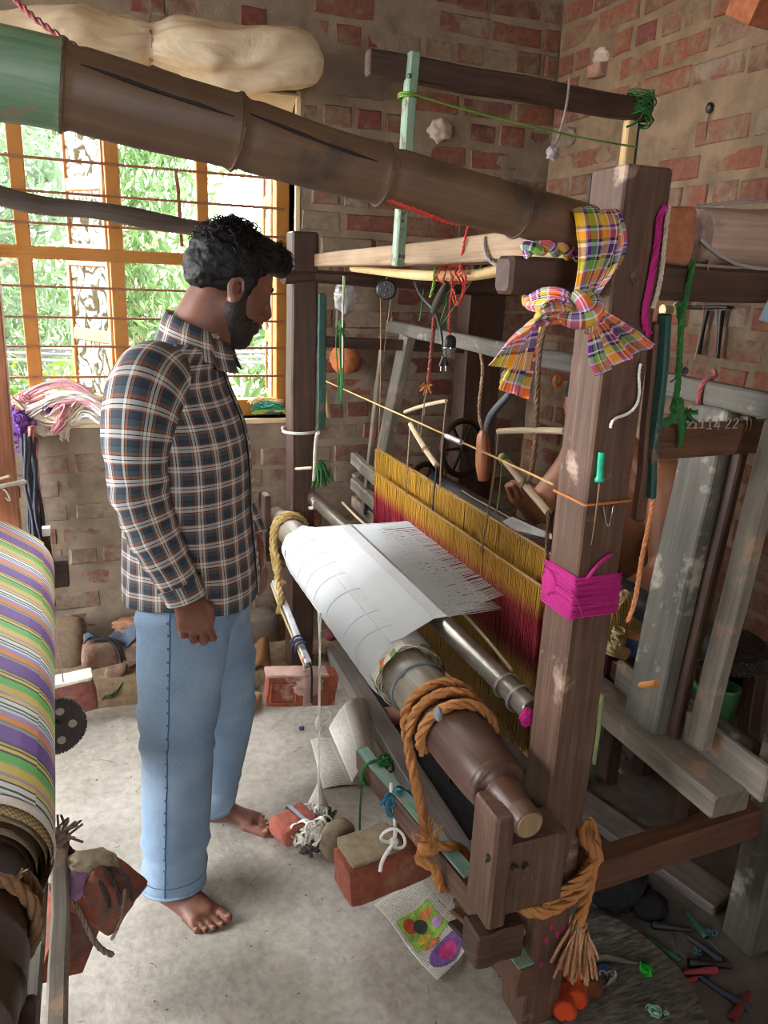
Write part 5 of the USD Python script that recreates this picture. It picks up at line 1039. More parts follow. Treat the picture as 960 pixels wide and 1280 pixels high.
def cloth_tube(R_, th=.0025):
    """outer skin of the loop stack plus an inner one, with rims"""
    c = R_.mean(1, keepdims=True); d = R_ - c; inn = c + d * (1 - th / np.maximum(np.linalg.norm(d, axis=2, keepdims=True), .004))
    S_ = np.concatenate([inn[:1] * .3 + R_[:1] * .7, R_, inn[-1:] * .3 + R_[-1:] * .7, inn[::-1]], 0)
    g = loft(S_, caps=False)
    m = np.cross(S_[1, 1] - S_[1, 0], S_[2, 0] - S_[1, 0]) @ (S_[1, 0] - c[0, 0])
    if m < 0: g.f = g.f[:, ::-1]
    return g
def interp_rings(keys_, n):
    """keys_: list of (t, centre, front half depth, side half width, fwd, left); cubic in between"""
    tt = [k[0] for k in keys_]; cs = CubicSpline(tt, np.array([np.r_[k[1], k[2], k[3]] for k in keys_])); T_ = np.linspace(tt[0], tt[-1], n); return T_, cs(T_)
torso = [(.78, T0 + V(-.004, -.0, .775), .156, .188), (.86, T0 + V(-.003, 0, .86), .152, .184), (1.0, T0 + V(-.004, 0, 1.0), .142, .177), (1.13, T0 + V(-.002, 0, 1.13), .136, .180), (1.22, T0 + V(-.012, 0, 1.22), .126, .184), (1.28, T0 + V(-.022, 0, 1.28), .112, .178), (1.325, T0 + V(-.010, 0, 1.325), .090, .146), (1.36, T0 + V(.010, 0, 1.362), .074, .100), (1.385, T0 + V(.028, 0, 1.390), .064, .068)]
T_, K_ = interp_rings(torso, 70)
def tfold(f, t):
    z = .78 + f * .605; low = np.clip((1.1 - z) / .3, 0, 1)
    return .010 * np.sin(7 * t + 9 * z) * low + .006 * np.sin(13 * t - 22 * z) * (.4 + low) + .012 * np.exp(-((z - .98) / .09) ** 2) * np.sin(t * 3 + 30 * z) * .5
RT = shell([(k[:3], fac * k[3], lef * k[4]) for k in K_], 96, tfold)
ang_ = np.linspace(0, 2 * PI, 96, endpoint=False); side = np.abs(np.sin(ang_)) ** 3
for i in range(len(RT)):
    w = np.clip(1 - (T_[i] - .78) / .22, 0, 1); RT[i, :, 2] += .026 * side * w + .01 * (np.cos(ang_) < 0) * w
sh = man.add('shirt', cloth_tube(RT), m_shirt, smooth=True, label='navy, white and rust checked shirt')
def sleeve(pts, radii, n=60, seed=0, k=1.):
    c = spline(pts, n); T, N, Bn = frames(c); t = np.linspace(0, 2 * PI, 48, endpoint=False); r = np.interp(np.linspace(0, 1, n), np.linspace(0, 1, len(radii)), radii); out = []
    for i in range(n):
        f = i / (n - 1); rr = r[i] * (1 + k * (.05 * np.sin(2 * t + 34 * f + seed) * np.exp(-((f - .52) / .16) ** 2) + .035 * np.sin(f * 70 + np.sin(t + seed) * 2.2) * np.exp(-((f - .62) / .2) ** 2) + .02 * np.sin(3 * t + 12 * f)))
        out.append(c[i] + rr[:, None] * (N[i] * np.cos(t)[:, None] + Bn[i] * np.sin(t)[:, None]))
    return np.array(out)
slR = sleeve([shR + V(.035, .07, .0), shR + V(-.004, -.0, -.035), V(.092, 1.568, 1.16), elR + V(-.008, .0, .02), V(.135, 1.535, .955), wrR + (elR - wrR) * .16, wrR + pdR * .004], [.083, .080, .070, .060, .056, .053, .046, .041], 90, 1)
man.add('sleeve', cloth_tube(slR), m_shirt, smooth=True)
slL = sleeve([shL + V(-.03, -.07, 0), shL + V(.004, 0, -.035), V(.27, 1.965, 1.16), elL, V(.35, 1.945, .93), wrL + V(-.006, .004, .02)], [.08, .076, .068, .058, .052, .044], 60, 3)
man.add('sleeve', cloth_tube(slL), m_shirt, smooth=True)
cuff = sleeve([wrR + (elR - wrR) * .17, wrR + (elR - wrR) * .08, wrR + pdR * .006], [.0475, .0445, .043], 14, 2, .2)
man.add('cuff', cloth_tube(cuff, .003), m_shirt, smooth=True)
# collar, placket, buttons, pocket
cn = K_[-1][:3]; nd_ = nrm(Ec - nb); ca = np.linspace(.32, 2 * PI - .32, 60)
def col(z, r1, r2, lean): return np.array([cn + V(0, 0, z - .010 - .026 * np.cos(a)) + fac * (r1 * math.cos(a) + lean) + lef * r2 * math.sin(a) for a in ca])
P = np.array([col(-.014, .060, .066, 0), col(.006, .062, .065, .002), col(.022, .064, .066, .004), col(.027, .069, .071, .004), col(.012, .076, .081, .003), col(-.014, .084, .094, .003), col(-.036, .093, .104, .003)])
P[:, :8, 2] -= .012; P[:, -8:, 2] -= .012
man.add('collar', sheet(P, .0025), m_shirt, smooth=True)
fr_i = [int(np.argmin(abs(T_ - z))) for z in np.linspace(.80, 1.36, 24)]
def front(z, a, off=.003):
    i = np.interp(z, T_, np.arange(len(T_))); j = (a / (2 * PI) * 96) % 96; i0, j0 = int(min(i, len(T_) - 2)), int(j); fi, fj = i - i0, j - j0
    p = (RT[i0, j0] * (1 - fi) + RT[i0 + 1, j0] * fi) * (1 - fj) + (RT[i0, (j0 + 1) % 96] * (1 - fi) + RT[i0 + 1, (j0 + 1) % 96] * fi) * fj
    c = RT[i0].mean(0); return p + nrm((p - c) * V(1, 1, 0)) * off
zz = np.linspace(.79, 1.345, 40)
man.add('placket', sheet(np.array([[front(z, a, .0035) for a in (-.11, -.04, .04, .11)] for z in zz])[:, ::-1], .003), m_shirt, smooth=True)
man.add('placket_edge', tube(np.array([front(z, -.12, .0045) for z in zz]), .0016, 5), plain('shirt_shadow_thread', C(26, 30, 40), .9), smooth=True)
for z in (.845, .88, .97, 1.06, 1.15, 1.24): man.add('button', lathe(front(z, 0., .004), front(z, 0., .007), [(0, .0055), (.002, .006), (.003, .004)], 12), plain('button', C(196, 190, 176), .4, .05) if 'button' not in _mats else _mats['button'])
man.add('pocket', sheet(np.array([[front(z, a, .004) for a in np.linspace(.45, 1.0, 8)] for z in np.linspace(1.09, 1.2, 8)]), .002), m_shirt, smooth=True)
man.add('pen', tube([front(1.14, .62, .008), front(1.222, .60, .008)], .004, 8, 4), plain('pen_red', C(120, 30, 44), .4), smooth=True)
# jeans
m_jeans = mat('light_denim', {'t': ('texture_coordinate', {}), 'm': ('mapping', {'scale': (30., 160., 1.)}), 'n': ('noise_texture', {'scale': 7., 'detail': 4., 'roughness': .6}), 'n2': ('noise_texture', {'scale': 5.5, 'detail': 5.}), 'x': ('mix_float', {'fac': .45}), 'r': ('rgb_ramp', {'ramp': [(.3, C(84, 108, 134)), (.5, C(124, 148, 172)), (.7, C(170, 190, 206))]}), 'b': ('bump', {'strength': .3, 'distance': .001}), 'p': ('principled_bsdf', {'roughness': .85})},
    [('t.UV', 'm.vector'), ('m.vector', 'n.vector'), ('t.object', 'n2.vector'), ('n.fac', 'x.a'), ('n2.fac', 'x.b'), ('x.result', 'r.fac'), ('r.color', 'p.base_color'), ('n.fac', 'b.height'), ('b.normal', 'p.normal')])
m_seam = plain('denim_seam', C(66, 92, 130), .9, .3, 200., .5)
def leg(hip, knee, ank, rs, seed, lean):
    c = spline([hip, hip * .5 + knee * .5 + lean * .4, knee + lean, knee * .45 + ank * .55 + lean * .7, ank], 80); T, N, Bn = frames(c); t = np.linspace(0, 2 * PI, 64, endpoint=False); out = []
    for i in range(80):
        f = i / 79; r = np.interp(f, np.linspace(0, 1, len(rs)), rs)
        cr_ = lambda f0, w_, a_, sl: a_ * np.exp(-((f - f0 - sl * np.sin(t + seed)) / w_) ** 2)
        rr = r * (1 + cr_(.52, .012, -.05, .02) + cr_(.56, .014, .05, .03) + cr_(.60, .012, -.045, -.03) + cr_(.44, .016, .045, -.03) + cr_(.86, .014, .06, .02) + cr_(.90, .012, -.05, .015) + cr_(.94, .014, .07, -.02) + cr_(.14, .014, -.05, .04) + cr_(.19, .016, .05, .05) + .028 * np.sin(3 * t + 9 * f + seed) + .035 * np.sin(f * 46 + 1.6 * np.sin(t + seed)) * np.exp(-((f - .97) / .09) ** 2) + .022 * np.sin(f * 30 + 2 * np.sin(t * 1. + seed)) * np.exp(-((f - .48) / .12) ** 2) + .03 * np.sin(f * 26 + 2 * np.sin(t + 1)) * np.exp(-((f - .12) / .1) ** 2))
        out.append(c[i] + fac * (rr * np.cos(t))[:, None] * 1.04 + lef * (rr * np.sin(t))[:, None] * .98 + V(0, 0, 1) * 0)
    return np.array(out)
lR = leg(hpR + V(.026, .020, .10), knR + V(.004, 0, 0), V(.130, 1.645, .052), [.090, .104, .102, .096, .089, .084, .081, .079, .076, .073], 0., V(.0, 0, 0))
lL = leg(hpL + V(.0, -.01, .10), knL, V(.265, 1.905, .05), [.090, .104, .102, .096, .090, .084, .080, .074, .068, .064], 2., V(.022, 0, 0))
jeans = join(cloth_tube(lR), cloth_tube(lL), loft(shell([(T0 + V(-.0, 0, .68), fac * .085, lef * .13), (T0 + V(-.0, 0, .75), fac * .124, lef * .170), (T0 + V(-.0, 0, .84), fac * .130, lef * .174), (T0 + V(-.0, 0, .93), fac * .126, lef * .168)], 64)))
jn = man.add('jeans', jeans, m_jeans, smooth=True, label='light blue faded denim jeans')
ja = int(64 * .735); man.add('side_seam', tube(lR[3:, ja] + (lR[3:, ja] - lR[3:].mean(1)) * .012, .0018, 5), m_seam, parent=jn, smooth=True)
for i in range(8, 74, 3): man.add('seam_pucker', beam(lR[i, ja] + (lR[i, ja] - lR[i].mean(0)) * .004, lR[i, ja - 1] * .6 + lR[i, ja] * .4 + (lR[i, ja - 1] - lR[i].mean(0)) * .003, .006, .0009, up=lR[i, ja + 1] - lR[i].mean(0), ch=.0004, seg=1), m_seam, parent=jn)
for L__ in (lR, lL): man.add('hem', tube(np.vstack([L__[-1], L__[-1][:1]]) + V(0, 0, .004), .0045, 6), m_jeans, parent=jn, smooth=True)
man.add('hem_stitch', tube(np.vstack([lR[-4], lR[-4][:1]]) * 1.0 + V(0, 0, .004) + np.vstack([lR[-4] - lR[-4].mean(0), (lR[-4] - lR[-4].mean(0))[:1]]) * .012, .0012, 4), m_seam, parent=jn, smooth=True)
# ----------------------------- the weaver on the far side -----------------------------
wv = Thing('person', 'bare-chested weaver seated behind the loom, mostly hidden by its posts, bare feet under the roller', 'person', (1.5, 1.8, 0))
B = Sdf_()
pel = V(1.55, 1.83, .53); fwW = nrm(V(-1, .05, 0)); lfW = V(-fwW[1], fwW[0], 0)
che = V(1.47, 1.80, .90); nbW = V(1.43, 1.80, 1.06)
B.cap(pel + lfW * .07, pel - lfW * .07, .105, .105, .05); B.cap(pel, che, .115, .12, .06); B.cap(che + lfW * .08, che - lfW * .08, .1, .1, .06)
sN, sF = V(1.475, 1.63, 1.02), V(1.45, 1.98, 1.02)
B.cap(sN, nbW, .055, .06, .04); B.cap(sF, nbW, .055, .06, .04)
EW = V(1.345, 1.79, 1.19); A2, L2 = head_frame(EW, nrm(V(-.9, .05, -.45)), nrm(V(-.42, 0, .9)), .93)
B.cap(nbW, EW + A2 @ V(-.02, 0, -.04), .056, .05, .03); add_head(B, A2, L2, .93)
eN, wN = V(1.43, 1.52, .79), V(1.25, 1.55, .70); B.cap(sN, eN, .054, .043, .03); B.cap(eN, wN, .042, .027, .02)
eF, wF = V(1.33, 2.02, .83), V(1.16, 1.86, .93); B.cap(sF, eF, .052, .043, .03); B.cap(eF, wF, .042, .028, .02)
hand(B, wN, nrm(V(-1, .1, -.2)), nrm(V(.1, .9, .2)), nrm(V(-.2, -.2, 1)), .9, ((.3, .8, .6),) * 4, 1)
hand(B, wF, nrm(V(-.5, -.5, .6)), nrm(V(.3, -.8, .3)), nrm(V(-.4, .3, .8)), .9, ((.5, 1.2, .8),) * 4, 1)
kN, kF = V(1.22, 1.78, .47), V(1.20, 2.15, .47)
heN, heF = V(1.07, 2.18, 0), V(1.13, 2.47, 0)
tN, tF = nrm(V(-.93, .38, 0)), nrm(V(-.95, .3, 0))
kN = V(1.27, 1.90, .46); anN, anF = heN + tN * .03 + V(0, 0, .085), heF + tF * .03 + V(0, 0, .085)
B.cap(pel - lfW * .08, kN, .085, .058, .04); B.cap(kN, anN, .054, .035, .03)
B.cap(pel + lfW * .08, kF, .085, .058, .04); B.cap(kF, anF, .054, .035, .03)
foot(B, heN, tN, .92, 1, anN); foot(B, heF, tF, .92, 1, anF)
wv.add('body', B.mesh(.0055), m_skin2, smooth=True)
H = Sdf_(); m2 = lambda *r: tuple(np.array(r) * .00093)
H.ell(L2(-14, 0, 50), m2(100, 79, 88), A2, .01); H.cut(L2(86, 0, 0), m2(62, 110, 76), A2, .012); H.cut(L2(10, 0, -64), m2(80, 110, 66), A2, .012)
wv.add('hair', H.mesh(.006), m_hair, smooth=True)
sw = [(pel + V(0, 0, .12), .128, .165), (pel + V(0, 0, .04), .132, .175), (pel + V(-.01, 0, -.07), .13, .18)]
wv.add('shorts', join(loft(shell([(c, fwW * a1, lfW * b1) for c, a1, b1 in sw], 40)), loft(sleeve([pel - lfW * .085, pel * .5 - lfW * .04 + kN * .5, pel * .2 + kN * .8], [.112, .1, .085], 24, 1)), loft(sleeve([pel + lfW * .085, pel * .5 + lfW * .04 + kF * .5, pel * .2 + kF * .8], [.112, .1, .085], 24, 2))), plain('navy_cloth', C(40, 62, 96), .9, .2, 30., .4), smooth=True, label='dark blue shorts')
be = Thing('seat_bench', 'dark plank bench that the weaver sits on against the brick wall', 'bench', (1.56, 1.83, .4))
be.add('seat', beam((1.56, 1.66, .395), (1.56, 2.35, .395), .2, .04, seed=60), w_dark)
for x in (1.49, 1.63):
    for y in (1.7, 2.3): be.add('leg', beam((x, y, 0), (x, y, .375), .05, .05, up=(0, 1, 0), seed=61), w_dark)
# ================= the second loom at the left edge =================
A0, A1 = V(-.214, 1.10, .585), V(-.246, 2.62, .58); dA = nrm(A1 - A0); LA = np.linalg.norm(A1 - A0)
pY = [onZ(67, y, .6)[1] for y in (761, 825, 896, 968)]; per = (pY[0] - pY[3]) / 3
seq = [(20, C(108, 50, 156)), (3, C(60, 30, 80)), (3, C(196, 184, 80)), (2, C(60, 60, 40)), (4, C(232, 214, 84)), (3, C(84, 44, 96)), (10, C(90, 196, 66)), (3, C(176, 186, 110)), (10, C(222, 200, 80)), (4, C(190, 160, 178)), (5, C(222, 204, 110)), (1.6, C(40, 44, 44)), (6, C(238, 240, 236)), (2.6, C(30, 90, 64)), (2.6, C(228, 232, 230)), (2.2, C(40, 100, 76)), (4, C(220, 226, 232)), (7, C(176, 150, 196)), (7, C(240, 140, 44)), (4, C(140, 140, 96)), (3, C(176, 150, 160))]
tot = sum(s for s, _ in seq); st, x = [], 0
for s, c in seq: st.append((x / tot, c)); x += s
m_stripe = mat('striped_warp', {'t': ('texture_coordinate', {}), 's': ('separate_xyz', {}), 'a': ('math', {'math_type': 'subtract', 'value1': float(pY[0] + per * .1 + 10 * per)}), 'd': ('math', {'math_type': 'divide', 'value2': float(per)}), 'f': ('math', {'math_type': 'fraction'}),
    'r': ('rgb_ramp', {'ramp': st, 'interpolate': False}), 'm': ('mapping', {'scale': (0., 500., 0.)}), 'n': ('noise_texture', {'scale': 1., 'detail': 2.}), 'v': ('map_range', {'from_min': .25, 'from_max': .75, 'to_min': .72, 'to_max': 1.12}), 'h': ('hsv', {}), 'b': ('bump', {'strength': .4, 'distance': .0012}), 'p': ('principled_bsdf', {'roughness': .6, 'sheen_weight': .1})},
    [('t.object', 's.vector'), ('s.y', 'a.value2'), ('a.value', 'd.value1'), ('d.value', 'f.value1'), ('f.value', 'r.fac'), ('t.object', 'm.vector'), ('m.vector', 'n.vector'), ('n.fac', 'v.value'), ('v.result', 'h.value'), ('r.color', 'h.color'), ('h.color', 'p.base_color'), ('n.fac', 'b.height'), ('b.normal', 'p.normal')])
lw = Thing('striped_warp', 'bright striped warp wound on the roller at the left edge of the picture', 'warp', (0, 0, 0))
lw.add('wound_warp', lathe(A0 + dA * .09, A1 - dA * .05, [(0, .115), (.01, .120), (.05, .1215), (LA - .2, .1215), (LA - .15, .120), (LA - .14, .11)], 64, caps=False), m_stripe, smooth=True)
top = lambda y, dx, dz: V(np.interp(y, [A0[1], A1[1]], [A0[0], A1[0]]) + dx, y, .5825 + dz)
yy = np.linspace(A0[1] + .1, A1[1] - .06, 60)
lw.add('warp_sheet', sheet(np.array([[top(y, .0965, .077), top(y, .072, .1005), top(y, .03, .131), top(y, -.2, .288), top(y, -.5, .49)] for y in yy]), .002), m_stripe, smooth=False)
lr = Thing('warp_roller', 'dark roller end at the bottom left corner, bound with rope and wrapped in cloth', 'roller', A0)
lr.add('shaft', lathe(A0 - dA * .24, A1 + dA * .12, [(0, .07), (.006, .076), (.05, .08), (.055, .086), (.12, .088), (.126, .083), (.2, .084), (.24, .086), (LA + .3, .066), (LA + .36, .06)], 36), wood('roller_black', C(34, 26, 22), C(58, 46, 38), C(84, 68, 56), .4, uvs=(70., 2., 1.)), smooth=True)
lr.add('rope_turn', rope([A0 - dA * .03 + rot(dA, t) @ V(.095, 0, 0) - dA * .006 * t for t in np.linspace(-.6, 2 * PI + 1.5, 26)], .011, step=.012), m_hemp2 and plain('dark_rope', C(128, 96, 66), .9, .3, 140., .8), smooth=True)
m_check2 = mat('checked_wrap', {'t': ('texture_coordinate', {}), 'k': ('checker_texture', {'scale': 190., 'color1': C(206, 190, 140), 'color2': C(150, 132, 96)}), 'p': ('principled_bsdf', {'roughness': .9})}, [('t.UV', 'k.vector'), ('k.color', 'p.base_color')])
for k in range(5):
    lr.add('wrap_layer', lathe(A0 + dA * (.055 - .006 * k), A0 + dA * .3, [(0, .1145 - .007 * k), (.03, .1165 - .007 * k), (.24, .1175 - .007 * k)], 48, caps=False), m_check2 if k == 0 else m_paper if k % 2 else plain('brown_wrap', C(96, 78, 62), .9, .3, 60., .5) if 'brown_wrap' not in _mats else _mats['brown_wrap'], smooth=True)
lr.add('selvedge', lathe(A0 + dA * .075, A0 + dA * .1, [(0, .1195), (.008, .1222), (.018, .1225), (.022, .120)], 64, caps=False), m_white, smooth=True)
ll = Thing('loom_side_bar', 'long worn lath running beside the left roller with twine tied at its far end', 'bar', (-.1, 1.3, .36))
ll.add('bar', beam((-.104, 1.47, .385), (-.112, .80, .345), .03, .05, seed=70, seg=6), w_whitegrey); ll.add('bar', beam((-.155, 1.4, .35), (-.165, .80, .31), .05, .03, seed=71), w_grey)
ll.add('bracket', beam((-.15, .93, .28), (-.15, .93, .52), .06, .07, up=(0, 1, 0), seed=72), w_dark)
tw_ = plain('dark_twine', C(70, 58, 54), .9, .3, 150., .6); gtw = plain('grey_twine', C(138, 118, 108), .9, .3, 150., .6)
cb = onY(136, 1118, 1.33)
Rb = rot((0, 0, 1), -.5) @ rot((1, 0, 0), -.25) @ rot((0, 1, 0), .55)
br = Thing('hanging_brick', 'broken brick hanging on dark twine beside the bare foot, with a purple-stained lump', 'brick', cb)
br.add('brick', chunk(cb, (.105, .085, .10), Rb, .014, 17, .012, fr=14), bricky('brick_dark', C(130, 68, 48), C(96, 80, 74), .46, .64, 18., 4.), smooth=35)
br.add('mortar_lump', blob(cb + V(-.03, .03, .052), (.05, .035, .028), .35, 2.6, 7), plain('mortar_lump', C(150, 138, 112), .95, .35, 40., .8), smooth=True)
br.add('mortar_lump', blob(cb + V(-.052, .01, .035), (.026, .03, .032), .3, 2.6, 9), plain('purple_stain', C(134, 100, 134), .95, .3, 40., .8), smooth=True)
hk = V(-.104, 1.42, .40)
for k in range(3): br.add('twine', rope([hk + V(.004, .004 * k, .012), (hk + cb) / 2 + V(0, 0, .02 - .012 * k), cb + V(-.02 + .02 * k, -.01, .062), cb + V(.0 + .02 * k, -.055, .02)], .005, step=.007), tw_, smooth=True)
br.add('twine', rope([cb + V(.03, -.045, .045), cb + V(.02, -.062, .0), cb + V(.0, -.062, -.05)], .004, step=.006), gtw, smooth=True)
br.add('twine', rope([hk + V(0, 0, 0), V(-.085, 1.33, .35), cb + V(-.05, -.03, -.01), cb + V(-.02, -.06, -.07), cb + V(.0, -.06, -.09)], .006, step=.008), gtw, smooth=True)
br.add('knot', join(blob(hk + V(0, 0, .02), (.02, .02, .016), .4, 3, 5), tuft(hk + V(0, 0, .03), (.6, 0, .8), 12, .05, .003, .5, 2)), gtw, smooth=True)
c2 = onY(88, 1160, 1.40) + V(-.01, 0, 0)
b2 = Thing('hanging_brick', 'dark brick half hidden behind the lath at the lower left', 'brick', c2)
b2.add('brick', chunk(c2, (.10, .10, .16), rot((0, 1, 0), .35) @ rot((0, 0, 1), .3), .006, 21, .008), _mats['brick_dark'], smooth=35)
b2.add('twine', rope([hk, c2 + V(0, 0, .1), c2 + V(.0, -.03, .08)], .004, step=.007), tw_, smooth=True)
c3 = V(-.105, 2.53, .122)
b3 = Thing('hanging_brick', 'brick with a whitened top hanging behind the toothed wheel at the left', 'brick', c3)
b3.add('brick', chunk(c3, (.15, .075, .125), rot((0, 1, 0), -.12), .005, 23, .010), bricky('brick_plum', C(130, 76, 66), C(120, 104, 92), .6, .7, 14., 9.), smooth=40)
b3.add('white_crust', chunk(c3 + V(-.002, -.001, .060), (.146, .074, .018), rot((0, 1, 0), -.12), .006, 24, .006), plain('white_crust', C(216, 206, 190), .95, .2, 30., .6), smooth=True)
b3.add('twine', tube([c3 + V(-.02, -.03, .06), c3 + V(-.03, -.02, .3), top(2.5, .1, .0)], .002, 5, 8), gtw)
# toothed wheel
gc = onY(69, 908, 2.03); gax = nrm(V(.15, -1, .1)); gn = nrm(np.cross(gax, V(0, 0, 1))); gu = np.cross(gn, gax); gr = .079
gt = Thing('toothed_wheel', 'dark toothed iron wheel showing at the end of the striped warp', 'gear', gc)
th = np.linspace(0, 2 * PI, 288, endpoint=False); rr = gr + .0035 * (np.sin(th * 72) > 0)
gt.add('rim', loft(np.array([gc + gax * h + np.outer(np.cos(th) * r, gn) + np.outer(np.sin(th) * r, gu) for h, r in ((-.005, gr * .62), (-.006, rr), (.006, rr), (.005, gr * .62), (-.005, gr * .62))]), caps=False), plain('iron_dark', C(62, 54, 50), .5, .3, 60., .4, metal=.6), smooth=False)
gt.add('disc', lathe(gc - gax * .0035, gc + gax * .0035, [(0, .012), (0.0001, gr * .64), (.007, gr * .64), (.0071, .012)], 60), _mats['iron_dark'])
gt.add('axle', tube([gc, V(-.20, 2.06, gc[2]), V(-.235, 2.06, gc[2] + .02), V(-.24, 2.06, .48)], .012, 10, 12), _mats['iron_dark']); gt.add('hub', lathe(gc - gax * .012, gc + gax * .014, [(0, .016), (.026, .015)], 20), _mats['iron_dark'])
for k in range(5): gt.add('hole_rim', lathe(gc + gax * .004 + rot(gax, .6 + k * 1.256) @ gn * .045, gc + gax * .0055 + rot(gax, .6 + k * 1.256) @ gn * .045, [(0, .012), (.0015, .0105)], 18), plain('dusty_pale', C(150, 138, 124), .8) if 'dusty_pale' not in _mats else _mats['dusty_pale'])
gt.add('lint', tuft(gc + gn * gr * -.9, (.8, 0, .4), 8, .03, .0004, .5, 4), gtw)
# left post, ties, pins
lp = Thing('left_loom_post', 'orange-brown post at the left edge with a white tie and a peg', 'post', (-.24, 2.6, 0))
lp.add('post', beam((-.262, 2.62, 0), (-.240, 2.62, 1.72), .075, .07, up=(0, 1, 0), seed=73, ch=.003), wood('wood_orange', C(106, 58, 34), C(142, 84, 50), C(164, 108, 72), .5))
lp.add('tie', tube([onY(-8, 610, 2.575), onY(10, 606, 2.575), onY(24, 603, 2.58), onY(25, 606, 2.64)], .007, 7, 10), _mats['offwhite_rag'], smooth=True); lp.add('tie', tube([onY(4, 612, 2.57), onY(10, 618, 2.565), onY(12, 626, 2.565), onY(7, 622, 2.565)], .003, 6, 8), _mats['offwhite_rag'], smooth=True)
lp.add('peg', tube([onY(-5, 600, 2.57), onY(12, 595, 2.54)], .005, 7, 4), w_stick)
lb = Thing('left_roller_bracket', 'dark upright with a white tip and a wooden block behind the striped warp', 'bracket', (-.13, 2.64, .5))
lb.add('upright', beam(V(-.144, 2.66, .40), V(-.146, 2.66, .680), .022, .03, up=(0, 1, 0), seed=74), w_dark); lb.add('white_tip', box((-.156, 2.643, .655), (-.131, 2.677, .682), .001), plain('white_paint', C(236, 232, 220), .6, .05)); lb.add('pale_edge', beam(V(-.131, 2.648, .40), V(-.131, 2.648, .655), .004, .006, up=(0, 1, 0)), w_fresh)
lb.add('block', beam(V(-.16, 2.66, .52), V(-.085, 2.66, .52), .06, .095, seed=75), w_dark)
# sill: heaps of yarn
hy = Thing('yarn_heap', 'heap of tangled white and pink yarn hanks on the window sill at the left', 'yarn', onY(85, 515, 3.12))
rng = np.random.RandomState(3)
mp_ = [plain('yarn_cream', C(226, 212, 188), .95, .15, 90., .8), plain('yarn_pink', C(222, 172, 178), .95, .15, 90., .8), plain('yarn_rose', C(206, 140, 150), .95, .2, 90., .8), plain('yarn_white', C(238, 234, 226), .95, .1, 90., .8)]
def hank(pts, r, n, seed, spread):
    rg_ = np.random.RandomState(seed); c = spline([np.asarray(p) for p in pts], 26); out = []
    for _ in range(n):
        o = rg_.randn(3) * spread; ph = rg_.rand() * 6; out.append(tube(c + o + .006 * np.stack([np.sin(np.linspace(0, 9, 26) + ph), np.cos(np.linspace(0, 7, 26) + ph), np.sin(np.linspace(0, 8, 26) + ph * 2)], 1), r, 4))
    return join(out)
for k, (pts, m_) in enumerate([([(18, 505), (40, 492), (62, 482), (90, 482), (112, 498), (120, 512)], 1), ([(20, 500), (38, 515), (60, 528), (85, 522), (100, 505), (126, 500)], 0), ([(35, 512), (60, 500), (88, 492), (115, 500), (132, 515)], 3), ([(45, 530), (62, 542), (78, 530), (90, 510), (96, 520)], 0), ([(28, 498), (48, 506), (70, 500), (92, 512)], 2), ([(80, 505), (74, 528), (68, 538)], 2), ([(84, 520), (82, 540), (80, 549)], 0), ([(95, 525), (115, 520), (135, 525), (140, 520)], 3), ([(60, 515), (85, 500), (120, 505), (138, 510)], 1)]):
    hy.add('hank', hank([onY(x, y, 3.095 - .015 * (k % 3)) for x, y in pts], .0045, 16, k, .007), mp_[m_], smooth=True)
hy.add('core', blob(onY(80, 518, 3.12), (.16, .045, .05), .3, 2.4, 4), mp_[0], smooth=True)
hy.add('navy_ball', blob(onY(58, 509, 3.07), (.022, .018, .022), .4, 4, 6), plain('navy_yarn', C(70, 74, 100), .95, .3, 120., .9), smooth=True)
m_purple = plain('purple_yarn', C(112, 70, 150), .95, .3, 100., .9)
py_ = Thing('purple_yarn', 'curly purple yarn ball hanging off the left end of the sill', 'yarn', onY(24, 535, 3.08))
pc_ = onY(24, 530, 3.06); py_.add('ball', blob(pc_, (.036, .03, .052), .35, 3, 5), m_purple, smooth=True)
rng = np.random.RandomState(8); py_.add('loops', join([coil(pc_ + rng.randn(3) * V(.02, .016, .03), rng.randn(3), rng.uniform(.008, .016), .0028, 1.6, .004, 5, per=12) for _ in range(40)]), m_purple, smooth=True)
one('dark_hank', 'long slate-grey hank hanging down the wall at the left under the purple yarn', 'hank', hank([onY(36, 545, 3.03), onY(40, 600, 3.02), onY(46, 660, 3.0), onY(52, 700, 2.98)], .006, 22, 31, .012), plain('slate_yarn', C(66, 70, 80), .95, .3, 60., .8), True)
one('rose_hank', 'thin rose-pink hank hanging down the wall beside the dark one', 'hank', hank([onY(39, 535, 3.02), onY(43, 580, 3.02), onY(50, 640, 3.02), onY(55, 700, 3.02)], .004, 10, 32, .003), plain('rose_yarn', C(196, 130, 124), .95, .2, 90., .7), True)
gy = Thing('coloured_yarn', 'small tangle of green, blue and yellow yarn on the sill by the loom post', 'yarn', onY(335, 512, 3.14))
for k, (c_, pts) in enumerate(((C(60, 150, 130), [(318, 512), (332, 506), (350, 510)]), (C(150, 190, 80), [(316, 516), (335, 511), (356, 514)]), (C(70, 130, 190), [(322, 508), (340, 514), (354, 507)]), (C(226, 196, 150), [(314, 503), (330, 500), (352, 503)]))):
    gy.add('hank', hank([onY(x, y, 3.13 + .01 * k) for x, y in pts], .003, 12, 60 + k, .005), plain(f'sill_yarn_{k}', c_, .95, .2, 90., .7), smooth=True)

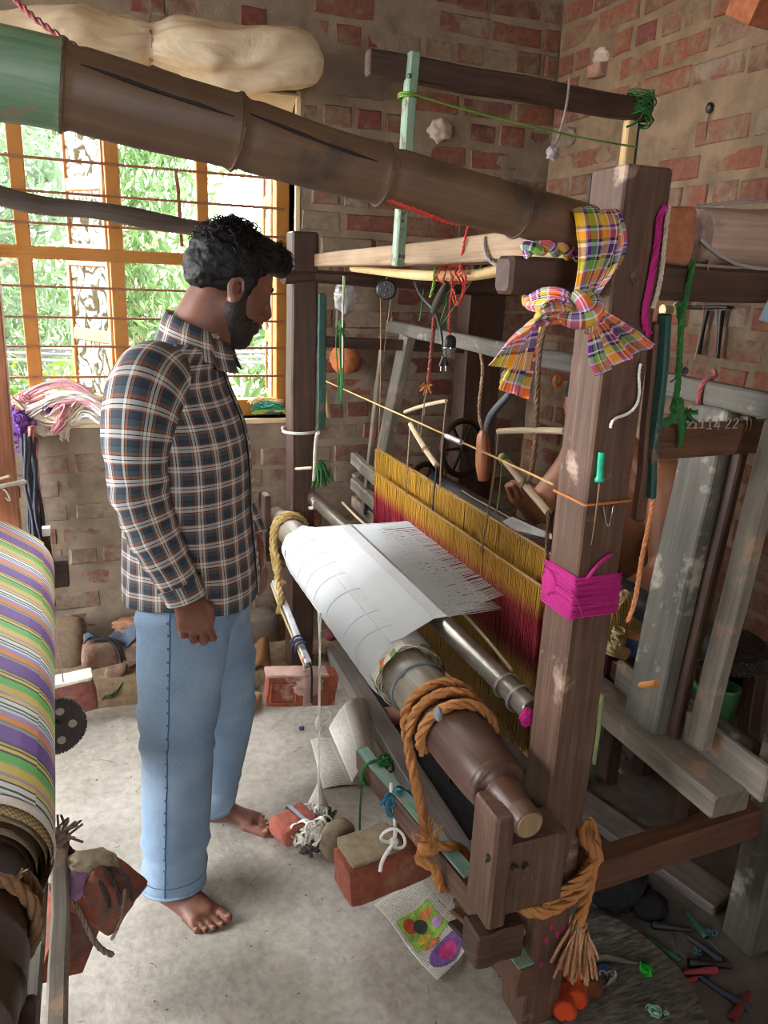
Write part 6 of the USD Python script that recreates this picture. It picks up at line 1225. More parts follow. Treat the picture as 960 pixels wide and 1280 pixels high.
# rubble and sacks along the foot of the window wall
def lump(name, label, cat, c, size, mt, seed, R=None, rough=.012, rnd=.02, fr=14): return one(name, label, cat, chunk(c, size, R, rough, seed, rnd, fr=fr), mt, 35)
mr1 = bricky('rubble_brick', C(132, 96, 80), C(128, 112, 92), .4, .6, 12., 1.)
lump('rubble_brick', 'dusty brick at the wall foot left of the man, bound with dark cord', 'brick', V(.0, 2.93, .06), (.15, .09, .11), mr1, 41, rot((0, 0, 1), .2))
lump('rubble_brick', 'dusty brick leaning beside the man, right of the dark cord', 'brick', V(.135, 2.94, .055), (.12, .09, .09), mr1, 42, rot((0, 0, 1), -.4) @ rot((0, 1, 0), -.4))
lump('rubble_brick', 'small brick piece lying on the earth under the leaning one', 'brick', V(.05, 2.83, .025), (.08, .06, .05), mr1, 43)
one('bundle_cord', 'dark cord running down between the dusty bricks', 'cord', join(tube([V(-.02, 2.9, .135), V(.04, 2.89, .125), V(.065, 2.87, .07), V(.07, 2.84, .012)], .007, 6, 12), tube([V(.07, 2.84, .012), V(.11, 2.86, .02), V(.17, 2.885, .05)], .007, 6, 10)), m_black, True)
one('blue_rag', 'faded blue rag lying over the dusty bricks', 'rag', sheet(np.array([[V(-.06 + .2 * s, 2.90 + .05 * t, .125 + .025 * math.sin(6 * s + 3 * t) + .01 * math.sin(15 * s)) for s in np.linspace(0, 1, 24)] for t in np.linspace(0, 1, 8)])[::-1], .006), plain('slate_blue_rag', C(70, 80, 94), .95, .25, 30., .6), True)
one('orange_rag', 'dull orange cloth crumpled on top of the rubble', 'rag', blob(V(.13, 2.99, .14), (.08, .05, .03), .4, 3, 12), plain('dull_orange_rag', C(130, 92, 68), .95, .3, 30., .6), True)
lump('sack', 'brown sack slumped against the wall behind the toothed wheel', 'sack', V(-.14, 2.98, .10), (.17, .13, .22), plain('sackcloth', C(126, 108, 88), .95, .25, 50., .5), 45, rot((0, 1, 0), .25), .02, .05, 7)
lump('sack', 'brown cloth bundle at the wall foot just left of the jeans', 'sack', V(.235, 2.9, .075), (.14, .12, .13), _mats['sackcloth'], 46, rot((0, 0, 1), .4), .016, .04, 9)
lump('rubble_brick', 'pale brick end lying behind the jeans, nearest the hanging brick', 'brick', V(.50, 2.60, .03), (.12, .07, .06), plain('pale_stone', C(176, 160, 136), .95, .2, 30., .5), 47, rot((0, 0, 1), .5))
lump('rubble_brick', 'tan brick piece on the earth in front of the pale one', 'brick', V(.47, 2.47, .025), (.12, .10, .05), plain('tan_stone', C(166, 132, 92), .95, .25, 30., .5), 48, rot((0, 0, 1), .9))
one('orange_rag', 'orange-brown leather scrap leaning at the wall foot right of the jeans', 'rag', sheet(np.array([[V(.5 + .13 * s, 2.78 - .06 * t, .015 + .09 * (1 - t) + .015 * math.sin(9 * s + 2 * t)) for s in np.linspace(0, 1, 14)] for t in np.linspace(0, 1, 8)])[::-1], .008), plain('leather_tan', C(132, 94, 56), .8, .25, 30., .5), True)
lump('stone', 'large grey stone block at the wall foot beside the back loom post', 'stone', V(.58, 2.98, .07), (.26, .14, .14), plain('grey_stone', C(112, 100, 88), .95, .25, 20., .6), 49)
one('green_scrap', 'scrap of green and black yarn on the bare earth left of the man', 'yarn', join(hank([onZ(130, 873, .01), onZ(140, 868, .015), onZ(146, 866, .01)], .0018, 7, 71, .002), tube([onZ(145, 868, .012), onZ(150, 858, .012), onZ(155, 852, .01)], .004, 6, 6)), plain('scrap_green', C(84, 110, 74), .95, .3, 90.), True)
mound = np.stack(np.meshgrid(np.linspace(1.3, -.9, 60), np.linspace(2.45, 3.1, 26), [0.]), -1)[:, :, 0]
mound[..., 2] = -.012 + .05 * np.clip((mound[..., 1] - 2.5) / .6, 0, 1) ** 1.2 * (.6 + .8 * meshkit.fbm(mound * 5, 4, 6))
one('earth_bank', 'low bank of loose brown earth along the foot of the window wall', 'earth', sheet(mound, .006), plain('loose_earth', C(128, 108, 82), 1., .3, 24., .9, bd=.01), True, kind='stuff')

# ================= floor under and before the near loom =================
m_mat = mat('black_mat', {'t': ('texture_coordinate', {}), 'm': ('mapping', {'scale': (140., 18., 20.)}), 'n': ('noise_texture', {'scale': 2., 'detail': 4.}), 'r': ('rgb_ramp', {'ramp': [(.35, C(26, 27, 29)), (.6, C(44, 46, 48)), (.75, C(66, 68, 70))]}), 'b': ('bump', {'strength': .5, 'distance': .003}), 'p': ('principled_bsdf', {'roughness': .85})},
    [('t.object', 'm.vector'), ('m.vector', 'n.vector'), ('n.fac', 'r.fac'), ('r.color', 'p.base_color'), ('n.fac', 'b.height'), ('b.normal', 'p.normal')])
gx = np.array([[V(x, y, .004 + .006 * meshkit.noise(V(x * 6, y * 6, 1), 3)) for x in np.linspace(1.22, .905, 14)] for y in np.linspace(1.42, 2.72, 40)])
one('floor_mat', 'black mat on the floor under the white warp', 'mat', sheet(gx, .006), m_mat, True)
one('floor_plank', 'dark wooden foot plank across the mat under the steel rod', 'plank', beam(V(1.0, 1.86, .02), V(1.42, 1.70, .02), .055, .03, seed=80), w_dark)
one('treadle', 'worn dark board on the floor behind the near post', 'plank', beam(onZ(700, 985, .02), onZ(905, 1130, .02), .10, .03, seed=81), w_greystick)
one('treadle', 'dark board lying deeper under the loom toward the grey tray', 'plank', beam(onZ(770, 880, .02), onZ(905, 1005, .02), .12, .03, seed=82), w_dark)
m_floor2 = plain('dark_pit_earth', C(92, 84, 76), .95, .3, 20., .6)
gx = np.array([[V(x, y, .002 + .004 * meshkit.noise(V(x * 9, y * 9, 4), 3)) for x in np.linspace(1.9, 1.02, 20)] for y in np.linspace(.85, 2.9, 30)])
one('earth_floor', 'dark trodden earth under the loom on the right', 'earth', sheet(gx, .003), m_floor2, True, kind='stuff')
m_pile = [plain(f'maroon_{k}', c, .7, .2, 60., .3) for k, c in enumerate((C(98, 34, 42), C(122, 44, 50), C(80, 30, 40)))]
rng = np.random.RandomState(6); k = 0; src = None
for r_ in range(4):
    for c_ in range(13 - r_):
        p = V(.93 + .047 * c_ + .024 * r_, 2.86 + .03 * rng.rand(), .028 + .044 * r_)
        q = one('yarn_ball', 'maroon ball of yarn in the dim pile behind the roller at the window wall', 'yarn ball', blob(p, (.026, .026, .024), .12, 4, k % 5, 2), m_pile[k % 3], True, group='maroon yarn balls piled behind the loom'); k += 1
# newspapers
def news(name, paper=C(206, 202, 190), ink=C(120, 116, 110), s=(150., 30.)):
    return mat(name, {'t': ('texture_coordinate', {}), 'm': ('mapping', {'scale': (s[0] * .25, s[0] * 2.2, 1.)}), 'n': ('noise_texture', {'scale': 2., 'detail': 3., 'roughness': .8}), 's': ('separate_xyz', {}), 'v': ('math', {'math_type': 'multiply', 'value2': 170.}), 'f': ('math', {'math_type': 'fraction'}), 'g': ('math', {'math_type': 'less_than', 'value2': .55}), 'x': ('math', {'math_type': 'multiply', 'value2': 14.}), 'xf': ('math', {'math_type': 'fraction'}), 'xg': ('math', {'math_type': 'greater_than', 'value2': .1}),
        'r': ('rgb_ramp', {'ramp': [(.46, (0, 0, 0)), (.52, (1, 1, 1))]}), 'a': ('math', {'math_type': 'multiply'}), 'b2': ('math', {'math_type': 'multiply'}), 'c': ('math', {'math_type': 'multiply', 'value2': .8}), 'k': ('mix', {'color1': paper, 'color2': ink}), 'p': ('principled_bsdf', {'roughness': .85})},
        [('t.UV', 'm.vector'), ('m.vector', 'n.vector'), ('n.fac', 'r.fac'), ('t.UV', 's.vector'), ('s.y', 'v.value1'), ('v.value', 'f.value1'), ('f.value', 'g.value1'), ('s.x', 'x.value1'), ('x.value', 'xf.value1'), ('xf.value', 'xg.value1'), ('r.color', 'a.value1'), ('g.value', 'a.value2'), ('a.value', 'b2.value1'), ('xg.value', 'b2.value2'), ('b2.value', 'c.value1'), ('c.value', 'k.fac'), ('k.color', 'p.base_color')])
m_news = news('newsprint')
def quad(a, b, c, d, n, m, fn=None):
    P = np.array([[(a * (1 - s) + b * s) * (1 - t) + (d * (1 - s) + c * s) * t for s in np.linspace(0, 1, m)] for t in np.linspace(0, 1, n)])
    if fn is not None:
        for i in range(n):
            for j in range(m): P[i, j] += fn(j / (m - 1), i / (n - 1))
    return P
a_, b_, c_, d_ = onZ(410, 912, .004), onZ(424, 898, .14), onZ(466, 966, .004), onZ(440, 985, .004)
P = quad(onZ(411, 918, .03), onZ(458, 882, .03), onZ(471, 960, .03), onZ(440, 983, .012), 16, 16, lambda s, t: V(0, 0, .075 * math.sin(PI * min(1, s * .8 + .1)) * (1 - .35 * t)))
np_ = Thing('newspaper', 'folded newspaper standing in a curl on the floor by the green bar', 'newspaper', onZ(440, 940))
np_.add('sheet', sheet(P[::-1], .003), m_news, smooth=True)
np_.add('under_sheet', sheet(quad(onZ(388, 925, .004), onZ(416, 921, .004), onZ(448, 980, .004), onZ(404, 986, .004), 8, 8, lambda s, t: V(0, 0, .004 * math.sin(4 * s)))[::-1], .002), m_news, smooth=True)
one('newspaper', 'newsprint sheet lying on the black mat behind the roller bracket', 'newspaper', sheet(quad(onZ(560, 1068, .016), onZ(600, 1042, .016), onZ(640, 1075, .016), onZ(600, 1110, .016), 8, 8, lambda s, t: V(0, 0, .006 * math.sin(5 * s)))[::-1], .002), m_news, True)
Pn = [onZ(468, 1131, .004), onZ(547, 1227, .004), onZ(590, 1186, .004), onZ(520, 1102, .004)]
cn_ = Thing('newspaper', 'colour-printed newspaper page lying open on the floor under the green bar', 'newspaper', onZ(530, 1160))
curl = lambda s, t: V(0, 0, .035 * max(0, t - .55) ** 1.5 * 3 + .006 * math.sin(7 * s + 2 * t))
Pg = quad(Pn[0], Pn[1], Pn[2], Pn[3], 22, 26, curl); cn_.add('page', sheet(Pg[::-1], .003), m_news, smooth=True)
Pf = quad(Pn[3], Pn[3] * .35 + Pn[2] * .65, Pn[3] * .35 + Pn[2] * .65 + V(.10, .10, .0), Pn[3] + V(.08, .10, 0), 14, 20, lambda s, t: V(0, 0, .05 * math.sin(1.4 * t + .5) - .0 + .004 * math.sin(9 * s)))
cn_.add('raised_leaf', sheet(Pf[::-1], .003), m_news, smooth=True)
def print_patch(s0, s1, t0, t1, m_, sh=None, name='printed_panel', grid=Pg, lift=.0032):
    n = 14; rows = []
    gi = lambda s, t: (lambda i, j, a, b: (grid[i, j] * (1 - a) + grid[min(i + 1, grid.shape[0] - 1), j] * a) * (1 - b) + (grid[i, min(j + 1, grid.shape[1] - 1)] * (1 - a) + grid[min(i + 1, grid.shape[0] - 1), min(j + 1, grid.shape[1] - 1)] * a) * b)(int(t * (grid.shape[0] - 1)), int(s * (grid.shape[1] - 1)), t * (grid.shape[0] - 1) % 1, s * (grid.shape[1] - 1) % 1)
    for i in range(n):
        row = []
        for j in range(n):
            u, v = j / (n - 1), i / (n - 1)
            if sh == 'disc':
                x, y = 2 * u - 1, 2 * v - 1; u, v = .5 + .5 * x * math.sqrt(1 - y * y / 2), .5 + .5 * y * math.sqrt(1 - x * x / 2)
            row.append(gi(min(.999, s0 + (s1 - s0) * u), min(.999, t0 + (t1 - t0) * v)) + V(0, 0, lift))
        rows.append(row)
    cn_.add(name, sheet(np.array(rows)[::-1], .0006), m_, smooth=True)
pm_ = {k: plain('print_' + k, c, .8, .55, 70., .05) for k, c in dict(green=C(146, 182, 76), yellow=C(222, 190, 70), purple=C(120, 84, 150), magenta=C(190, 60, 120), orange=C(214, 130, 74), dark=C(62, 66, 60), lilac=C(178, 140, 190), red=C(186, 76, 54)).items()}
print_patch(.30, .68, .08, .86, pm_['green']); print_patch(.34, .5, .14, .42, pm_['red'], 'disc', lift=.0038); print_patch(.40, .55, .3, .6, pm_['dark'], 'disc', lift=.0044); print_patch(.36, .46, .55, .82, pm_['orange'], 'disc', lift=.0038); print_patch(.56, .64, .2, .5, pm_['yellow'], 'disc', lift=.0038); print_patch(.5, .62, .66, .84, pm_['lilac'], 'disc', lift=.0038)
print_patch(.66, .72, .2, .6, pm_['orange'], 'disc', lift=.0036); print_patch(.74, .97, .1, .92, pm_['purple'], 'disc'); print_patch(.78, .95, .34, .72, pm_['magenta'], 'disc', lift=.004)
print_patch(.05, .6, .2, .75, pm_['yellow'], grid=Pf); print_patch(.12, .42, .3, .6, pm_['dark'], 'disc', grid=Pf, lift=.004)
# bricks and lumps
cB = onY(478, 1082, 1.44); cB[2] = .142
m_bigbrick = bricky('brick_big', C(140, 76, 56), C(140, 112, 92), .58, .7, 12., 6.); m_mud = plain('mud_mortar', C(146, 130, 104), .95, .3, 34., .9, bd=.006)
Rb = rot((0, 0, 1), .10) @ rot((0, 1, 0), -.05)
hb2 = Thing('hanging_brick', 'large red brick with a muddy top hung by a black strap from the green bar', 'brick', cB)
hb2.add('brick', chunk(cB, (.225, .115, .105), Rb, .004, 33, .014), m_bigbrick, smooth=40)
hb2.add('mud_top', chunk(cB + V(-.03, .01, .052), (.14, .105, .024), Rb, .008, 34, .01), m_mud, smooth=True)
sx = .032; hb2.add('strap', loft(np.array([[cB + Rb @ V(sx + dx, y, z) for dx, y, z in ((-.008, 0, 0), (.008, 0, 0), (.008, .003, .003), (-.008, .003, .003))] for y, z in ((-.064, -.058), (-.066, .0), (-.062, .058), (-.02, .075), (.01, .13), (.03, .16))])), m_black, smooth=True)
wl = cB + Rb @ V(.02, -.02, .07)
hb2.add('white_knot', join(tube([wl + V(.012, .06, .12), wl + V(.008, .02, .06), wl, wl + V(-.035, -.03, -.01), wl + V(-.05, -.045, -.035)], .005, 7, 18), tube([wl, wl + V(-.03, .0, .03), wl + V(.0, -.01, .045), wl + V(.02, -.02, .0), wl + V(-.005, -.015, -.002)], .004, 7, 18), blob(wl, (.012, .01, .01), .3, 3, 4)), m_white, smooth=True)
hb2.add('blue_tape', rope([V(.652, 1.44, .335), V(.65, 1.43, .30), wl + V(.012, .03, .09)], .004, step=.007), plain('blue_cord', C(54, 120, 156), .7), smooth=True)
lump('mud_lump', 'grey-brown clod behind the large red brick', 'clod', onZ(428, 1058, .04) + V(0, .03, 0), (.085, .08, .095), plain('clod', C(128, 112, 92), .95, .3, 40., .9), 51, rot((0, 0, 1), .5), .02, .03, 12)
cF = onZ(367, 1030, .03)
fb = Thing('floor_brick', 'small salmon-red brick with a grey strap lying on the floor in front of the man', 'brick', cF)
Rf = rot((0, 0, 1), .42) @ rot((1, 0, 0), .06)
fb.add('brick', chunk(cF, (.115, .085, .055), Rf, .005, 52, .012), bricky('brick_salmon', C(166, 90, 72), C(140, 84, 70), .7, .8, 20., 2.), smooth=40)
fb.add('strap', loft(np.array([[cF + Rf @ V(.012 + dx, y, z) for dx in (-.006, .006)] + [cF + Rf @ V(.012 + dx, y * .97, z * .97) for dx in (.006, -.006)] for y, z in ((-.046, -.03), (-.047, .029), (-.03, .0325), (.03, .0325), (.047, .029), (.046, -.03))])), plain('grey_tape', C(126, 138, 150), .6), smooth=False)
tz = Thing('white_tassel', 'tangle of white thread on the floor at the end of the hanging white string', 'thread', onZ(398, 1040))
rng = np.random.RandomState(12)
def tangle(c, rad, n, r, seed, turns=2.): 
    rg_ = np.random.RandomState(seed); return join([coil(np.asarray(c) + rg_.randn(3) * np.asarray(rad) * .4, rg_.randn(3), rg_.uniform(.4, 1.) * max(rad) * .55, r, turns, .003, 4, per=12, phase=rg_.rand() * 6) for _ in range(n)])
tz.add('cone', lathe(onZ(397, 1012, .0), onZ(397, 1012, .0) + V(0, 0, .09), [(0, .028), (.02, .03), (.05, .018), (.088, .004)], 18), m_white, smooth=True)
tz.add('threads', tangle(onZ(397, 1015, .03), (.03, .03, .03), 40, .0016, 13), m_white, smooth=True)
tz.add('threads', tangle(onZ(394, 1042, .026), (.05, .032, .026), 110, .0028, 14), plain('cream_thread', C(238, 234, 222), .95, .12, 90., .5), smooth=True)
tz.add('threads', tube([onZ(372, 1048, .02), onZ(376, 1035, .03), onZ(388, 1028, .03), onZ(392, 1040, .03)], .005, 6, 12), m_white, smooth=True)
cl = Thing('rag_clump', 'clump of grey, green and blue rag ends under the white tassel', 'rag', onZ(392, 1055))
for k, (c_, x, y) in enumerate(((C(132, 140, 134), 396, 1056), (C(96, 120, 84), 405, 1022), (C(120, 128, 160), 402, 1050), (C(90, 82, 74), 386, 1058))):
    cl.add('rag', tangle(onZ(x, y, .012), (.03, .022, .012), 18, .003, 80 + k), plain(f'rag_{k}', c_, .95, .3, 90.), smooth=True)
ws2 = Thing('white_string', 'white string hanging from the white warp to the tassel on the floor', 'string', onZ(400, 1000))
s0, s1 = V(.588, 1.93, .60), onZ(398, 1012, .085)
ws2.add('string', rope([s0, s0 * .5 + s1 * .5, s1], .0042, step=.008), m_white, smooth=True)
ws2.add('second_strand', tube([s0 + V(.02, .10, 0), s0 * .55 + s1 * .45 + V(.01, .03, 0), s0 * .45 + s1 * .55], .0012, 5, 10), m_white, smooth=True)
mid = s0 * .43 + s1 * .57; ws2.add('knot', join(blob(mid, (.012, .012, .024), .3, 3, 3), coil(mid, (1, 0, .3), .014, .002, 2, .004, 4), tube([mid, mid + V(.03, 0, .01), mid + V(.035, 0, .03), mid + V(.01, 0, .05)], .0025, 5, 12)), m_white, smooth=True)
# green-painted lever bar with its cords, next to the near post
g0, g1 = V(.645, 1.70, .262), V(.662, 1.02, .352)
gb = Thing('green_bar', 'square bar painted green on top, sloping from the newspaper to the roller bracket', 'bar', (g0 + g1) / 2)
gb.add('bar', beam(g0, g1, .036, .055, seed=90, seg=6, ch=.003), w_post)
gb.add('green_top', beam(g0 + V(0, .002, .028), g1 + V(0, .08, .028), .034, .004, ch=.001, seg=6), wood('green_worn', C(74, 112, 96), C(112, 150, 132), C(150, 180, 164), .6, patch=C(150, 140, 120), pscale=30.))
gb.add('end_block', beam(V(.60, .985, .345), V(.70, .985, .345), .06, .075, seed=91), w_dark)
gb.add('lower_block', join(beam(V(.705, 1.13, .24), V(.715, .955, .24), .04, .07, seed=92)), w_red); gb.add('lower_green', beam(V(.712, 1.0, .277), V(.714, .958, .277), .036, .004, ch=.001, seg=1), _mats['green_worn'])
gb.add('cord', coil(V(.646, 1.62, .272), nrm(g1 - g0), .034, .004, 2.3, .006, 6, jit=.006), m_greenyarn, smooth=True); gb.add('cord', join(tangle(V(.67, 1.6, .31), (.025, .02, .015), 10, .003, 5), tube([V(.622, 1.62, .28), V(.615, 1.62, .18), V(.612, 1.61, .10)], .003, 5, 10)), m_greenyarn, smooth=True)
gb.add('cord', coil(V(.652, 1.46, .292), nrm(g1 - g0), .034, .003, 2.2, .006, 6, jit=.006), plain('blue_yarn', C(50, 124, 152), .9, .2, 100., .5), smooth=True)
gb.add('cord', tangle(V(.63, 1.45, .31), (.03, .02, .02), 8, .002, 6), _mats['blue_yarn'], smooth=True)
lowb = Thing('stacked_laths', 'stack of thin dark laths beside the foot of the near post', 'laths', (.74, 1.1, .1))
for k in range(4): lowb.add('lath', beam(V(.742 + .004 * k, 1.30, .05 + .034 * k), V(.748 + .004 * k, 1.05, .14 + .036 * k), .03, .012, seed=93 + k), [w_dark, w_red, w_dark, w_fresh][k])
# coir rope: turns on the roller, down to the bar with a knot, and round the near post
def rturn(y, a0, a1, r=.078, n=12, dy=.0): return [V(RX + r * math.cos(t), y + dy * (t - a0) / (a1 - a0), RZ + r * math.sin(t)) for t in np.linspace(a0, a1, n)]
k1 = onX(536, 1058, .618)
cr = Thing('coir_rope', 'thick orange coir rope wound on the near roller end and knotted to the green bar', 'rope', k1)
cr.add('turn', rope(rturn(1.30, -.4, PI + .25, .077, 14, .03) + [V(.604, 1.30, .54), k1 * .5 + V(.604, 1.30, .54) * .5, k1 + V(0, 0, .02)], .0125, step=.012), m_hemp, smooth=True)
cr.add('turn', rope(rturn(1.205, -.5, PI + .6, .076, 14, .05), .012, step=.012), m_hemp, smooth=True)
cr.add('turn', rope(rturn(1.25, -.3, PI + .3, .077, 14, .05), .012, step=.012), m_hemp, smooth=True)
cr.add('loop', rope([k1 + V(0, .0, .01), k1 + V(-.014, -.01, -.03), V(.622, 1.18, .34), V(.63, 1.17, .30), V(.68, 1.18, .30), V(.69, 1.19, .36), V(.65, 1.2, .375), k1 + V(.01, 0, 0)], .011, step=.011), m_hemp, smooth=True)
cr.add('knot', join(blob(k1, (.024, .02, .024), .25, 3, 6), tuft(k1 + V(0, 0, .02), (-.2, -.2, 1), 40, .05, .0022, .6, 8)), m_hemp, smooth=True)
pr_ = [V(.70, 1.06, .356), V(.735, 1.03, .345), V(.772, 1.012, .335), V(.82, 1.01, .345), V(.868, 1.012, .375), V(.895, 1.03, .42), V(.893, 1.06, .47)]
pr2 = Thing('coir_rope', 'thick orange coir rope round the near post, ending in a frayed tassel', 'rope', (.88, 1.03, .4))
pr2.add('turn', rope(pr_, .0135, step=.013), m_hemp, smooth=True); pr2.add('turn', rope([p + V(0, -.004, .028 + .01 * math.sin(k)) for k, p in enumerate(pr_[2:])], .012, step=.013), m_hemp, smooth=True)
e0 = onY(737, 1052, 1.02)
pr2.add('knot', join(rope([e0 + V(0, .02, .02), e0 + V(-.012, -.01, .01), e0 + V(.008, -.018, -.02), e0 + V(.012, .0, -.05), e0 + V(-.004, -.01, -.08)], .015, step=.013), rope([e0 + V(.014, 0, -.01), e0 + V(.012, -.005, -.08), onY(727, 1140, 1.02), onY(722, 1165, 1.02)], .013, step=.013)), m_hemp, smooth=True)
pr2.add('tassel', tuft(onY(722, 1155, 1.02), (.0, -.05, -1), 120, .10, .0035, .22, 9, .2), plain('coir_frayed', C(188, 146, 108), .95, .25, 140., .6), smooth=True)
pr2.add('white_end', tube([V(.70, 1.045, .35), V(.66, 1.03, .345), V(.64, 1.04, .34)], .006, 7, 6), m_white, smooth=True)
for x, y in ((690, 1148), (683, 1165), (697, 1158), (705, 1152), (676, 1195), (690, 1190), (702, 1178)): P2 = onY(x, y + 10, 1.0318); lf.add('pink_smudge', blob(P2, (.005, .0012, .009), .3, 3, x), m_pink, parent=P_, smooth=True)

# ---- right-hand floor: bobbins, cloth, log, tubes ----
mb_ = {k: plain('bobbin_' + k, c, .4, .15, 30., .1) for k, c in dict(green=C(44, 84, 66), black=C(34, 36, 40), red=C(134, 48, 56), pink=C(168, 100, 104), navy=C(48, 54, 68)).items()}
def bobbin(label, p, q, col, flip=False):
    a, b = onZ(*p, .011), onZ(*q, .011)
    if flip: a, b = b, a
    L = np.linalg.norm(b - a); t = Thing('bobbin', label, 'bobbin', (a + b) / 2, None)
    t.add('shaft', lathe(a, b, [(0, .004), (.004, .0062), (L * .55, .0088), (L - .022, .0098), (L - .018, .009), (L - .014, .0105), (L - .004, .0108), (L, .009)], 14), mb_[col], smooth=True)
    t.add('bore', lathe(b - (b - a) / L * .0005, b + (b - a) / L * .0006, [(0, .005), (.001, .0045)], 12), m_black)
bobbin('pink bobbin lying alone above the others behind the near post', (826, 1092), (862, 1117), 'pink')
bobbin('black bobbin standing out of the black cloth', (785, 1110), (806, 1092), 'black')
bobbin('green bobbin pointing down at the weathered leg', (858, 1140), (884, 1172), 'green')
bobbin('black bobbin lying level in the middle of the floor scatter', (865, 1162), (815, 1156), 'black')
bobbin('green bobbin under the level black one, upper of the crossed green pair', (850, 1200), (806, 1172), 'green')
bobbin('green bobbin lower of the crossed green pair', (856, 1222), (822, 1190), 'green')
bobbin('thin navy bobbin sloping to the thick black one', (858, 1170), (903, 1201), 'navy')
bobbin('thick black bobbin lying level beside the weathered leg', (915, 1207), (861, 1203), 'black')
bobbin('red bobbin under the thick black one', (853, 1217), (896, 1212), 'red')
bobbin('red bobbin end crossing the lower green one', (840, 1232), (872, 1222), 'red', True)
bobbin('long black bobbin sloping to the lower right corner', (874, 1221), (938, 1262), 'navy')
bobbin('red bobbin nearest the lower right corner of the picture', (938, 1240), (914, 1275), 'red')
gxx = onZ(765, 1135, .0)
bc_ = Thing('black_cloth', 'heap of black cloth on the floor right of the near post', 'cloth', gxx + V(.03, .02, 0))
bc_.add('heap', blob(gxx + V(.03, .02, .035), (.085, .06, .055), .3, 2.2, 15, 4), m_black and plain('black_fabric', C(20, 20, 23), .9, .2, 40., .5), smooth=True); bc_.add('heap', blob(gxx + V(.08, -.04, .02), (.05, .045, .03), .3, 2.2, 18), _mats['black_fabric'], smooth=True)
lgp = [onZ(x, y, .0) for x, y in ((725, 1168), (768, 1157), (810, 1185), (850, 1225), (885, 1290), (900, 1340), (700, 1340), (715, 1260))]
lg = Thing('log_slab', 'grey cracked slab of log on the floor right of the near post', 'slab', onZ(790, 1230))
cen_ = np.mean(lgp, axis=0); ring = np.array([spline(lgp + lgp[:1], 60)[:-1]])[0]
lg.add('slab', loft(np.array([ring + V(0, 0, .0), cen_ + (ring - cen_) * 1.0 + V(0, 0, .02), cen_ + (ring - cen_) * .985 + V(0, 0, .026), cen_ + (ring - cen_) * .5 + V(0, 0, .028)])), mat('log_grey', {'t': ('texture_coordinate', {}), 'm': ('mapping', {'scale': (18., 90., 20.), 'rotation': (0, 0, .5)}), 'n': ('noise_texture', {'scale': 1.4, 'detail': 6., 'distortion': .8}), 'r': ('rgb_ramp', {'ramp': [(.3, C(52, 50, 46)), (.5, C(92, 88, 82)), (.7, C(124, 120, 112))]}), 'b': ('bump', {'strength': .6, 'distance': .004}), 'p': ('principled_bsdf', {'roughness': .9})}, [('t.object', 'm.vector'), ('m.vector', 'n.vector'), ('n.fac', 'r.fac'), ('r.color', 'p.base_color'), ('n.fac', 'b.height'), ('b.normal', 'p.normal')]), smooth=30)
one('lime_yarn', 'small tuft of bright green yarn on the log slab', 'yarn', join(tangle(onZ(808, 1212, .035), (.018, .014, .01), 14, .0022, 21), blob(onZ(808, 1212, .035), (.016, .012, .009), .4, 4, 3)), plain('lime_bright', C(40, 180, 50), .9, .2, 90.), True)
one('mint_yarn', 'wisp of pale mint yarn lower on the log slab', 'yarn', tangle(onZ(818, 1262, .033), (.02, .012, .006), 9, .0018, 22), plain('mint_pale', C(140, 186, 168), .9, .2, 90.), True)
one('grey_twist', 'flattened twist of grey leather strip on the log slab', 'strip', tube([onZ(738, 1205, .035), onZ(752, 1196, .04), onZ(772, 1199, .04), onZ(800, 1203, .036)], [.006, .009, .007, .004], 8, 16), plain('olive_strip', C(78, 76, 68), .6, .2), True)
one('dust_fluff', 'pale fluff on the log slab below the leather strip', 'fluff', tangle(onZ(762, 1222, .034), (.02, .014, .008), 10, .0015, 23), _mats['grey_wool'], True)
one('blue_scrap', 'small blue bottle cap on the log slab', 'cap', lathe(onZ(756, 1213, .03), onZ(756, 1213, .03) + V(0, 0, .008), [(0, .012), (.006, .012), (.008, .008)], 16), plain('cap_blue', C(40, 84, 150), .4), True)
one('teal_threads', 'teal thread ends trailing among the bobbins', 'thread', join(*[tube([onZ(812, 1118, .005), onZ(822, 1135, .006), onZ(838, 1160, .006), onZ(850, 1190, .005), onZ(862, 1200, .005)], .002, 5, 20), tube([onZ(880, 1170, .005), onZ(895, 1185, .006), onZ(908, 1200, .005)], .002, 5, 10), tangle(onZ(888, 1166, .008), (.014, .01, .006), 8, .0015, 24), tangle(onZ(818, 1130, .008), (.012, .012, .006), 8, .0015, 25), tangle(onZ(872, 1192, .008), (.012, .008, .006), 8, .0015, 26)]), plain('teal_yarn', C(70, 116, 120), .9, .2, 90.), True)
mo = plain('orange_glaze', C(206, 76, 36), .3, .15, 20.); mo2 = plain('brown_glaze', C(110, 62, 38), .35, .2, 20.)
for k, (x, y, mm_, lab) in enumerate(((712, 1222, mo, 'orange glossy cone standing highest behind the near post foot'), (716, 1248, mo, 'orange glossy cone in the middle of the three behind the near post foot'), (702, 1262, mo, 'orange glossy cone lowest behind the near post foot'), (735, 1235, mo2, 'brown glossy cone right of the orange ones on the log slab'))):
    c = onZ(x, y, .03) + V(.012, .01, .0); one('yarn_cone', lab, 'cone', lathe(c + V(.03, .035, -.002 + .012 * (k == 0)), c + V(-.02, -.03, .012 + .012 * (k == 0)), [(0, .012), (.004, .014), (.05, .022), (.075, .026), (.079, .02)], 24), mm_, True)
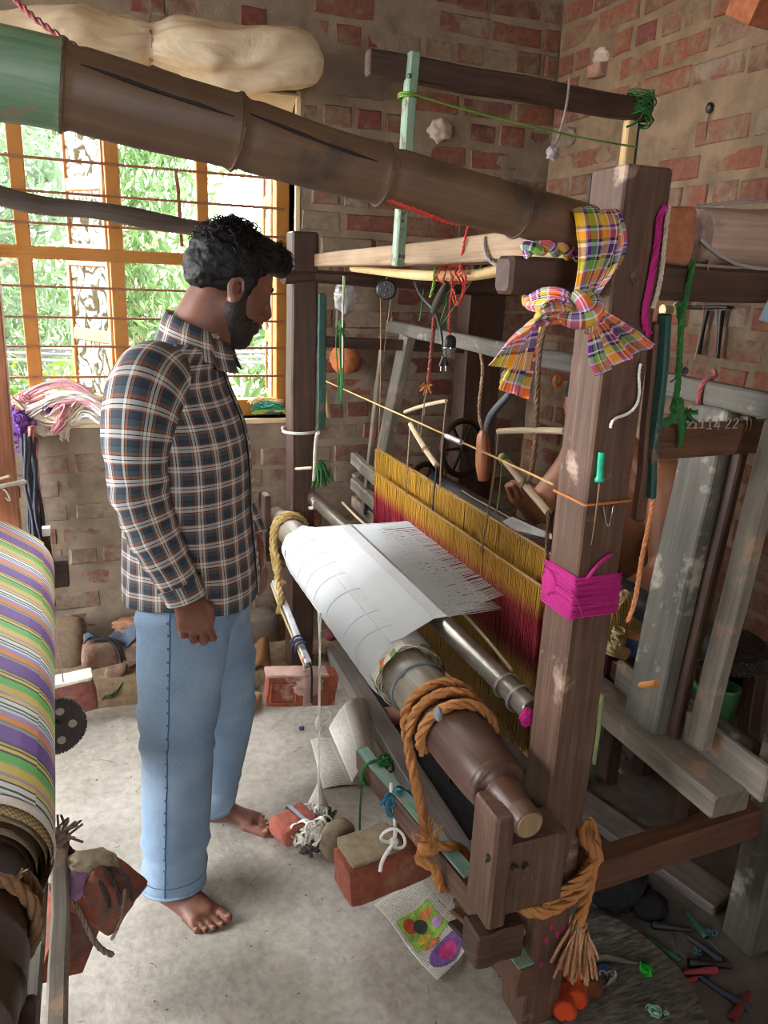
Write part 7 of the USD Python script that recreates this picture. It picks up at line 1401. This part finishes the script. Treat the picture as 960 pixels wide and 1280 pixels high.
# ---- at the right behind the near post ----
hk2 = Thing('heddle_tail', 'yellow and dark purple thread ends hanging with wooden toggles right of the near post', 'threads', onY(772, 800, 1.36))
hk2.add('yellow_ends', join([tube([onY(762 + i * 3.2, 740, 1.38), onY(760 + i * 3.0, 790, 1.37), onY(757 + i * 2.6, 815, 1.36)], .003, 4, 6) for i in range(9)]), plain('yellow_yarn', C(214, 180, 76), .85, .2, 90.), smooth=True)
hk2.add('dark_ends', join([tube([onY(758 + i * 2.6, 820, 1.36), onY(755 + i * 2.4, 870, 1.37), onY(752 + i * 2.2, 905, 1.38)], .003, 4, 6) for i in range(9)]), plain('plum_yarn', C(74, 40, 56), .85, .3, 90.), smooth=True)
hk2.add('toggle', beam(onY(756, 808, 1.35), onY(784, 818, 1.35), .02, .03, seed=97), w_fresh); hk2.add('toggle', beam(onY(785, 778, 1.40), onY(800, 784, 1.40), .02, .035, seed=98), w_fresh)
hk2.add('pale_knots', join(tangle(onY(775, 745, 1.36), (.02, .01, .025), 14, .002, 31), tangle(onY(770, 800, 1.34), (.012, .01, .03), 12, .0016, 32), tuft(onY(760, 893, 1.38), (.3, -.3, -.6), 16, .05, .0015, .9, 5)), plain('straw_knot', C(206, 188, 140), .9, .2, 90.), smooth=True, kind='stuff')
one('bamboo_slip', 'thin green bamboo slip standing against the near post', 'stick', tube([onY(752, 868, 1.18), onY(747, 920, 1.17), onY(742, 955, 1.16)], .005, 6, 8), plain('bamboo_slip_green', C(132, 148, 96), .6), True)
for k, (p, q, lab, mt_) in enumerate((((747, 932), (780, 968), 'pale splintered lath on the floor right of the near post', w_whitegrey), ((776, 908), (820, 934), 'brown broken stick on the floor under the shuttle box', w_red), ((778, 930), (784, 950), 'short pink stick on the floor under the shuttle box', w_red))):
    one('lath_scrap', lab, 'stick', beam(onZ(*p, .05), onZ(*q, .05), .016 if k < 2 else .007, .012, seed=100 + k), mt_)
cbm = Thing('cloth_beam', 'black cloth beam behind the heddles in front of the weaver', 'beam', (1.25, 2.1, .77))
cbm.add('beam', lathe(V(1.25, 1.12, .775), V(1.25, 2.62, .775), [(0, .03), (.01, .036), (1.49, .036), (1.5, .03)], 24), plain('black_cloth_roll', C(38, 37, 40), .6, .2, 40., .4), smooth=True)
cbm.add('tape', beam(onX(577, 613, 1.22), onX(642, 650, 1.22), .006, .004), w_fresh)
one('white_cloth_edge', 'sheet of white woven cloth in front of the weaver', 'cloth', sheet(quad(onX(614, 657, 1.16), onX(640, 646, 1.16), onX(690, 668, 1.19), onX(690, 674, 1.17), 6, 8)[::-1] , .003), plain('woven_white', C(222, 222, 218), .8, .05, 200., .3), True)
one('brown_cloth_edge', 'dark brown cloth hanging under the white cloth edge', 'cloth', sheet(quad(onX(640, 668, 1.15), onX(690, 676, 1.15), onX(690, 700, 1.15), onX(660, 690, 1.15), 5, 6), .003), plain('brown_cloth', C(92, 52, 42), .85, .2, 60.), True)
ph2 = Thing('picking_stick', 'brown wooden picking handle hanging by a strap behind the heddles', 'handle', onY(602, 565, 2.3))
ph2.add('handle', lathe(onY(604, 538, 2.3), onY(604, 600, 2.3), [(0, .012), (.02, .022), (.09, .027), (.13, .026), (np.linalg.norm(onY(604, 538, 2.3) - onY(604, 600, 2.3)), .018)], 16), wood('handle_wood', C(120, 70, 46), C(160, 100, 70), C(184, 130, 96), .4), smooth=True)
ph2.add('cord', rope([onY(604, 538, 2.3), onY(599, 510, 2.3), onY(602, 480, 2.3), onY(600, 440, 2.3)], .007, step=.012), m_twine, smooth=True)
ph2.add('strap', tube([onY(610, 540, 2.29), onY(614, 520, 2.25), onY(630, 500, 2.2), onY(645, 480, 2.15)], [.012, .014, .012, .010], 10, 16), plain('grey_strap_rubber', C(82, 84, 88), .4, .2), smooth=True)
mi = _mats['iron_dark']
def wheel(label, c, ax, r, sp):
    w = Thing('spoked_wheel', label, 'wheel', c); ax = nrm(ax); w.add('rim', coil(c, ax, r, .012, 1., 0, 10, per=48), mi, smooth=True); w.add('hub', lathe(c - ax * .02, c + ax * .02, [(0, .018), (.04, .018)], 16), mi, smooth=True)
    n0 = nrm(np.cross(ax, V(0, 0, 1)))
    for k in range(sp): d = rot(ax, k * 2 * PI / sp) @ n0; w.add('spoke', tube([c + d * .015, c + d * r], .006, 6, 4), mi, smooth=True)
wheel('large dark spoked wheel in the shade by the far loom post', onY(578, 560, 2.60), V(.3, -1, .1), .105, 6); wheel('second dark wheel low in front of the large one', onY(530, 608, 2.58), V(.5, -1, .1), .085, 6)
# on the walls and at the right edge
pt = Thing('clay_pot', 'orange clay pot sitting in the wall behind the low rail', 'pot', onY(431, 452, 3.05))
pt.add('pot', lathe(onY(431, 466, 3.055), onY(431, 432, 3.055), [(0, .03), (.02, .05), (.05, .062), (.08, .06), (.1, .045), (.108, .05), (.11, .05)], 30), bricky('clay', C(186, 112, 64), C(150, 96, 62), .6, .7, 30., 3.), smooth=True)
bg = Thing('plastic_bag', 'clear crumpled plastic bag hanging on the back wall', 'bag', onY(431, 372, 3.0))
bg.add('bag', blob(onY(431, 372, 3.0), (.045, .03, .06), .35, 2.4, 5), plain('clear_plastic', C(206, 206, 204), .2, .1, 20., .4, extra={'transmission_weight': .5}), smooth=True)
bg.add('thread', tube([onY(431, 352, 3.0), onY(431, 330, 3.02)], .0015, 4, 3), m_twine)
def wad(label, c, r, mt_, s): return one('stuffed_wad', label, 'wad', blob(c, r, .35, 2.6, s), mt_, True)
mw = plain('dusty_wad', C(176, 160, 142), .9, .2, 40., .6)
wad('dusty plastic wad stuffed in a hole of the back wall behind the bamboo', holes_back[0] + V(0, .0, 0), (.055, .03, .048), mw, 4)
hr = holes_right[0]
wad('pale wad stuffed in the hole high on the right wall', hr + V(.0, 0, .02), (.025, .045, .03), mw, 5)
one('loose_brick', 'brick end jutting from the hole under the pale wad', 'brick', chunk(hr + V(-.01, 0, -.03), (.06, .075, .05), None, .005, 6, .008), bricky('brick_dusty', C(170, 120, 100), C(160, 136, 116), .4, .6, 14., 3.), 40)
wad('grey ragged wad in the lower hole of the right wall near the corner', holes_right[1] + V(.0, 0, 0), (.025, .05, .04), plain('dark_wad', C(120, 106, 92), .95, .3, 40., .7), 7)
one('loose_brick', 'orange brick jutting from the wall at the top right corner', 'brick', chunk(onX(945, 8, XW - .03), (.1, .12, .085), rot((1, 0, 0), .5), .004, 8, .006), bricky('brick_bright', C(172, 104, 72), C(180, 130, 96), .65, .75, 14., 3.), 40)
nl = Thing('wall_nail', 'dark nail with a hanging cobweb in the right wall', 'nail', holes_right[2]); nl.add('nail', blob(onX(887, 135, XW - .012), (.01, .012, .016), .3, 3, 3), m_black, smooth=True); nl.add('cobweb', tube([onX(887, 140, XW - .01), onX(884, 158, XW - .01), onX(882, 176, XW - .006)], .002, 4, 6), tw_)
for k, (x0, y0, x1, y1, lab) in enumerate(((902, 388, 897, 448, 'slim black iron rod hanging by the right wall'), (884, 388, 872, 442, 'black iron rod with a thick tip hanging left of the slim one'))):
    one('iron_rod', lab, 'rod', tube([onX(x0, y0, 1.9), onX((x0 + x1) / 2, (y0 + y1) / 2, 1.9), onX(x1, y1, 1.9)], [.012 - .003 * k, .007, .006 + .006 * k], 8, 8), m_black, True)
one('iron_bracket', 'small black bracket over the two hanging iron rods', 'bracket', join(box(onX(908, 378, 1.90) + V(-.01, -.02, -.012), onX(896, 390, 1.90) + V(.01, .02, .012)), beam(onX(855, 384, 1.91), onX(912, 384, 1.91), .01, .012)), m_black)
one('hanging_tag', 'pale blue plastic strip dangling at the right edge', 'strip', sheet(quad(onY(962, 370, 1.05), onY(985, 375, 1.05), onY(975, 408, 1.05), onY(949, 400, 1.05), 4, 4), .002), plain('pale_blue_plastic', C(150, 170, 190), .3), True)
st_ = Thing('shop_stool', 'dark stool with a speckled seat in the lower right behind the shuttle box', 'stool', (1.8, 1.62, 0))
st_.add('seat', lathe(V(1.80, 1.62, .43), V(1.80, 1.62, .50), [(0, .12), (.01, .135), (.055, .135), (.07, .11)], 30), mat('speckled_seat', {'t': ('texture_coordinate', {}), 'v': ('voronoi_texture', {'scale': 90.}), 'r': ('rgb_ramp', {'ramp': [(.0, C(190, 190, 190)), (.18, C(120, 120, 122)), (.25, C(40, 40, 42))]}), 'p': ('principled_bsdf', {'roughness': .35})}, [('t.object', 'v.vector'), ('v.distance', 'r.fac'), ('r.color', 'p.base_color')]), smooth=30)
for k in range(4): a_ = k * PI / 2 + .6; st_.add('leg', beam(V(1.8 + .1 * math.cos(a_), 1.62 + .1 * math.sin(a_), .43), V(1.8 + .12 * math.cos(a_), 1.62 + .12 * math.sin(a_), 0), .05, .05, up=(0, 1, 0), seed=110 + k), w_dark)
gl = onX(880, 880, 1.50)
one('green_tumbler', 'green plastic tumbler in the tray behind the grey uprights', 'tumbler', lathe(onX(906, 880, 1.5) + V(0, 0, -.05), onX(906, 880, 1.5) + V(0, 0, .05), [(0, .026), (.09, .034), (.1, .034), (.1, .030), (.02, .024)], 24, caps=True), plain('tumbler_green', C(58, 110, 66), .4), True)
one('green_ring', 'bright green plastic ring leaning behind the grey uprights', 'ring', coil(onX(880, 845, 1.5), (.2, -1, .6), .05, .008, 1., 0, 8, per=40), plain('ring_green', C(30, 140, 90), .35), True)
sh_ = Thing('parts_shelf', 'rough shelf of scrap wood behind the shuttle box', 'shelf', (1.55, 1.4, .3)); sh_.add('board', beam(V(1.53, 1.15, .37), V(1.53, 1.46, .37), .16, .03, seed=115), w_dark); sh_.add('board', beam(V(1.44, 1.15, .435), V(1.44, 1.46, .435), .02, .12, seed=116), w_grey)
for y in (1.2, 1.42): sh_.add('leg', beam(V(1.55, y, 0), V(1.55, y, .355), .05, .05, up=(0, 1, 0), seed=117), w_dark)
one('orange_peg', 'small orange wooden peg lying in the shuttle box', 'peg', tube([onX(801, 857, 1.02), onX(822, 854, 1.02)], .007, 8, 4), plain('peg_orange', C(196, 130, 70), .5), True)

rng = np.random.RandomState(77); bits = []
for _ in range(90):
    p = V(rng.uniform(-.1, .9), rng.uniform(.9, 2.5), .002); bits.append(blob(p, np.abs(rng.randn(3)) * V(.0016, .0016, .0005) + .0007, .4, 3, int(rng.randint(50)), 1))
for _ in range(40):
    p = V(rng.uniform(-.1, .9), rng.uniform(.9, 2.5), .002); d = rng.randn(3) * V(.02, .02, 0); bits.append(tube([p, p + d * .6 + V(.004, 0, .002), p + d], .0006, 3, 5))
one('floor_litter', 'specks of lint, thread ends and grit strewn over the cement floor', 'litter', join(bits), plain('litter', C(112, 96, 78), .95, .4, 200.), True, kind='stuff')
for (x, y, lab) in ((438, 906, 'blue speck of yarn on the floor left of the curled newspaper'), (377, 910, 'small blue bead of yarn on the floor under the hanging brick')): one('blue_speck', lab, 'yarn', blob(onZ(x, y, .005), (.010, .007, .005), .4, 3, x), plain('speck_blue', C(52, 62, 96), .9) if 'speck_blue' not in _mats else _mats['speck_blue'], True)
one('pale_hank', 'pale cream hank hanging on the brick wall behind the checked cloth', 'hank', tangle(onY(636, 474, 3.075), (.04, .012, .05), 14, .004, 41), plain('pale_hank_yarn', C(206, 196, 150), .9, .2, 60.), True)
one('orange_hook', 'orange and black tape loop hanging by the near post in front of the wall', 'loop', join(coil(onY(697, 476, 2.6), (.3, -1, 0), .022, .007, 1., 0, 6)), plain('tape_orange', C(196, 110, 50), .6, .4, 30.), True)
